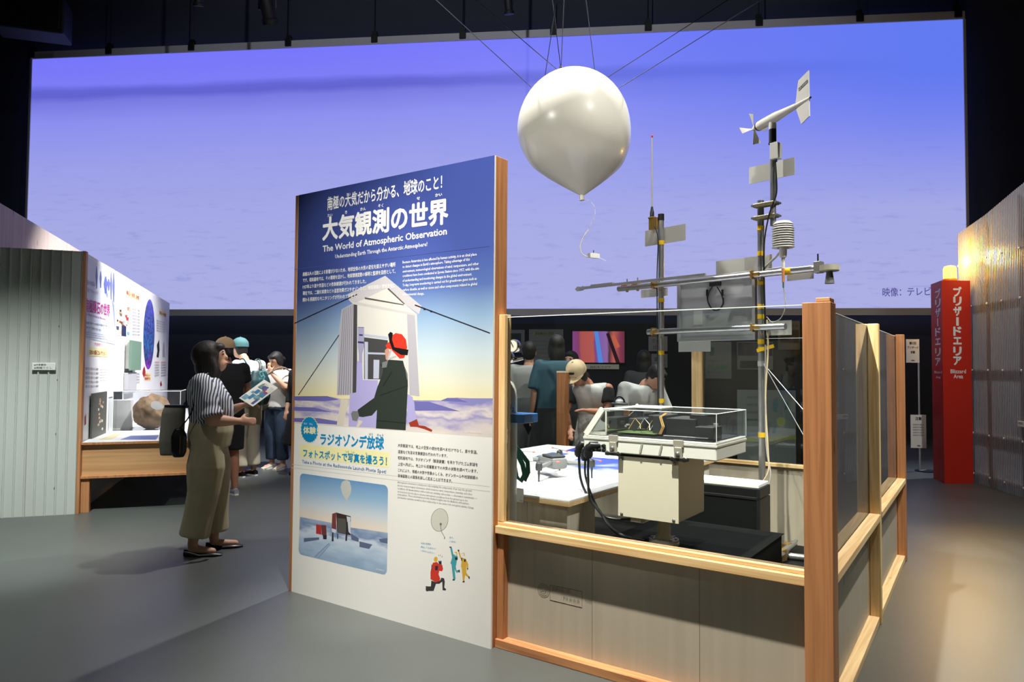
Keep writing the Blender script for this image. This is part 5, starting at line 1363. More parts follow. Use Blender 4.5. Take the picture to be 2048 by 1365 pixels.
wflat([(211, 576), (216, 590), (214, 598), (209, 580)], m_sh2, 'long_shadow', 2)
wflat([(223, 598), (228, 610), (230, 660), (226, 620)], m_sh2, 'long_shadow', 2)
def wtext(body, p0, p1, hpx, m, bold=0.0, res=1, k=4):
    a, b = wp(*p0), wp(*p1); h = wp(p0[0], p0[1] - hpx)[1] - a[1]
    vs, fs = glyph_mesh(body, 0.0, res)
    x0 = min(v[0] for v in vs); x1 = max(v[0] for v in vs)
    va = []; fa = []
    for j in range(5 if bold else 1):
        ox, oz = ((0, 0), (bold, 0), (-bold, 0), (0, bold), (0, -bold))[j]
        n0 = len(va)
        for v in vs:
            t = (v[0] + ox - x0) / (x1 - x0)
            va.append((0.0006 * k + j * 1e-5, a[0] + (b[0] - a[0]) * t, a[1] + (b[1] - a[1]) * t + (v[1] + oz) * h / 0.84))
        fa += [tuple(i + n0 for i in f) for f in fs]
    return MB().add(va, fa).build('lettering', m, booth)
wtext('南極隕石の世界', (170, 621), (219, 631), 24, m_ma, 0.03, 2)
wtext('隕石の故郷は', (171, 568), (190, 573), 9, m_pk)
wtext('南極でキャッチ！', (171, 583), (196, 591), 9, m_pk)
wtext('The World of Antarctic Meteorites', (170, 630), (211, 641), 6, m_ma)
for k in range(2):
    wtext('南極氷床では隕石が集まり易く', (170, 647 + 9 * k), (216 - 14 * k, 655 + 8 * k), 4.5, m_gk)
for k in range(3):
    wtext('Antarctic ice sheets gather many meteorites', (170, 665 + 4.5 * k), (206 + 4 * k, 671 + 4.5 * k), 3, m_gk)
wtext('代表的な', (189, 691), (205, 693), 6, m_rd)
wquad(176, 216, 695, 697, 713, 714, mat('pale_yellow_label', (242, 234, 178), 0.5), 'title_band')
wtext('日本の隕石コレクション', (179, 709), (212, 711), 9, mat('rust_ink', (176, 96, 66), 0.5), 0.02)
for k in range(5):
    wtext('地球に落ちた隕石の多くは南極で', (170, 740 + 9 * k), (197, 741 + 8.5 * k), 5, m_bk)
    wtext('Japanese meteorite collection', (200, 740 + 5.5 * k), (216, 741 + 5.2 * k), 3, m_gk)
# second column: comic, photo, text
wquad(232, 262, 610, 618, 671, 673, mat('comic_paper', (232, 226, 216), 0.5), 'comic_panel')
rr = random.Random(3)
for k in range(26):
    x = rr.uniform(234, 260); y = rr.uniform(616, 668); s_ = rr.uniform(1.0, 3.4)
    c_ = rr.choice([(196, 110, 96), (110, 176, 200), (70, 78, 96), (224, 190, 160), (180, 60, 60), (60, 90, 70)])
    wflat([(x - s_, y - s_ * 1.4), (x + s_, y - s_), (x + s_ * 0.7, y + s_ * 1.5), (x - s_ * 0.8, y + s_)], mat('comic_%d_%d_%d' % c_, c_, 0.5), 'comic_figure', 2)
wquad(243, 252, 652, 653, 672, 673, mat('navy_ink', (40, 50, 90), 0.5), 'comic_figure', 3)
wquad(252, 279, 578, 590, 592, 603, mat('pale_yellow_label', (242, 234, 178), 0.5), 'title_band')
wtext('隕石の発見と回収', (253, 589), (278, 600), 8, m_rd, 0.02)
for k in range(9):
    wtext('隕石を探すための調査隊', (265, 620 + 6.4 * k), (279, 624 + 6.0 * k), 3.6, m_gk)
wquad(262, 281, 682, 685, 738, 740, mat('photo_blue', (86, 88, 176), 0.5), 'mountain_photo')
wflat([(266, 738), (270, 705), (275, 715), (281, 735), (281, 740)], mat('photo_snow', (222, 224, 230), 0.5), 'mountain', 2)
for k in range(4):
    wtext('回収隕石', (263, 750 + 6 * k), (279, 750 + 5.6 * k), 3.6, m_gk)
# big oval of sky and rock, third column
q0, q1 = wp(287, 668), wp(309, 668)
zc_ = 0.5 * (wp(298, 598)[1] + wp(298, 739)[1]); zr_ = 0.5 * (wp(298, 598)[1] - wp(298, 739)[1])
def _oval(nt, tc, sp, colour):
    return colour
m_ov = ramp_mat('thin_section_print', [(0.0, (150, 60, 200)), (0.15, (36, 40, 70)), (0.35, (60, 120, 200)), (0.5, (30, 32, 50)), (0.62, (90, 110, 220)), (0.8, (40, 46, 70)), (1.0, (90, 90, 230))], 2, zc_ - zr_, zc_ + zr_, nz=1.6, nscale=(9, 9, 9), rough=0.4)
ov = ellipse(0.5 * (q0[0] + q1[0]), zc_, 0.5 * (q1[0] - q0[0]), zr_, 36)
MB().add([(0.0012, v, z) for v, z in ov], [tuple(range(36))]).build('oval_print', m_ov, booth)
wquad(288, 302, 746, 747, 762, 762, mat('pale_yellow_label', (242, 234, 178), 0.5), 'title_band')
wtext('隕石の', (289, 753), (300, 754), 5, m_rd, 0.02); wtext('顕微鏡写真', (289, 760), (300, 760), 5, m_rd, 0.02)
wquad(318, 333, 617, 625, 630, 636, mat('pale_yellow_label', (242, 234, 178), 0.5), 'title_band')
wtext('隕石の種類', (319, 628), (332, 634), 6, mat('rust_ink', (176, 96, 66), 0.5), 0.02)
for k in range(5):
    wtext('隕石は大きく分けて', (313, 643 + 5 * k), (330, 648 + 4.6 * k), 3.4, m_gk)
wflat([(314, 690), (318, 680), (319, 700), (317, 716), (313, 714), (315, 702)], m_bk, 'stone_photo', 2)
wflat([(326, 690), (328, 682), (330, 716), (325, 714)], mat('pale_grey_ink', (170, 172, 174), 0.5), 'stone_photo', 2)
for k in range(6):
    wtext('石質隕石', (309, 727 + 5.4 * k), (318, 727 + 5 * k), 3.4, m_rd if k == 0 else m_gk)
    wtext('鉄隕石', (322, 727 + 5.4 * k), (332, 727 + 5 * k), 3.4, m_rd if k == 0 else m_gk)
wflat([(286, 738), (289, 733), (291, 745), (288, 756), (285, 748)], mat('drawn_red', (168, 44, 44), 0.5), 'drawn_figure', 3)
wflat([(320, 768), (322, 762), (324, 771), (321, 774)], mat('drawn_red', (168, 44, 44), 0.5), 'drawn_figure', 3)
wflat([(169, 835), (172, 828), (172, 848), (169, 852)], mat('drawn_red', (168, 44, 44), 0.5), 'drawn_figure', 3)

# counter
CZ = 0.66
cx1 = 1.05
MB().box(0.0, cx1, 0.0, 5.6, CZ - 0.022, CZ, 0.002).build('counter_top', m_whiteb, booth)
MB().box(0.0, cx1, -0.004, 0.0, CZ - 0.022, CZ, 0.0).build('counter_edge', m_brn, booth)
m_apr = wood('apron_plywood', (206, 160, 112), (184, 136, 90), 0, 5)
MB().box(0.02, cx1 - 0.03, 0.03, 0.05, 0.345, CZ - 0.022).build('front_apron', m_apr, booth)
MB().box(cx1 - 0.05, cx1 - 0.03, 0.05, 5.5, 0.345, CZ - 0.022).build('side_apron', m_apr, booth)
MB().box(0.0, cx1, 0.0, 0.12, 0.32, 0.345, 0.002).build('lower_shelf_edge', m_brn, booth)
for x, y in ((0.02, 0.02), (cx1 - 0.1, 0.02), (cx1 - 0.1, 2.7), (cx1 - 0.1, 5.4)):
    MB().box(x, x + 0.07, y, y + 0.07, 0, 0.32, 0.002).build('leg', m_brn, booth)
def cflat(poly, m, name):
    q = [K.gz(px, py, CZ) for px, py in poly]
    MB().add([(x, y, CZ + 0.0006) for x, y in q], [tuple(range(len(q)))]).build(name, m, booth)
cflat([(240, 880), (262, 872), (318, 871), (312, 880)], mat('counter_photo', (96, 110, 176), 0.4), 'counter_print')
cflat([(196, 880), (228, 868), (246, 868), (222, 880)], mat('counter_photo_pale', (220, 206, 160), 0.4), 'counter_print')

# things on the counter
def on_counter(px, py):
    return K.gz(px, py, CZ)
rx, ry = on_counter(303, 858)
case = thing('acrylic_case', 'clear acrylic showcase over the meteorite on the white counter', 'display case', K.world(0, 0), K.rot)
ca0, ca1 = rx - 0.36, rx + 0.32
zc1 = K.pl(300, 783, ry - 0.22)[1]
cs = MB().box(ca0, ca1, ry - 0.22, ry + 0.3, CZ + 0.001, zc1).build('clear_cover', pane_mat('case_acrylic', (0.93, 0.95, 0.96), 1.4, haze=0.05), case)
for a, b in (((ca0, ry - 0.22), (ca1, ry - 0.22)), ((ca1, ry - 0.22), (ca1, ry + 0.3)), ((ca0, ry - 0.22), (ca0, ry + 0.3))):
    MB().tube([(*a, zc1), (*b, zc1)], 0.004, 4).build('cover_edge', m_edge, cs)
for a in ((ca0, ry - 0.22), (ca1, ry - 0.22)):
    MB().tube([(*a, CZ + 0.001), (*a, zc1)], 0.004, 4).build('cover_edge', m_edge, cs)
# meteorite: faceted lump with one flat sawn face
met = MB()
rock_w = 0.5 * 66 / F_PX * K.world(rx, ry)[1]; rock_h = (K.pl(303, 790, ry)[1] - CZ)
bm = bmesh.new(); bmesh.ops.create_icosphere(bm, subdivisions=4, radius=1.0)
from mathutils import noise as mnoise
for v in bm.verts:
    d = v.co.normalized()
    k = 1 + 0.22 * mnoise.noise(d * 1.7) + 0.1 * mnoise.noise(d * 4.1) + 0.07 * mnoise.noise(d * 9) + 0.03 * mnoise.noise(d * 19)
    v.co = d * k
    v.co.x *= rock_w; v.co.y *= 0.14; v.co.z *= rock_h * 0.52
    v.co.x += -0.25 * v.co.z * (1 if v.co.z > 0 else 0) * -1.1
    q = Vector((0.55, -0.62, 0.56)).normalized()
    dd = v.co.dot(q) - 0.105
    if dd > 0:
        v.co -= q * dd
zmin = min(v.co.z for v in bm.verts)
bm.verts.index_update()
vs_ = [(v.co.x, v.co.y, max(v.co.z - zmin - 0.012, 0.0)) for v in bm.verts]; fs_ = [[v.index for v in f.verts] for f in bm.faces]
bm.free()
mt = thing('meteorite', 'rough brown meteorite with a grey sawn face in the clear showcase', 'rock', K.world(rx, ry, CZ), K.rot)
MB().add(vs_, fs_).build('stone', mat('meteorite_brown', (134, 106, 78), 0.75, var=0.45, scale=14, bump=0.6), mt, True)
qv = Vector((0.55, -0.62, 0.56)).normalized(); u_, v_ = perp(qv)
cc = qv * 0.106 + Vector((0, 0, -zmin - 0.012))
MB().add([cc + u_ * 0.075 * math.cos(a) * (1 + 0.1 * math.sin(3 * a)) + v_ * 0.06 * math.sin(a) for a in [2 * math.pi * k / 20 for k in range(20)]], [tuple(range(20))]).build('sawn_face', mat('sawn_grey', (128, 128, 126), 0.35), mt)
wx_, wy_ = on_counter(249, 858)
wb = thing('white_pedestal', 'plain white block pedestal beside the meteorite', 'pedestal', K.world(wx_, wy_, CZ), K.rot)
MB().box(-0.09, 0.07, -0.06, 0.08, 0.0, K.pl(249, 800, wy_)[1] - CZ, 0.004).build('block', m_whiteb, wb)
MB().box(-0.1, 0.08, -0.07, 0.09, -0.0, 0.006, 0.001).build('base_sheet', m_white, wb)
# dark framed print standing against the wall
a_, b_ = wp(177, 868), wp(206, 861)
fp_ = thing('dark_photo_plate', 'dark grey photo plate of meteorite pieces standing on the counter against the wall', 'picture', K.world(0, 0), K.rot)
zt1 = wp(190, 786)[1]
MB().box(0.012, 0.03, a_[0], b_[0], CZ, zt1, 0.002).build('plate', mat('plate_dark', (74, 76, 70), 0.5), fp_)
for k in range(14):
    yv = a_[0] + (b_[0] - a_[0]) * rr.uniform(0.35, 0.72); zv = CZ + (zt1 - CZ) * rr.uniform(0.12, 0.9)
    MB().ell((0.031, yv, zv), (0.002, 0.04 * rr.uniform(0.6, 1.2), 0.014)).build('stone_image', mat('stone_img_%d' % (k % 3), ((196, 160, 130), (206, 206, 200), (150, 130, 110))[k % 3], 0.5), fp_)
# green sample plate on brackets
a_, b_ = wp(248, 740), wp(269, 741)
gp = thing('green_sample_plate', 'grey green sample plate held off the poster wall on brackets', 'sample plate', K.world(0, 0), K.rot)
z1_, z0_ = wp(258, 682)[1], wp(258, 741)[1]
MB().box(0.05, 0.075, a_[0], b_[0], z0_, z1_, 0.003).build('plate', mat('sage_green', (116, 146, 128), 0.45), gp)
MB().box(0.002, 0.0495, a_[0] + 0.04, a_[0] + 0.07, z0_ + 0.02, z1_ - 0.02, 0.002).build('bracket', m_white, gp)
MB().box(0.002, 0.0495, b_[0] - 0.1, b_[0] - 0.06, z0_ + 0.02, z1_ - 0.02, 0.002).build('bracket', m_white, gp)
MB().box(0.002, 0.045, a_[0], b_[0] - 0.1, z0_ - 0.28, z0_ - 0.03, 0.002).build('caption_sheet', mat('grey_paper', (190, 190, 196), 0.5), gp)
# little name plate on the corrugated wall
n0, n1 = K.pl(64, 726, -0.045), K.pl(111, 741, -0.045)
npz = thing('name_plate', 'small rounded white name plate with two text lines on the corrugated wall', 'sign', K.world(0, 0), K.rot)
MB().box(n0[0], n1[0], -0.048, -0.036, n1[1], n0[1], 0.004).build('plate', m_white, npz)
lettering(npz, '#大気観測', K.pl(68, 732, -0.0485), K.pl(92, 732, -0.0485), 0.018, m_bk, -0.0485, 0.01)
lettering(npz, '#南極ぐらし', K.pl(68, 738, -0.0485), K.pl(104, 738, -0.0485), 0.018, m_bk, -0.0485, 0.01)

# ================================================================== BLIZZARD AREA (right)
pa, pb = G(1889, 968), G(1947, 968)
RP = Frame((pa[0], pa[1]), math.degrees(math.atan2(pb[1] - pa[1], pb[0] - pa[0])))
pw = float(np.linalg.norm(pb - pa)); pd = 0.36
phh = 0.5 * (RP.pl(1889, 562, 0)[1] + RP.pl(1943, 561, 0)[1])
m_red = mat('red_board', (204, 44, 26), 0.5)
pil = thing('red_sign_pillar', 'tall red pillar sign reading Blizzard Area in white letters', 'sign pillar', RP.world(0, 0), RP.rot)
pk = RP.local(G(1867, 957))
MB().prismz([(0, 0), (pw, 0), (pw, 0.02), (pk[0] + 0.02, pk[1] + 0.02), (pk[0], pk[1])], 0, phh).build('pillar', m_red, pil)
def vtext(fr, chars, pts, hpx, y, parent, tr=None):
    for ch, (px, py) in zip(chars, pts):
        a = fr.pl(px, py, y); h = abs(fr.pl(px, py - hpx, y)[1] - a[1])
        if ch == 'ー':
            MB().box(a[0] - 0.016, a[0] + 0.016, y - 0.0006, y, a[1], a[1] + h * 0.9).build('lettering', m_ink, parent)
        else:
            lettering(parent, ch, (a[0] - h * 0.46, a[1] + 0.01), (a[0] + h * 0.46, a[1] + 0.01), h * 0.92, m_ink, y - 0.0006, 0.045, 2)
ys = [594, 612, 632, 652, 672, 691, 712, 731]
vtext(RP, 'ブリザードエリア', [(1915, y) for y in ys], 19, -0.001, pil)
for b_, (x0, y0, x1) in (('Blizzard', (1901, 747, 1932)), ('Area', (1907, 757, 1926))):
    lettering(pil, b_, RP.pl(x0, y0, 0), RP.pl(x1, y0, 0), 0.05, m_ink, -0.0012, 0.02, 2, cap=0.72)
RL = Frame((pa[0], pa[1]), RP.deg + math.degrees(math.atan2(pk[1], pk[0])) - 180)
side = []
def left_face(body, px0, px1, py, hpx, bold=0.03):
    """letters on the pillar's left face: built in that face's own plane, then stored in pillar coordinates"""
    a, b = RL.pl(px0, py, 0), RL.pl(px1, py, 0); h = abs(RL.pl(px0, py - hpx, 0)[1] - a[1])
    vs, fs = glyph_mesh(body, 0.0, 2)
    x0 = min(v[0] for v in vs); x1 = max(v[0] for v in vs)
    va = []; fa = []
    for j in range(5):
        ox, oz = ((0, 0), (bold, 0), (-bold, 0), (0, bold), (0, -bold))[j]; n0 = len(va)
        for v in vs:
            t = (v[0] + ox - x0) / (x1 - x0)
            xx = a[0] + (b[0] - a[0]) * t
            va.append((*RP.local(RL.world(xx, -0.001 - j * 1e-5))[:2], a[1] + (v[1] + oz) * h / 0.84))
        fa += [tuple(i + n0 for i in f) for f in fs]
    MB().add(va, fa).build('lettering', m_ink, pil)
for ch, y in zip('ブリザードエリア', [597, 615, 634, 653, 672, 691, 712, 731]):
    if ch == 'ー':
        q = RL.pl(1875.5, y, 0)
        c_ = [RP.local(RL.world(q[0] + u, w))[:2] for u, w in ((-0.014, -0.0015), (0.014, -0.0015), (0.014, 0.0), (-0.014, 0.0))]
        MB().prismz(c_, q[1], q[1] + 0.1).build('lettering', m_ink, pil)
    else:
        left_face(ch, 1871, 1881, y, 16)
left_face('Blizzard', 1869, 1884, 747, 6, 0.01); left_face('Area', 1872, 1881, 757, 6, 0.01)
# amber beacon on the pillar
bx_, by_ = RP.pl(1900, 560, 0.11)[0], 0.11
bea = thing('amber_beacon', 'glowing amber warning beacon on top of the red pillar', 'beacon light', RP.world(bx_, by_, phh), RP.rot)
MB().lathe([(0.08, 0.0), (0.08, 0.03), (0.076, 0.035)], 26).build('base', mat('beacon_base', (190, 110, 20), 0.4), bea, True)
MB().lathe([(0.074, 0.035), (0.074, 0.16), (0.062, 0.19), (0.03, 0.2)], 26).build('dome', emit_mat('beacon_glow', (255, 176, 60), 7.0), bea, True)
ld = bpy.data.lights.new('beacon_light', 'POINT'); ld.energy = 70; ld.color = (1, 0.55, 0.12); ld.shadow_soft_size = 0.09
lo_ = bpy.data.objects.new('beacon_light', ld); COL.objects.link(lo_); lo_.location = RP.world(bx_, by_ - 0.05, phh + 0.3)

sd_ = bpy.data.lights.new('beacon_beam', 'SPOT'); sd_.energy = 170; sd_.color = (1, 0.6, 0.14); sd_.spot_size = R(34); sd_.spot_blend = 0.9; sd_.shadow_soft_size = 0.08
so_ = bpy.data.objects.new('beacon_beam', sd_); COL.objects.link(so_); so_.location = RP.world(bx_ - 0.02, by_ - 0.2, phh + 0.2)
so_.rotation_euler = (Vector((3.9, 5.0, 0.0)) - Vector(so_.location)).to_track_quat('-Z', 'Y').to_euler()

# corrugated clear plastic wall on a timber frame
ga, gb_ = G(1946, 965), G(2050, 999)
QF = Frame((ga[0], ga[1]), math.degrees(math.atan2(gb_[1] - ga[1], gb_[0] - ga[0])))
pw_ = thing('plastic_partition', 'translucent fluted plastic wall on a pale timber frame beside the red pillar', 'wall panel', QF.world(0, 0), QF.rot)
m_poly = pane_mat('fluted_plastic', (0.86, 0.88, 0.9), 1.45, rough=0.25, haze=0.27)
edges = [-0.30, 0.42, 1.14, 1.86, 2.58, 3.3]
tops = [3.17, 3.27, 3.42, 3.55, 3.62, 3.6]
for i in range(5):
    s_ = corr_sheet(edges[i], edges[i + 1] - 0.004, 0.0, 1.0, 0.0, 0.036, pw_, 'fluted_sheet', m_poly, d=0.012, rib=0.009)
    for v in s_.data.vertices:
        if v.co.z > 0.5:
            t = (v.co.x - edges[i]) / (edges[i + 1] - edges[i])
            v.co.z = tops[i] + (tops[i + 1] - tops[i]) * t
    for z in (0.12, 0.62, 1.4, 2.2, 2.75):
        for f_ in (0.04, 0.5):
            x = edges[i] + 0.72 * f_
            MB().lathe([(0.014, 0), (0.010, 0.008)], 8, (x, -0.014, z), (0, -1, 0)).build('washer_screw', m_ink, s_)
m_fr = wood('frame_timber', (224, 176, 140), (200, 150, 116), 2)
for x, zt3 in ((-0.02, 3.1), (0.40, 3.2), (1.12, 3.35), (1.84, 3.5), (2.56, 3.55), (3.2, 3.5)):
    MB().box(x, x + 0.045, 0.005, 0.06, 0, zt3).build('stud', m_fr, pw_)
for z in (0.10, 0.60, 1.38, 2.18, 2.73):
    MB().box(-0.28, 3.25, 0.006, 0.05, z, z + 0.04).build('crossbar', m_fr, pw_)
lb0, lb1 = QF.pl(2036, 842, -0.03), QF.pl(2062, 857, -0.03)
lbp = thing('caption_plate', 'small white caption plate on the fluted plastic wall at the picture edge', 'sign', QF.world(0, 0), QF.rot)
MB().box(lb0[0], lb1[0], -0.034, -0.022, lb1[1], lb0[1], 0.003).build('plate', m_white, lbp)
lettering(lbp, '#昭和基地', (lb0[0] + 0.01, lb0[1] - 0.035), (lb0[0] + 0.1, lb0[1] - 0.035), 0.022, m_bk, -0.0345)

# stanchion with two notices
sb = G(1840, 944)
st = thing('notice_stand', 'thin metal stand holding two white paper notices beside the red pillar', 'sign stand', (sb[0], sb[1], 0), R(-8))
SF = Frame((sb[0], sb[1]), -8)
zt4 = SF.pl(1836, 676, 0)[1]
MB().lathe([(0.14, 0), (0.14, 0.012), (0.03, 0.022)], 24, (0.1, 0.05, 0)).build('base_disc', m_blacksat, st, True)
MB().tube([(0, 0, 0.0), (0, 0, zt4 - 0.02)], 0.012, 10).build('pole', m_alu, st, True)
MB().tube([(0, 0, 0.012), (0.1, 0.05, 0.012)], 0.012, 8).build('foot', m_alu, st)
def notice(p0, p1, rows, title, big):
    a, b = SF.pl(*p0, -0.02), SF.pl(*p1, -0.02)
    n_ = MB().box(a[0], b[0], -0.022, -0.013, b[1], a[1], 0.001).build('notice', m_white, st)
    cx = 0.5 * (a[0] + b[0]); w_ = b[0] - a[0]
    z = a[1] - 0.07
    for t in title:
        ww = w_ * 0.085 * len(t) * big
        lettering(n_, t, (cx - ww, z), (cx + ww, z), 0.034 * big, m_bk, -0.0226, 0.03)
        z -= 0.062 * big
    for k in range(rows):
        lettering(n_, '強い風が吹きますのでご注意ください', (a[0] + w_ * 0.14, z), (b[0] - w_ * 0.14, z), 0.019, m_bk, -0.0226, 0.02)
        z -= 0.036
    MB().add([(cx + 0.025 * math.cos(t), -0.0226, b[1] + 0.03 + 0.01 * math.sin(t)) for t in [k * math.pi / 8 for k in range(16)]], [tuple(range(16))]).build('logo_mark', mat('logo_grey', (110, 112, 130), 0.5), n_)
notice((1812, 679), (1839, 726), 0, ['第5回', 'ブリザード', '体験'], 1.0)
notice((1821, 830), (1853, 897), 5, ['注意'], 1.2)

# ================================================================== REFLECTIONS IN THE PANES, BUILT AS DISPLAYS BEHIND THEM
DY = 10.4
DF = Frame((0.0, DY), -6.2)
dwx0, dwx1 = DF.pl(1006, 740, 0)[0], DF.pl(1605, 740, 0)[0]
dz = DF.pl(1300, 648, 0)[1]
dw = thing('reflection_partition', 'added dark partition carrying the reflected screen and posters behind the barrier', 'partition', DF.world(0, 0), DF.rot)  # added support for the reflections built as screen and posters
MB().box(dwx0, dwx1, 0.0, 0.08, 0, dz).build('panel', mat('partition_dark', (30, 34, 40), 0.7), dw)
MB().box(dwx0, dwx1, -0.1, 0.2, 0.0, 0.05).build('foot', m_black, dw)
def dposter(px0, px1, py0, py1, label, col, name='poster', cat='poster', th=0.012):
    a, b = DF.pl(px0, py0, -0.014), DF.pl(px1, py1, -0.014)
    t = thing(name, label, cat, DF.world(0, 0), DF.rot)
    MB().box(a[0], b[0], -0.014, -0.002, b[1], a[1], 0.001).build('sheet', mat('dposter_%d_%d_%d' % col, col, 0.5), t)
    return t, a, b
def dprint(t, px0, px1, py0, py1, col, name, k=1):
    a, b = DF.pl(px0, py0, -0.014), DF.pl(px1, py1, -0.014)
    MB().box(a[0], b[0], -0.0148 - 0.0006 * k, -0.0145, b[1], a[1]).build(name, mat('dprint_%d_%d_%d' % col, col, 0.5), t)
def dtext(t, body, px0, px1, py, hpx, col, bold=0.0):
    a, b = DF.pl(px0, py, -0.014), DF.pl(px1, py, -0.014); h = abs(DF.pl(px0, py - hpx, -0.014)[1] - a[1])
    lettering(t, body, a, b, h, mat('dink_%d_%d_%d' % col, col, 0.5), -0.0165, bold)
t, *_ = dposter(1012, 1049, 660, 706, 'dim grey reflected framed picture nearest the info board on the dark partition', (120, 124, 128), 'reflected_picture', 'picture')
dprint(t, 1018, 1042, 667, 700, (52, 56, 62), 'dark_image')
t, *_ = dposter(1058, 1126, 659, 780, 'tall dim reflected white poster behind the two visitors seen from behind', (128, 132, 130))
dprint(t, 1066, 1112, 665, 671, (150, 146, 110), 'heading_band'); dtext(t, '南極観測の歴史', 1070, 1108, 670, 5, (60, 60, 60))
for k in range(6):
    dtext(t, 'Antarctic research expedition', 1066, 1112, 684 + 8 * k, 3, (80, 84, 84))
tv, a, b = dposter(1142, 1252, 660, 729, 'reflected flat screen showing red and violet rock picture on the dark partition', (18, 18, 20), 'reflected_tv', 'reflected_tv')
def _tv(nt, tc, sp, colour):
    return colour
m_tv = ramp_mat('screen_rock_picture', [(0.0, (150, 80, 170)), (0.14, (160, 70, 120)), (0.18, (206, 96, 92)), (0.4, (216, 104, 96)), (0.43, (150, 80, 150)), (0.5, (150, 110, 206)), (0.66, (170, 120, 190)), (0.7, (90, 44, 64)), (0.78, (214, 110, 96)), (0.9, (150, 60, 90)), (1.0, (110, 50, 80))],
                0, a[0], b[0], emit=0.75, nz=0.12, nscale=(3, 3, 3))
q0, q1 = DF.pl(1145, 663, -0.02), DF.pl(1249, 726, -0.02)
MB().box(q0[0], q1[0], -0.018, -0.0145, q1[1], q0[1]).build('picture', m_tv, tv)
st_a = [DF.pl(1188, 663, -0.02), DF.pl(1196, 663, -0.02), DF.pl(1206, 726, -0.02), DF.pl(1197, 726, -0.02)]
MB().add([(x, -0.0186, z) for x, z in st_a], [(0, 1, 2, 3)]).build('blue_streak', emit_mat('blue_streak', (90, 150, 240), 0.9), tv)
st_b = [DF.pl(1212, 668, -0.02), DF.pl(1218, 666, -0.02), DF.pl(1240, 726, -0.02), DF.pl(1232, 726, -0.02)]
MB().add([(x, -0.0186, z) for x, z in st_b], [(0, 1, 2, 3)]).build('dark_crack', emit_mat('dark_crack', (60, 24, 44), 0.5), tv)
st_b = [DF.pl(1222, 672, -0.02), DF.pl(1229, 670, -0.02), DF.pl(1240, 694, -0.02), DF.pl(1233, 697, -0.02)]
MB().add([(x, -0.0190, z) for x, z in st_b], [(0, 1, 2, 3)]).build('orange_flake', emit_mat('orange_flake', (226, 110, 80), 0.8), tv)
t, *_ = dposter(1164, 1238, 729, 739, 'narrow white reflected caption shelf just below the flat screen', (226, 222, 208), 'reflected_shelf', 'shelf')
dtext(t, '隕石をさがす', 1180, 1222, 737, 5, (90, 90, 90))
t, *_ = dposter(1297, 1335, 673, 703, 'upper white reflected notice behind the left mast pole', (150, 152, 156), 'reflected_notice', 'notice'); dtext(t, 'クイズ', 1304, 1328, 686, 8, (60, 60, 64)); dtext(t, '出口', 1306, 1326, 698, 7, (150, 60, 60))
t, *_ = dposter(1303, 1335, 708, 736, 'lower white reflected notice behind the left mast pole', (140, 142, 148), 'reflected_notice', 'notice'); dtext(t, '温暖化', 1308, 1330, 722, 7, (60, 60, 64)); dtext(t, '10:00', 1308, 1330, 732, 6, (60, 60, 64))
t, *_ = dposter(1411, 1463, 684, 758, 'dim reflected poster about CO₂ beside the pale back post', (120, 124, 126)); dtext(t, '大気中の', 1416, 1442, 724, 4, (60, 110, 90)); dtext(t, 'CO₂の増加', 1414, 1456, 738, 8, (70, 130, 80), 0.02); dtext(t, 'Carbon dioxide in the air', 1414, 1444, 746, 3, (80, 84, 84)); dprint(t, 1420, 1428, 695, 712, (80, 100, 100), 'small_drawing')
t, *_ = dposter(1474, 1546, 684, 740, 'dim reflected poster with navy photo above dark machinery behind the right mast pole', (112, 116, 122)); dprint(t, 1476, 1545, 686, 712, (40, 44, 66), 'navy_photo'); dprint(t, 1480, 1530, 722, 737, (52, 50, 50), 'machine_photo')
t, *_ = dposter(1556, 1600, 642, 700, 'dim reflected poster nearest the corner post on the dark partition', (104, 106, 112)); dprint(t, 1560, 1598, 660, 686, (70, 62, 62), 'portrait_photo'); dtext(t, '公式ガイド', 1562, 1596, 655, 6, (52, 52, 56))
# reflected info board half, built as a low white panel with teal figures
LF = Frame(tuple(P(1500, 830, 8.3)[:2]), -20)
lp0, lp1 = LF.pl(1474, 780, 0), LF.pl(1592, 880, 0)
lp = thing('reflected_info_panel', 'low dim reflected white panel with teal figures and yellow disc behind the right mast pole', 'information panel', LF.world(0, 0), LF.rot)
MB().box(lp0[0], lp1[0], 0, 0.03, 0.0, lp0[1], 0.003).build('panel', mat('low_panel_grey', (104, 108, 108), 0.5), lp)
def lpp(poly, col, name):
    MB().add([(*[LF.pl(*p, -0.001)[0]], -0.001, LF.pl(*p, -0.001)[1]) for p in poly], [tuple(range(len(poly)))]).build(name, mat('lpp_%d_%d_%d' % col, col, 0.5), lp)
lpp([(1548, 798), (1556, 796), (1557, 812), (1553, 818), (1555, 826), (1547, 824), (1546, 808)], (50, 100, 106), 'teal_figure')
lpp([(1570, 806), (1576, 804), (1578, 818), (1570, 820)], (56, 88, 92), 'teal_figure')
lpp([(1546, 858), (1552, 852), (1552, 866), (1545, 868)], (50, 100, 106), 'teal_figure')
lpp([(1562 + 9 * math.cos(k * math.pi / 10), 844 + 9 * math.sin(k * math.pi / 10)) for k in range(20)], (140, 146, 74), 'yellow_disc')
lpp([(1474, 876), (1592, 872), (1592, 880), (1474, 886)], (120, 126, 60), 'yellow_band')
for k in range(4):
    lettering(lp, '二酸化炭素の濃度が増えています', LF.pl(1492, 797 + 15 * k, -0.001), LF.pl(1534, 797 + 15 * k, -0.001), 0.024, mat('low_panel_ink', (52, 56, 56), 0.5), -0.0016)
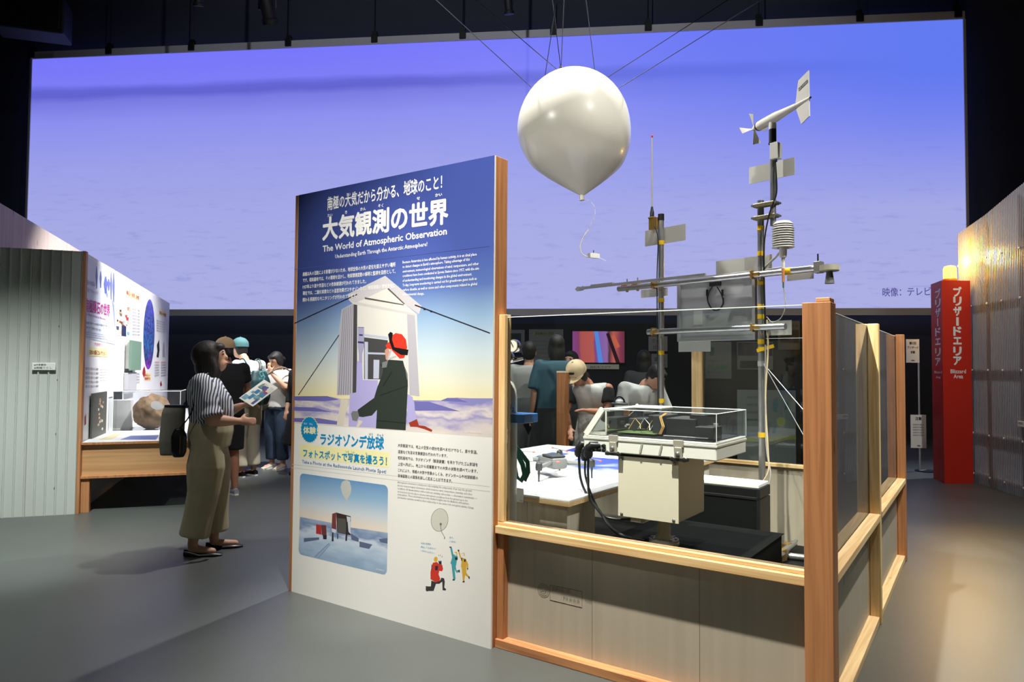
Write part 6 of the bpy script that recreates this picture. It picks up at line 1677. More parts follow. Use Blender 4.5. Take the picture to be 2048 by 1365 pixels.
# ================================================================== PEOPLE
m_skin = mat('skin', (206, 158, 130), 0.5, sss=0.05)
m_hair = mat('black_hair', (20, 17, 16), 0.65, var=0.3, scale=60, stretch=(1, 1, 0.15), bump=0.25)
m_eye = mat('eye_dark', (24, 20, 20), 0.3); m_lip = mat('lip', (176, 98, 92), 0.5); m_brow = mat('brow', (46, 36, 32), 0.6)

def V(*a):
    return Vector(a)
def lerp(a, b, t):
    return Vector(a) * (1 - t) + Vector(b) * t

def hand(mb, wrist, direction, normal, s=1.0, curl=0.5, side=1):
    """palm, four fingers of unequal length with two bends, thumb from the side of the palm"""
    d = Vector(direction).normalized(); n = Vector(normal); n = (n - d * n.dot(d)).normalized(); w = d.cross(n) * side
    pc = Vector(wrist) + d * 0.045 * s
    Mx = Matrix((w, d, n)).transposed()
    mb.ell(pc, (0.036 * s, 0.05 * s, 0.016 * s), Mx, 12, 8)
    for k, (off, ln) in enumerate(((-0.026, 0.060), (-0.009, 0.072), (0.009, 0.068), (0.025, 0.054))):
        p = pc + d * 0.036 * s + w * off * s
        dd = d.copy()
        for sg, f in enumerate((0.42, 0.32, 0.26)):
            dd = (dd * math.cos(curl * 0.55) - n * math.sin(curl * 0.55)).normalized() if sg else (dd * math.cos(curl * 0.4) - n * math.sin(curl * 0.4)).normalized()
            q = p + dd * ln * f * s
            mb.capsule(p, q, 0.0088 * s, 0.0080 * s, 8)
            p = q
            nn = n
    t0 = pc - d * 0.02 * s - w * 0.03 * s
    t1 = t0 + (d * 0.6 - w * 0.65 - n * 0.35).normalized() * 0.036 * s
    t2 = t1 + (d * 0.9 - w * 0.15 - n * 0.45).normalized() * 0.03 * s
    mb.capsule(t0, t1, 0.0115 * s, 0.0100 * s, 8); mb.capsule(t1, t2, 0.0100 * s, 0.0085 * s, 8)

def person(label, loc, rot, J, spec, vox=0.011):
    """J: joint positions in the figure's own frame (x right, y forward, z up)"""
    t = thing('person', label, 'person', loc, rot)
    g = spec.get('girth', 1.0)
    sk = MB()
    hd, nk = V(*J['head']), V(*J['neck'])
    f = V(*spec.get('face', (0, 1, 0))).normalized()            # where the face points
    up = V(*spec.get('crown', (0, 0, 1))).normalized()
    up = (up - f * up.dot(f)).normalized(); rt = f.cross(up)
    Hm = Matrix((rt, f, up)).transposed()
    sk.ell(hd + up * 0.02, (0.074, 0.092, 0.098), Hm)
    sk.ell(hd + f * 0.024 - up * 0.05, (0.055, 0.062, 0.066), Hm)
    sk.ell(hd + f * 0.092 - up * 0.018, (0.012, 0.016, 0.02), Hm, 8, 6)
    sk.ell(hd + f * 0.083 - up * 0.058, (0.022, 0.012, 0.010), Hm, 8, 6)
    for s_ in (-1, 1):
        sk.ell(hd + rt * 0.074 * s_ - up * 0.012 - f * 0.005, (0.010, 0.018, 0.030), Hm, 8, 6)
    sk.capsule(hd - up * 0.03 - f * 0.015, nk, 0.048, 0.056)
    chest, pel = V(*J['chest']), V(*J['pelvis'])
    sk.capsule(nk, chest, 0.06, 0.11); sk.capsule(chest, pel, 0.11, 0.11)
    for s_ in ('l', 'r'):
        sh, el, wr = V(*J['sh_' + s_]), V(*J['el_' + s_]), V(*J['wr_' + s_])
        sk.capsule(chest + V(0, 0, 0.03), sh, 0.08, 0.058)
        sk.capsule(sh, el, 0.050 * g, 0.039 * g); sk.capsule(el, lerp(el, wr, 0.35), 0.039 * g, 0.041 * g); sk.capsule(lerp(el, wr, 0.35), wr, 0.041 * g, 0.026)
        hn = spec.get('hand_' + s_, {})
        if hn is not None:
            hand(sk, wr, hn.get('dir', tuple(wr - el)), hn.get('n', (0, 0, 1)), 1.0, hn.get('curl', 0.6), hn.get('side', 1 if s_ == 'r' else -1))
        hip, kn, an, to = V(*J['hip_' + s_]), V(*J['kn_' + s_]), V(*J['an_' + s_]), V(*J['to_' + s_])
        sk.capsule(pel, hip, 0.1, 0.085)
        sk.capsule(hip, kn, 0.082 * g, 0.054 * g); sk.capsule(kn, lerp(kn, an, 0.35), 0.052 * g, 0.056 * g); sk.capsule(lerp(kn, an, 0.35), an, 0.056 * g, 0.034)
        sk.capsule(an + V(0, 0, -0.03), lerp(an, to, 0.75) + V(0, 0, -0.01), 0.032, 0.026)
    sk.build('body', spec.get('skin', m_skin), t, remesh=vox, iters=3)
    if spec.get('features', True):
        for s_ in (-1, 1):
            MB().ell(hd + rt * 0.031 * s_ + f * 0.081 + up * 0.012, (0.011, 0.006, 0.0055), Hm, 10, 6).build('eye', m_eye, t, True)
            MB().ell(hd + rt * 0.032 * s_ + f * 0.083 + up * 0.032, (0.017, 0.006, 0.004), Hm, 10, 6).build('eyebrow', m_brow, t, True)
        MB().ell(hd + f * 0.093 - up * 0.058, (0.020, 0.006, 0.006), Hm, 10, 6).build('mouth', m_lip, t, True)
    # hair
    hs = spec.get('hair', 'short')
    if hs:
        hm = MB()
        hb = hd - f * 0.018 + up * 0.03
        if hs == 'short':
            hm.ell(hb, (0.084, 0.096, 0.098), Hm)
            hm.ell(hd - f * 0.05 - up * 0.02, (0.076, 0.055, 0.08), Hm)
            hm.ell(hd + f * 0.05 + up * 0.085, (0.062, 0.045, 0.03), Hm)
        elif hs == 'bob':
            hm.ell(hb - f * 0.02, (0.106, 0.118, 0.112), Hm)
            hm.ell(hd - f * 0.05 - up * 0.065, (0.108, 0.098, 0.12), Hm)
            hm.ell(hd - f * 0.035 - up * 0.05 + rt * 0.076, (0.034, 0.07, 0.115), Hm)
            hm.ell(hd - f * 0.035 - up * 0.05 - rt * 0.076, (0.034, 0.07, 0.115), Hm)
            hm.ell(hd + f * 0.055 + up * 0.07, (0.07, 0.045, 0.035), Hm)
        elif hs == 'long':
            hm.ell(hb, (0.088, 0.1, 0.1), Hm)
            hm.ell(hd - f * 0.05 - up * 0.08, (0.088, 0.062, 0.14), Hm)
            hm.ell(hd - f * 0.06 - up * 0.2, (0.085, 0.045, 0.14), Hm)
            hm.ell(hd - f * 0.0 - up * 0.04 + rt * 0.07, (0.022, 0.05, 0.1), Hm)
            hm.ell(hd - f * 0.0 - up * 0.04 - rt * 0.07, (0.022, 0.05, 0.1), Hm)
            hm.ell(hd + f * 0.05 + up * 0.08, (0.062, 0.045, 0.03), Hm)
        elif hs == 'tied':
            hm.ell(hb, (0.084, 0.098, 0.098), Hm)
            hm.ell(hd + f * 0.05 + up * 0.08, (0.066, 0.045, 0.03), Hm)
            hm.ell(hd - f * 0.01 - up * 0.02 + rt * 0.068, (0.02, 0.05, 0.07), Hm)
            hm.ell(hd - f * 0.01 - up * 0.02 - rt * 0.068, (0.02, 0.05, 0.07), Hm)
            hm.ell(hd - f * 0.11 - up * 0.03, (0.04, 0.04, 0.045), Hm)
        hm.build('hair', spec.get('hair_mat', m_hair), t, remesh=max(vox, 0.012), iters=4)
    if spec.get('cap'):
        c0 = hd + up * 0.062 - f * 0.012
        cp = MB()
        pr_ = [(0.103 * math.cos(a), 0.092 * math.sin(a)) for a in [R(90 * k / 8) for k in range(9)]]
        cp.lathe([(0.103, -0.03)] + pr_, 22, c0, up)
        co = cp.build('cap', spec['cap'], t, True)
        bf = V(*spec.get('brim', tuple(f))).normalized(); bf = (bf - up * bf.dot(up)).normalized(); br = bf.cross(up)
        pts = []
        for k in range(13):
            a = R(-78 + 156 * k / 12)
            pts.append(c0 - up * 0.03 + bf * (0.085 * math.cos(a) * 1.0 + 0.085 * max(0, math.cos(a)) ** 0.7) + br * 0.098 * math.sin(a) - up * 0.012 * math.cos(a))
        inn = [c0 - up * 0.025 + bf * 0.09 * math.cos(R(-78 + 156 * k / 12)) + br * 0.095 * math.sin(R(-78 + 156 * k / 12)) for k in range(13)]
        vs = pts + inn + [p - up * 0.005 for p in pts] + [p - up * 0.005 for p in inn]
        fs = []
        for k in range(12):
            fs += [(k, k + 1, 13 + k + 1, 13 + k), (26 + k, 39 + k, 39 + k + 1, 26 + k + 1), (k, 26 + k, 26 + k + 1, k + 1)]
        MB().add(vs, fs).build('cap_brim', spec['cap'], co, True)
        MB().ell(c0 + up * 0.094, (0.01, 0.01, 0.006)).build('cap_button', spec['cap'], co, True)
    # top
    tp = MB()
    bw = spec.get('bulk', 1.0)
    wz_ = V(*J['pelvis']) + V(0, 0, spec.get('hem', 0.02))
    rings = []
    belly = spec.get('belly', 0.0)
    for k, (rx, ry) in enumerate(((0.165, 0.125), (0.158, 0.120), (0.162, 0.122), (0.178, 0.125), (0.185, 0.118), (0.165, 0.098), (0.095, 0.075))):
        u = (0, 0.2, 0.42, 0.62, 0.8, 0.93, 1.0)[k]
        c = lerp(wz_, chest, u / 0.62) if u <= 0.62 else lerp(chest, nk + V(0, 0, -0.005), (u - 0.62) / 0.38)
        c = c + V(0, belly * math.sin(math.pi * min(1, u / 0.8)) * 0.5, 0)
        lo = 1.1 if spec.get('hem', 0.02) < 0 and u < 0.5 else 1.0
        rings.append((tuple(c), rx * bw * lo, (ry + belly * 0.5 * math.sin(math.pi * min(1, u / 0.8))) * bw * lo))
    tp.loft(rings)
    slv = MB() if spec.get('sleeve_mat') else tp
    for s_ in ('l', 'r'):
        sh, el, wr = V(*J['sh_' + s_]), V(*J['el_' + s_]), V(*J['wr_' + s_])
        sl = spec.get('sleeve', 0.75)
        pf = spec.get('puff', 1.0)
        tp.capsule(chest + V(0, 0, 0.05), lerp(chest + V(0, 0, 0.05), sh, 0.8 if spec.get('sleeve_mat') else 1.0), 0.1, 0.072)
        if sl <= 1:
            e = lerp(sh, el, sl)
            if spec.get('flare'):
                m1 = lerp(sh, el, sl * 0.62)
                slv.capsule(sh, m1, 0.072 * g, 0.082 * pf); slv.tube([m1, lerp(m1, e, 0.25), e], [0.07 * pf, 0.07 * pf, 0.098 * pf], 16)
            else:
                slv.tube([sh, lerp(sh, el, sl * 0.5), e], [0.068 * g, 0.068 * g * pf, 0.070 * g * pf], 16)
        else:
            slv.capsule(sh, el, 0.066 * g, 0.056 * g); slv.tube([el, lerp(el, wr, sl - 1)], [0.056 * g, 0.046 * g], 14)
    tp.build('top', spec['top'], t, remesh=vox, iters=5)
    if spec.get('sleeve_mat'):
        slv.build('sleeves', spec['sleeve_mat'], t, remesh=vox, iters=5)
    # trousers, shorts or skirt
    bt = MB()
    if spec.get('skirt'):
        z0 = spec['skirt']
        bt.loft([((pel.x, pel.y, z0), 0.26 * bw, 0.23 * bw), ((pel.x, pel.y, (z0 + pel.z) / 2), 0.22 * bw, 0.19 * bw), ((pel.x, pel.y, pel.z), 0.172 * bw, 0.13 * bw), ((pel.x, pel.y, pel.z + 0.12), 0.15 * bw, 0.112 * bw)])
    else:
        tw = spec.get('leg', 1.0); ln = spec.get('leg_len', 1.0)
        bt.loft([((pel.x, pel.y, pel.z - 0.1), 0.168 * bw, 0.135 * bw), ((pel.x, pel.y + belly * 0.2, pel.z + 0.02), 0.172 * bw, (0.132 + belly * 0.3) * bw), ((pel.x, pel.y + belly * 0.3, pel.z + 0.13), 0.150 * bw, (0.118 + belly * 0.4) * bw)])
        for s_ in ('l', 'r'):
            hip, kn, an = V(*J['hip_' + s_]), V(*J['kn_' + s_]), V(*J['an_' + s_])
            bt.capsule(pel + V(0, 0, -0.02), hip, 0.1, 0.098 * bw)
            if ln <= 0.6:
                e = lerp(hip, kn, ln / 0.5)
                bt.tube([hip, lerp(hip, e, 0.5), e], [0.098 * bw, 0.098 * tw, 0.096 * tw], 16)
            else:
                e = lerp(kn, an, (ln - 0.5) / 0.5 * 0.92)
                bt.tube([hip, lerp(hip, kn, 0.5), kn, lerp(kn, e, 0.5), e], [0.098 * bw, 0.095 * tw, 0.080 * tw, 0.074 * tw, 0.076 * tw], 16)
    bt.build('trousers' if not spec.get('skirt') else 'skirt', spec['bottom'], t, remesh=vox, iters=5)
    # shoes
    if spec.get('shoes'):
        for s_ in ('l', 'r'):
            an, to = V(*J['an_' + s_]), V(*J['to_' + s_])
            d = (to - an); d.z = 0; d = d.normalized(); w_ = V(d.y, -d.x, 0)
            he = V(an.x, an.y, 0) - d * 0.055
            zb_ = min(an.z, to.z) * 0 + spec.get('lift_' + s_, 0.0)
            so = MB()
            L_ = 0.25
            secs = ((0.0, 0.026, 0.065), (0.04, 0.036, 0.072), (0.11, 0.038, 0.06), (0.17, 0.045, 0.045), (0.22, 0.040, 0.034), (L_, 0.016, 0.022))
            if spec.get('flat_shoes'):
                secs = ((0.0, 0.024, 0.05), (0.04, 0.034, 0.046), (0.11, 0.036, 0.026), (0.17, 0.042, 0.03), (0.22, 0.036, 0.026), (0.265, 0.010, 0.014))
            vs = []; fs = []
            for q, hw, hh in secs:
                c = he + d * q + V(0, 0, zb_)
                for k in range(10):
                    a = 2 * math.pi * k / 10
                    vs.append(c + w_ * hw * math.cos(a) + V(0, 0, hh * 0.5 + hh * 0.5 * max(-0.96, math.sin(a) * 1.15)))
            for i in range(len(secs) - 1):
                for k in range(10):
                    fs.append((i * 10 + k, i * 10 + (k + 1) % 10, (i + 1) * 10 + (k + 1) % 10, (i + 1) * 10 + k))
            fs += [tuple(range(9, -1, -1)), tuple(range((len(secs) - 1) * 10, len(secs) * 10))]
            sh_ = so.add(vs, fs).build('shoe', spec['shoes'], t, True)
            if not spec.get('flat_shoes'):
                MB().prismz([tuple((he + d * q + w_ * hw * s2)[:2]) for q, hw, s2 in ((-0.004, 0.02, 1), (0.05, 0.04, 1), (0.17, 0.048, 1), (0.245, 0.025, 1), (0.245, 0.025, -1), (0.17, 0.048, -1), (0.05, 0.04, -1), (-0.004, 0.02, -1))], zb_, zb_ + 0.016).build('sole', spec.get('sole', m_ink), sh_)
    return t

def stand(h=1.6, **kw):
    """joints of a standing figure of height h; keyword arguments override single joints (metres)"""
    k = h / 1.6
    J = dict(head=(0, 0.015, 1.475), neck=(0, -0.01, 1.34), chest=(0, 0, 1.17), pelvis=(0, 0, 0.90),
             sh_l=(-0.165, -0.01, 1.285), sh_r=(0.165, -0.01, 1.285), el_l=(-0.215, -0.03, 1.03), el_r=(0.215, -0.03, 1.03),
             wr_l=(-0.225, 0.05, 0.82), wr_r=(0.225, 0.05, 0.82), hip_l=(-0.085, 0, 0.85), hip_r=(0.085, 0, 0.85),
             kn_l=(-0.09, 0.015, 0.46), kn_r=(0.09, 0.015, 0.46), an_l=(-0.09, -0.02, 0.075), an_r=(0.09, -0.02, 0.075),
             to_l=(-0.1, 0.16, 0.03), to_r=(0.1, 0.16, 0.03))
    J = {a: tuple(v * k for v in b) for a, b in J.items()}
    for s_ in 'lr':
        J['an_' + s_] = (J['an_' + s_][0], J['an_' + s_][1], 0.075); J['to_' + s_] = (J['to_' + s_][0], J['to_' + s_][1], 0.03)
    J.update(kw)
    return J
def facing(dx, dy):
    return math.atan2(dy, dx) - math.pi / 2

def stripes(name, c1, c2, pitch, axis):
    m = bpy.data.materials.new(name); m.use_nodes = True
    nt = m.node_tree; b = nt.nodes['Principled BSDF']
    tc = nt.nodes.new('ShaderNodeTexCoord'); sp = nt.nodes.new('ShaderNodeSeparateXYZ'); nt.links.new(tc.outputs['Object'], sp.inputs[0])
    nz = nt.nodes.new('ShaderNodeTexNoise'); nz.inputs['Scale'].default_value = 5.0; nt.links.new(tc.outputs['Object'], nz.inputs['Vector'])
    ad = nt.nodes.new('ShaderNodeMath'); ad.operation = 'MULTIPLY_ADD'; ad.inputs[1].default_value = 0.03
    nt.links.new(nz.outputs['Fac'], ad.inputs[0]); nt.links.new(sp.outputs[axis], ad.inputs[2])
    mu = nt.nodes.new('ShaderNodeMath'); mu.operation = 'MULTIPLY'; mu.inputs[1].default_value = 1 / pitch; nt.links.new(ad.outputs[0], mu.inputs[0])
    fr = nt.nodes.new('ShaderNodeMath'); fr.operation = 'FRACT'; nt.links.new(mu.outputs[0], fr.inputs[0])
    rp = nt.nodes.new('ShaderNodeValToRGB'); rp.color_ramp.interpolation = 'CONSTANT'
    rp.color_ramp.elements[0].color = (*lin(c1), 1); rp.color_ramp.elements[1].position = 0.55; rp.color_ramp.elements[1].color = (*lin(c2), 1)
    nt.links.new(fr.outputs[0], rp.inputs[0]); nt.links.new(rp.outputs[0], b.inputs['Base Color']); b.inputs['Roughness'].default_value = 0.8
    return m

m_khaki = mat('khaki_cotton', (184, 174, 142), 0.85, var=0.07, scale=9, bump=0.15)
m_bshirt = mat('black_cotton', (22, 22, 24), 0.85); m_wshirt = mat('white_cotton', (214, 212, 206), 0.85, bump=0.1, scale=6)
m_bflat = mat('black_leather', (16, 15, 16), 0.35); m_jean = mat('blue_denim', (44, 62, 84), 0.85, var=0.15, scale=20)
m_creamt = mat('cream_twill', (186, 178, 156), 0.85, bump=0.1, scale=6); m_grsh = mat('grey_sneaker', (150, 156, 164), 0.6)

# --- woman with the leaflet
wpos = G(408, 1106)
WR = facing(0.96, 0.28)
woman = person('woman in striped blouse and khaki trousers reading a leaflet beside the booth', (wpos[0], wpos[1], 0), WR,
       stand(1.575, head=(0.0, 0.035, 1.452), neck=(0, -0.02, 1.315), chest=(0, 0.0, 1.15), pelvis=(0, 0.02, 0.885),
             sh_r=(0.175, -0.02, 1.26), sh_l=(-0.17, -0.02, 1.26), el_r=(0.235, 0.055, 1.0), wr_r=(0.17, 0.235, 0.985), el_l=(-0.22, 0.08, 1.01), wr_l=(-0.10, 0.235, 1.085),
             hip_l=(-0.09, 0.02, 0.84), hip_r=(0.09, 0.02, 0.84), kn_l=(-0.09, 0.05, 0.46), kn_r=(0.09, 0.0, 0.46), an_l=(-0.10, 0.055, 0.075), an_r=(0.09, -0.07, 0.085), to_l=(-0.11, 0.26, 0.03), to_r=(0.12, 0.12, 0.03)),
       dict(face=(0.1, 1, 0.22), hair='bob', hair_mat=mat('dark_brown_hair', (26, 20, 18), 0.6, var=0.3, scale=60, stretch=(1, 1, 0.15), bump=0.25), top=stripes('striped_blouse', (206, 208, 214), (52, 58, 78), 0.0175, 1), bottom=m_khaki,
            sleeve=0.92, flare=True, puff=1.05, bulk=1.1, belly=0.05, leg=1.42, leg_len=0.955, girth=1.12, shoes=m_bflat, flat_shoes=True, hem=0.0,
            hand_l=dict(dir=(0.15, 1, 0.2), n=(-0.3, 0.0, 1), curl=1.0), hand_r=dict(dir=(-0.3, 1, -0.05), n=(1, 0.2, 0.2), curl=0.9)), 0.009)
MB().obox((0, -0.015, 1.315), (1, 0, 0), (0, 1, 0), (0, 0, 1), 0.05, 0.06, 0.008)
WF = Frame((wpos[0], wpos[1]), math.degrees(WR))
# leaflet in her hand
lc = WF.world(-0.04, 0.36, 1.185)
lf = thing('exhibition_leaflet', 'colourful folded leaflet held by the woman in the striped blouse', 'leaflet', lc, WR)
lu, lv = V(-0.5, 0.75, 0.6).normalized(), V(0.6, 0.8, -0.42).normalized()
ln_ = lu.cross(lv).normalized()
lv = ln_.cross(lu).normalized()
MB().obox((0, 0, 0), lu, lv, ln_, 0.125, 0.075, 0.0015).build('paper', m_white, lf)
rr = random.Random(5)
for k in range(22):
    cu, cv_ = rr.uniform(-0.09, 0.095), rr.uniform(-0.05, 0.05)
    c_ = rr.choice([(60, 130, 170), (120, 170, 190), (150, 70, 120), (214, 214, 200), (70, 90, 150), (110, 150, 140)])
    for sg in (-1, 1):
        MB().obox(lu * cu + lv * cv_ + ln_ * sg * (0.0018 + 0.0001 * k), lu, lv, ln_, rr.uniform(0.012, 0.03), rr.uniform(0.01, 0.022), 0.0002).build('printed_block', mat('leaflet_%d_%d_%d' % c_, c_, 0.5), lf)
# her shoulder bags
tb = thing('tote_bag', 'grey felt tote bag hanging behind the woman in the striped blouse', 'bag', WF.world(0.06, -0.22, 0.0), WR)
def wpt(px, py, x):
    y, z = WF.plx(px, py, x)
    return (x, y, z)
zt5, zb5 = WF.plx(350, 812, 0.1)[1], WF.plx(345, 912, 0.1)[1]
bg = MB()
bg.loft([((0, -0.01, zb5), 0.05, 0.075), ((0, -0.01, zb5 + 0.1), 0.062, 0.085), ((0, 0.0, zt5 - 0.05), 0.06, 0.08), ((0, 0.01, zt5), 0.045, 0.07)])
bg.build('bag_body', mat('grey_felt', (116, 112, 104), 0.9, var=0.1, scale=30), tb, remesh=0.01, iters=4)
MB().loft([((0, 0.01, zt5 - 0.012), 0.05, 0.074), ((0, 0.01, zt5 + 0.004), 0.05, 0.074)]).build('rim', m_dk, tb, True)
cab('strap', [(0.02, 0.06, zt5 - 0.01), (0.06, 0.16, 1.12), (0.09, 0.20, 1.30), (0.04, 0.24, 1.335), (-0.05, 0.2, 1.28), (-0.04, 0.05, zt5 - 0.01)], 0.006, m_bflat, tb)
pch = thing('black_pouch', 'small black zipped pouch hanging below the grey tote bag', 'bag', WF.world(0.16, -0.165, 0.0), WR)
zt6, zb6 = WF.plx(355, 858, 0.2)[1], WF.plx(352, 917, 0.2)[1]
pb_ = MB(); pb_.loft([((0, 0, zb6), 0.018, 0.035), ((0, 0, zb6 + 0.04), 0.03, 0.052), ((0, 0, zt6 - 0.06), 0.03, 0.055), ((0, 0, zt6), 0.016, 0.03)])
pb_.build('pouch_body', m_bflat, pch, remesh=0.008, iters=4)
MB().tube([(0.032, 0.012, zb6 + 0.03), (0.034, 0.014, zt6 - 0.05)], 0.0025, 6).build('zip', mat('brass_zip', (170, 140, 80), 0.35, 0.8), pch)
cab('cord', [(0, 0.0, zt6 - 0.01), (0.03, 0.08, 1.05), (0.04, 0.12, 1.22), (-0.02, 0.15, 1.335), (-0.1, 0.17, 1.32)], 0.005, m_bflat, pch)

def at(px, py_feet):
    q = G(px, py_feet)
    return (q[0], q[1], 0)
# --- visitor in beige cap, black top and shorts
person('visitor in beige cap, black shirt and black shorts behind the striped blouse', at(450, 992), facing(-0.75, 0.66),
       stand(1.69, head=(0, 0.08, 1.55), neck=(0, 0.03, 1.42), wr_r=(0.12, 0.24, 1.12), el_r=(0.25, 0.04, 1.1), wr_l=(-0.1, 0.25, 1.1), el_l=(-0.25, 0.04, 1.1)),
       dict(cap=mat('beige_cap', (196, 164, 122), 0.8), brim=(0.3, 1, -0.1), hair='tied', top=m_bshirt, bottom=mat('black_shorts', (18, 18, 20), 0.85), sleeve=0.55, leg=1.1, leg_len=0.5, shoes=m_grsh, bulk=1.05, features=False, skin=mat('skin_tan', (170, 118, 92), 0.5)), 0.014)
# --- visitor in teal cap
tc_ = at(492, 953)
person('tall visitor in teal cap, white shirt and cream trousers facing the booth', tc_, facing(-0.85, 0.5),
       stand(1.74, head=(0, 0.17, 1.60), neck=(0, 0.075, 1.47), chest=(0, 0.03, 1.27), wr_r=(0.14, 0.25, 1.15), el_r=(0.26, 0.03, 1.12), wr_l=(-0.12, 0.27, 1.14), el_l=(-0.26, 0.04, 1.12)),
       dict(cap=mat('teal_cap', (72, 116, 118), 0.8), hair='short', top=m_wshirt, bottom=m_creamt, sleeve=0.7, leg=1.15, leg_len=0.98, shoes=m_bflat, bulk=1.02, skin=mat('skin', (206, 158, 130), 0.5)), 0.014)
bpk = thing('patterned_backpack', 'dark teal leaf patterned backpack on the visitor in the teal cap', 'backpack', tc_, facing(-0.85, 0.5))
m_leaf = ramp_mat('leaf_pattern', [(0.0, (20, 42, 50)), (0.45, (28, 70, 74)), (0.55, (96, 150, 146)), (0.62, (24, 60, 66)), (1.0, (20, 40, 48))], 0, -0.2, 0.2, nz=1.4, nscale=(14, 14, 14))
q_ = MB(); q_.loft([((0, -0.22, 0.9), 0.12, 0.05), ((0, -0.225, 1.0), 0.15, 0.075), ((0, -0.22, 1.2), 0.15, 0.07), ((0, -0.2, 1.33), 0.1, 0.045)])
q_.build('pack', m_leaf, bpk, remesh=0.014, iters=4)
for sx in (-0.1, 0.1):
    cab('strap', [(sx, -0.17, 1.3), (sx * 1.2, -0.05, 1.475), (sx * 1.25, 0.1, 1.38), (sx * 1.35, 0.12, 1.2), (sx * 1.6, -0.05, 1.05), (sx * 1.2, -0.18, 1.0)], 0.01, m_leaf, bpk)
# --- woman in white with the taupe bag
wc_ = at(553, 938)
wcr = facing(-0.35, -0.94)
person('woman in white shirt and jeans touching her chin, reading near the info board', wc_, wcr,
       stand(1.60, head=(0, 0.05, 1.46), wr_l=(-0.04, 0.2, 1.3), el_l=(-0.22, 0.12, 1.1), wr_r=(0.2, 0.26, 1.08), el_r=(0.24, 0.0, 1.06)),
       dict(face=(0.25, 1, -0.5), hair='tied', top=m_wshirt, bottom=m_jean, sleeve=0.8, leg=1.08, leg_len=0.97, hem=-0.07, shoes=mat('cream_sneaker', (196, 190, 170), 0.7), bulk=1.08,
            hand_l=dict(dir=(0.3, 0.2, 1), n=(0, 1, 0), curl=0.8), hand_r=dict(dir=(-0.4, 1, 0.1), n=(0, 0, 1), curl=0.9)), 0.013)
CF = Frame(wc_[:2], math.degrees(wcr))
hb_ = thing('taupe_shoulder_bag', 'slouchy taupe shoulder bag on the woman in the white shirt', 'bag', CF.world(0.13, 0.235, 0), wcr)
q_ = MB(); q_.loft([((0, 0, 0.80), 0.12, 0.06), ((0, 0, 0.88), 0.165, 0.085), ((0, 0, 1.0), 0.13, 0.07), ((0, 0, 1.07), 0.075, 0.035)])
q_.build('bag_body', mat('taupe_nylon', (132, 122, 108), 0.7, var=0.15, scale=14, bump=0.3), hb_, remesh=0.013, iters=3)
cab('strap', [(-0.04, 0, 1.05), (-0.12, 0.0, 1.25), (-0.33, -0.08, 1.37), (-0.38, -0.25, 1.2), (-0.1, -0.1, 1.04)], 0.011, mat('taupe_nylon', (132, 122, 108)), hb_)
lf2 = thing('teal_leaflet', 'teal leaflet held by the woman in the white shirt', 'leaflet', CF.world(0.06, 0.36, 1.10), wcr)
MB().obox((0, 0, 0), (1, 0, -0.15), (0.1, 1, 0.35), (0, -0.35, 1), 0.15, 0.06, 0.0015).build('paper', mat('teal_paper', (96, 134, 144), 0.6), lf2)
MB().obox((0.03, 0, 0.003), (1, 0, -0.15), (0.1, 1, 0.35), (0, -0.35, 1), 0.06, 0.035, 0.0008).build('printed_block', mat('teal_print', (60, 96, 120), 0.6), lf2)
# --- visitor in black, mostly behind the board
person('visitor in a long black dress half hidden behind the info board', at(607, 948), facing(-0.2, -1),
       stand(1.6), dict(hair='long', top=m_bshirt, bottom=mat('black_dress', (16, 16, 18), 0.85), skirt=0.38, sleeve=1.6, shoes=m_bflat, bulk=1.05), 0.016)

# --- visitors reflected in the panes, built as figures beyond the barrier
def bat(px, Y):
    q = P(px, 735, Y)
    return (q[0], q[1], 0)
person('reflected visitor in white T-shirt and grey shorts seen from behind the barrier', bat(1058, 8.0), facing(0.05, 1),
       stand(1.70), dict(hair='short', top=mat('grey_white_tee', (150, 152, 150), 0.85, bump=0.1, scale=6), bottom=mat('grey_shorts', (92, 96, 98), 0.85), sleeve=0.75, leg=1.3, leg_len=0.5, shoes=m_grsh, bulk=1.12, features=False), 0.016)
person('broad reflected visitor in loose teal shirt with dark hair seen from behind', bat(1113, 7.55), facing(-0.1, 1),
       stand(1.76), dict(hair='long', top=mat('teal_linen', (44, 78, 92), 0.85), bottom=mat('dark_skirt', (18, 22, 26), 0.85), skirt=0.3, sleeve=0.9, shoes=m_bflat, bulk=1.28, hem=-0.15, features=False, puff=1.2), 0.016)
person('reflected woman with long dark hair turned sideways beneath the flat screen', bat(1143, 8.7), facing(-0.5, -0.85),
       stand(1.6), dict(hair='long', top=mat('wine_top', (70, 30, 40), 0.85), bottom=mat('dark_trousers', (24, 26, 30), 0.85), sleeve=0.8, shoes=m_bflat), 0.016)
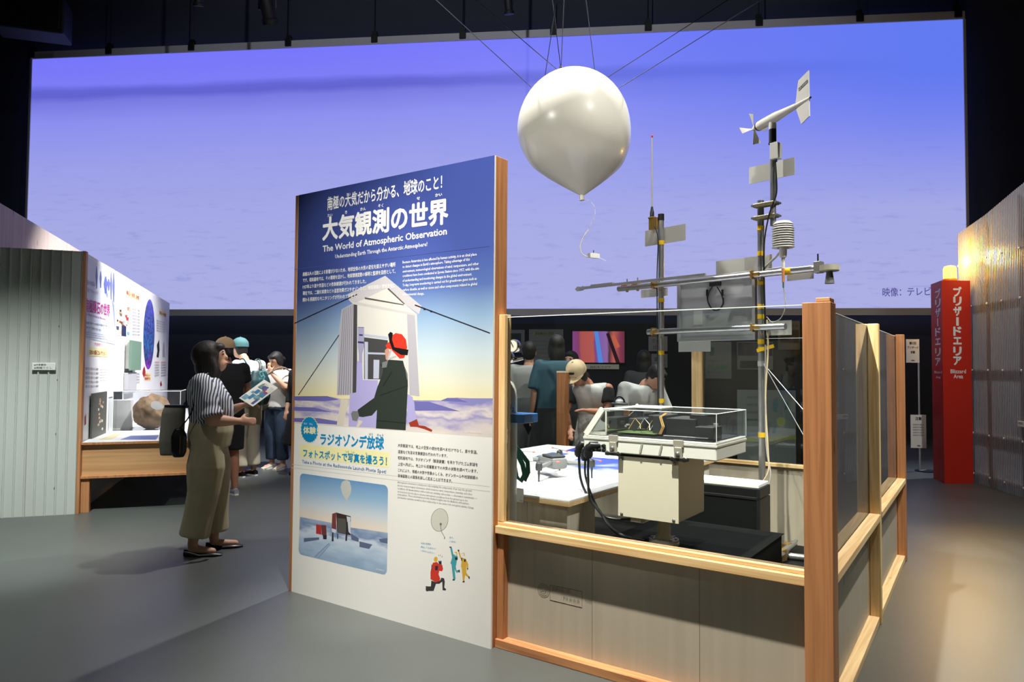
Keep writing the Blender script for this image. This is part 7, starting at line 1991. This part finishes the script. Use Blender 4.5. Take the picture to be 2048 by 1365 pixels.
person('reflected visitor with black hair standing behind the left mast pole', bat(1288, 8.7), facing(0.3, 1),
       stand(1.62), dict(hair='long', top=mat('charcoal_top', (60, 62, 64), 0.85), bottom=mat('dark_trousers', (24, 26, 30), 0.85), sleeve=0.8, shoes=m_bflat, features=False), 0.016)
# leaning over the table
person('visitor in straw cap and white vest over black sleeves reaching to the table', bat(1188, 7.22), facing(-0.45, -0.9),
       stand(1.6, head=(0.10, 0.20, 1.33), neck=(0.04, 0.09, 1.235), chest=(0, 0.05, 1.09), sh_l=(-0.165, 0.06, 1.19), sh_r=(0.165, 0.06, 1.19), el_r=(0.265, 0.12, 0.95), wr_r=(0.13, 0.32, 0.80), el_l=(-0.2, 0.14, 0.95), wr_l=(-0.05, 0.3, 0.98)),
       dict(face=(0.2, 0.75, -0.7), crown=(0.1, 0.6, 0.75), cap=mat('straw_cap', (216, 194, 156), 0.85), hair='tied', top=mat('vest_white', (196, 196, 192), 0.85, bump=0.1, scale=6), bottom=mat('print_skirt', (170, 172, 168), 0.85, var=0.3, scale=30), skirt=0.25, sleeve=0.6, sleeve_mat=m_bshirt, shoes=m_bflat,
            skin=mat('skin_tan', (190, 138, 108), 0.5), hand_r=dict(dir=(-0.3, 0.6, -0.6), n=(0, 0.6, 0.6), curl=0.3)), 0.013)
person('young visitor in pale grey shirt bowing his head over the table', bat(1274, 7.0), facing(0.35, -0.95),
       stand(1.64, head=(-0.07, 0.24, 1.31), neck=(-0.03, 0.12, 1.235), chest=(0, 0.06, 1.08), sh_l=(-0.18, 0.08, 1.2), sh_r=(0.18, 0.08, 1.2), el_r=(0.26, 0.14, 0.95), wr_r=(0.17, 0.3, 0.86), el_l=(-0.26, 0.14, 0.95), wr_l=(-0.17, 0.3, 0.86)),
       dict(face=(-0.1, 0.72, -0.7), crown=(0, 0.7, 0.7), hair='short', top=mat('pale_grey_shirt', (204, 206, 204), 0.85, bump=0.12, scale=6), bottom=mat('dark_trousers', (24, 26, 30), 0.85), sleeve=0.9, shoes=m_bflat, bulk=1.12), 0.013)
bpy.data.objects.remove(_to)
bpy.data.curves.remove(_tc)
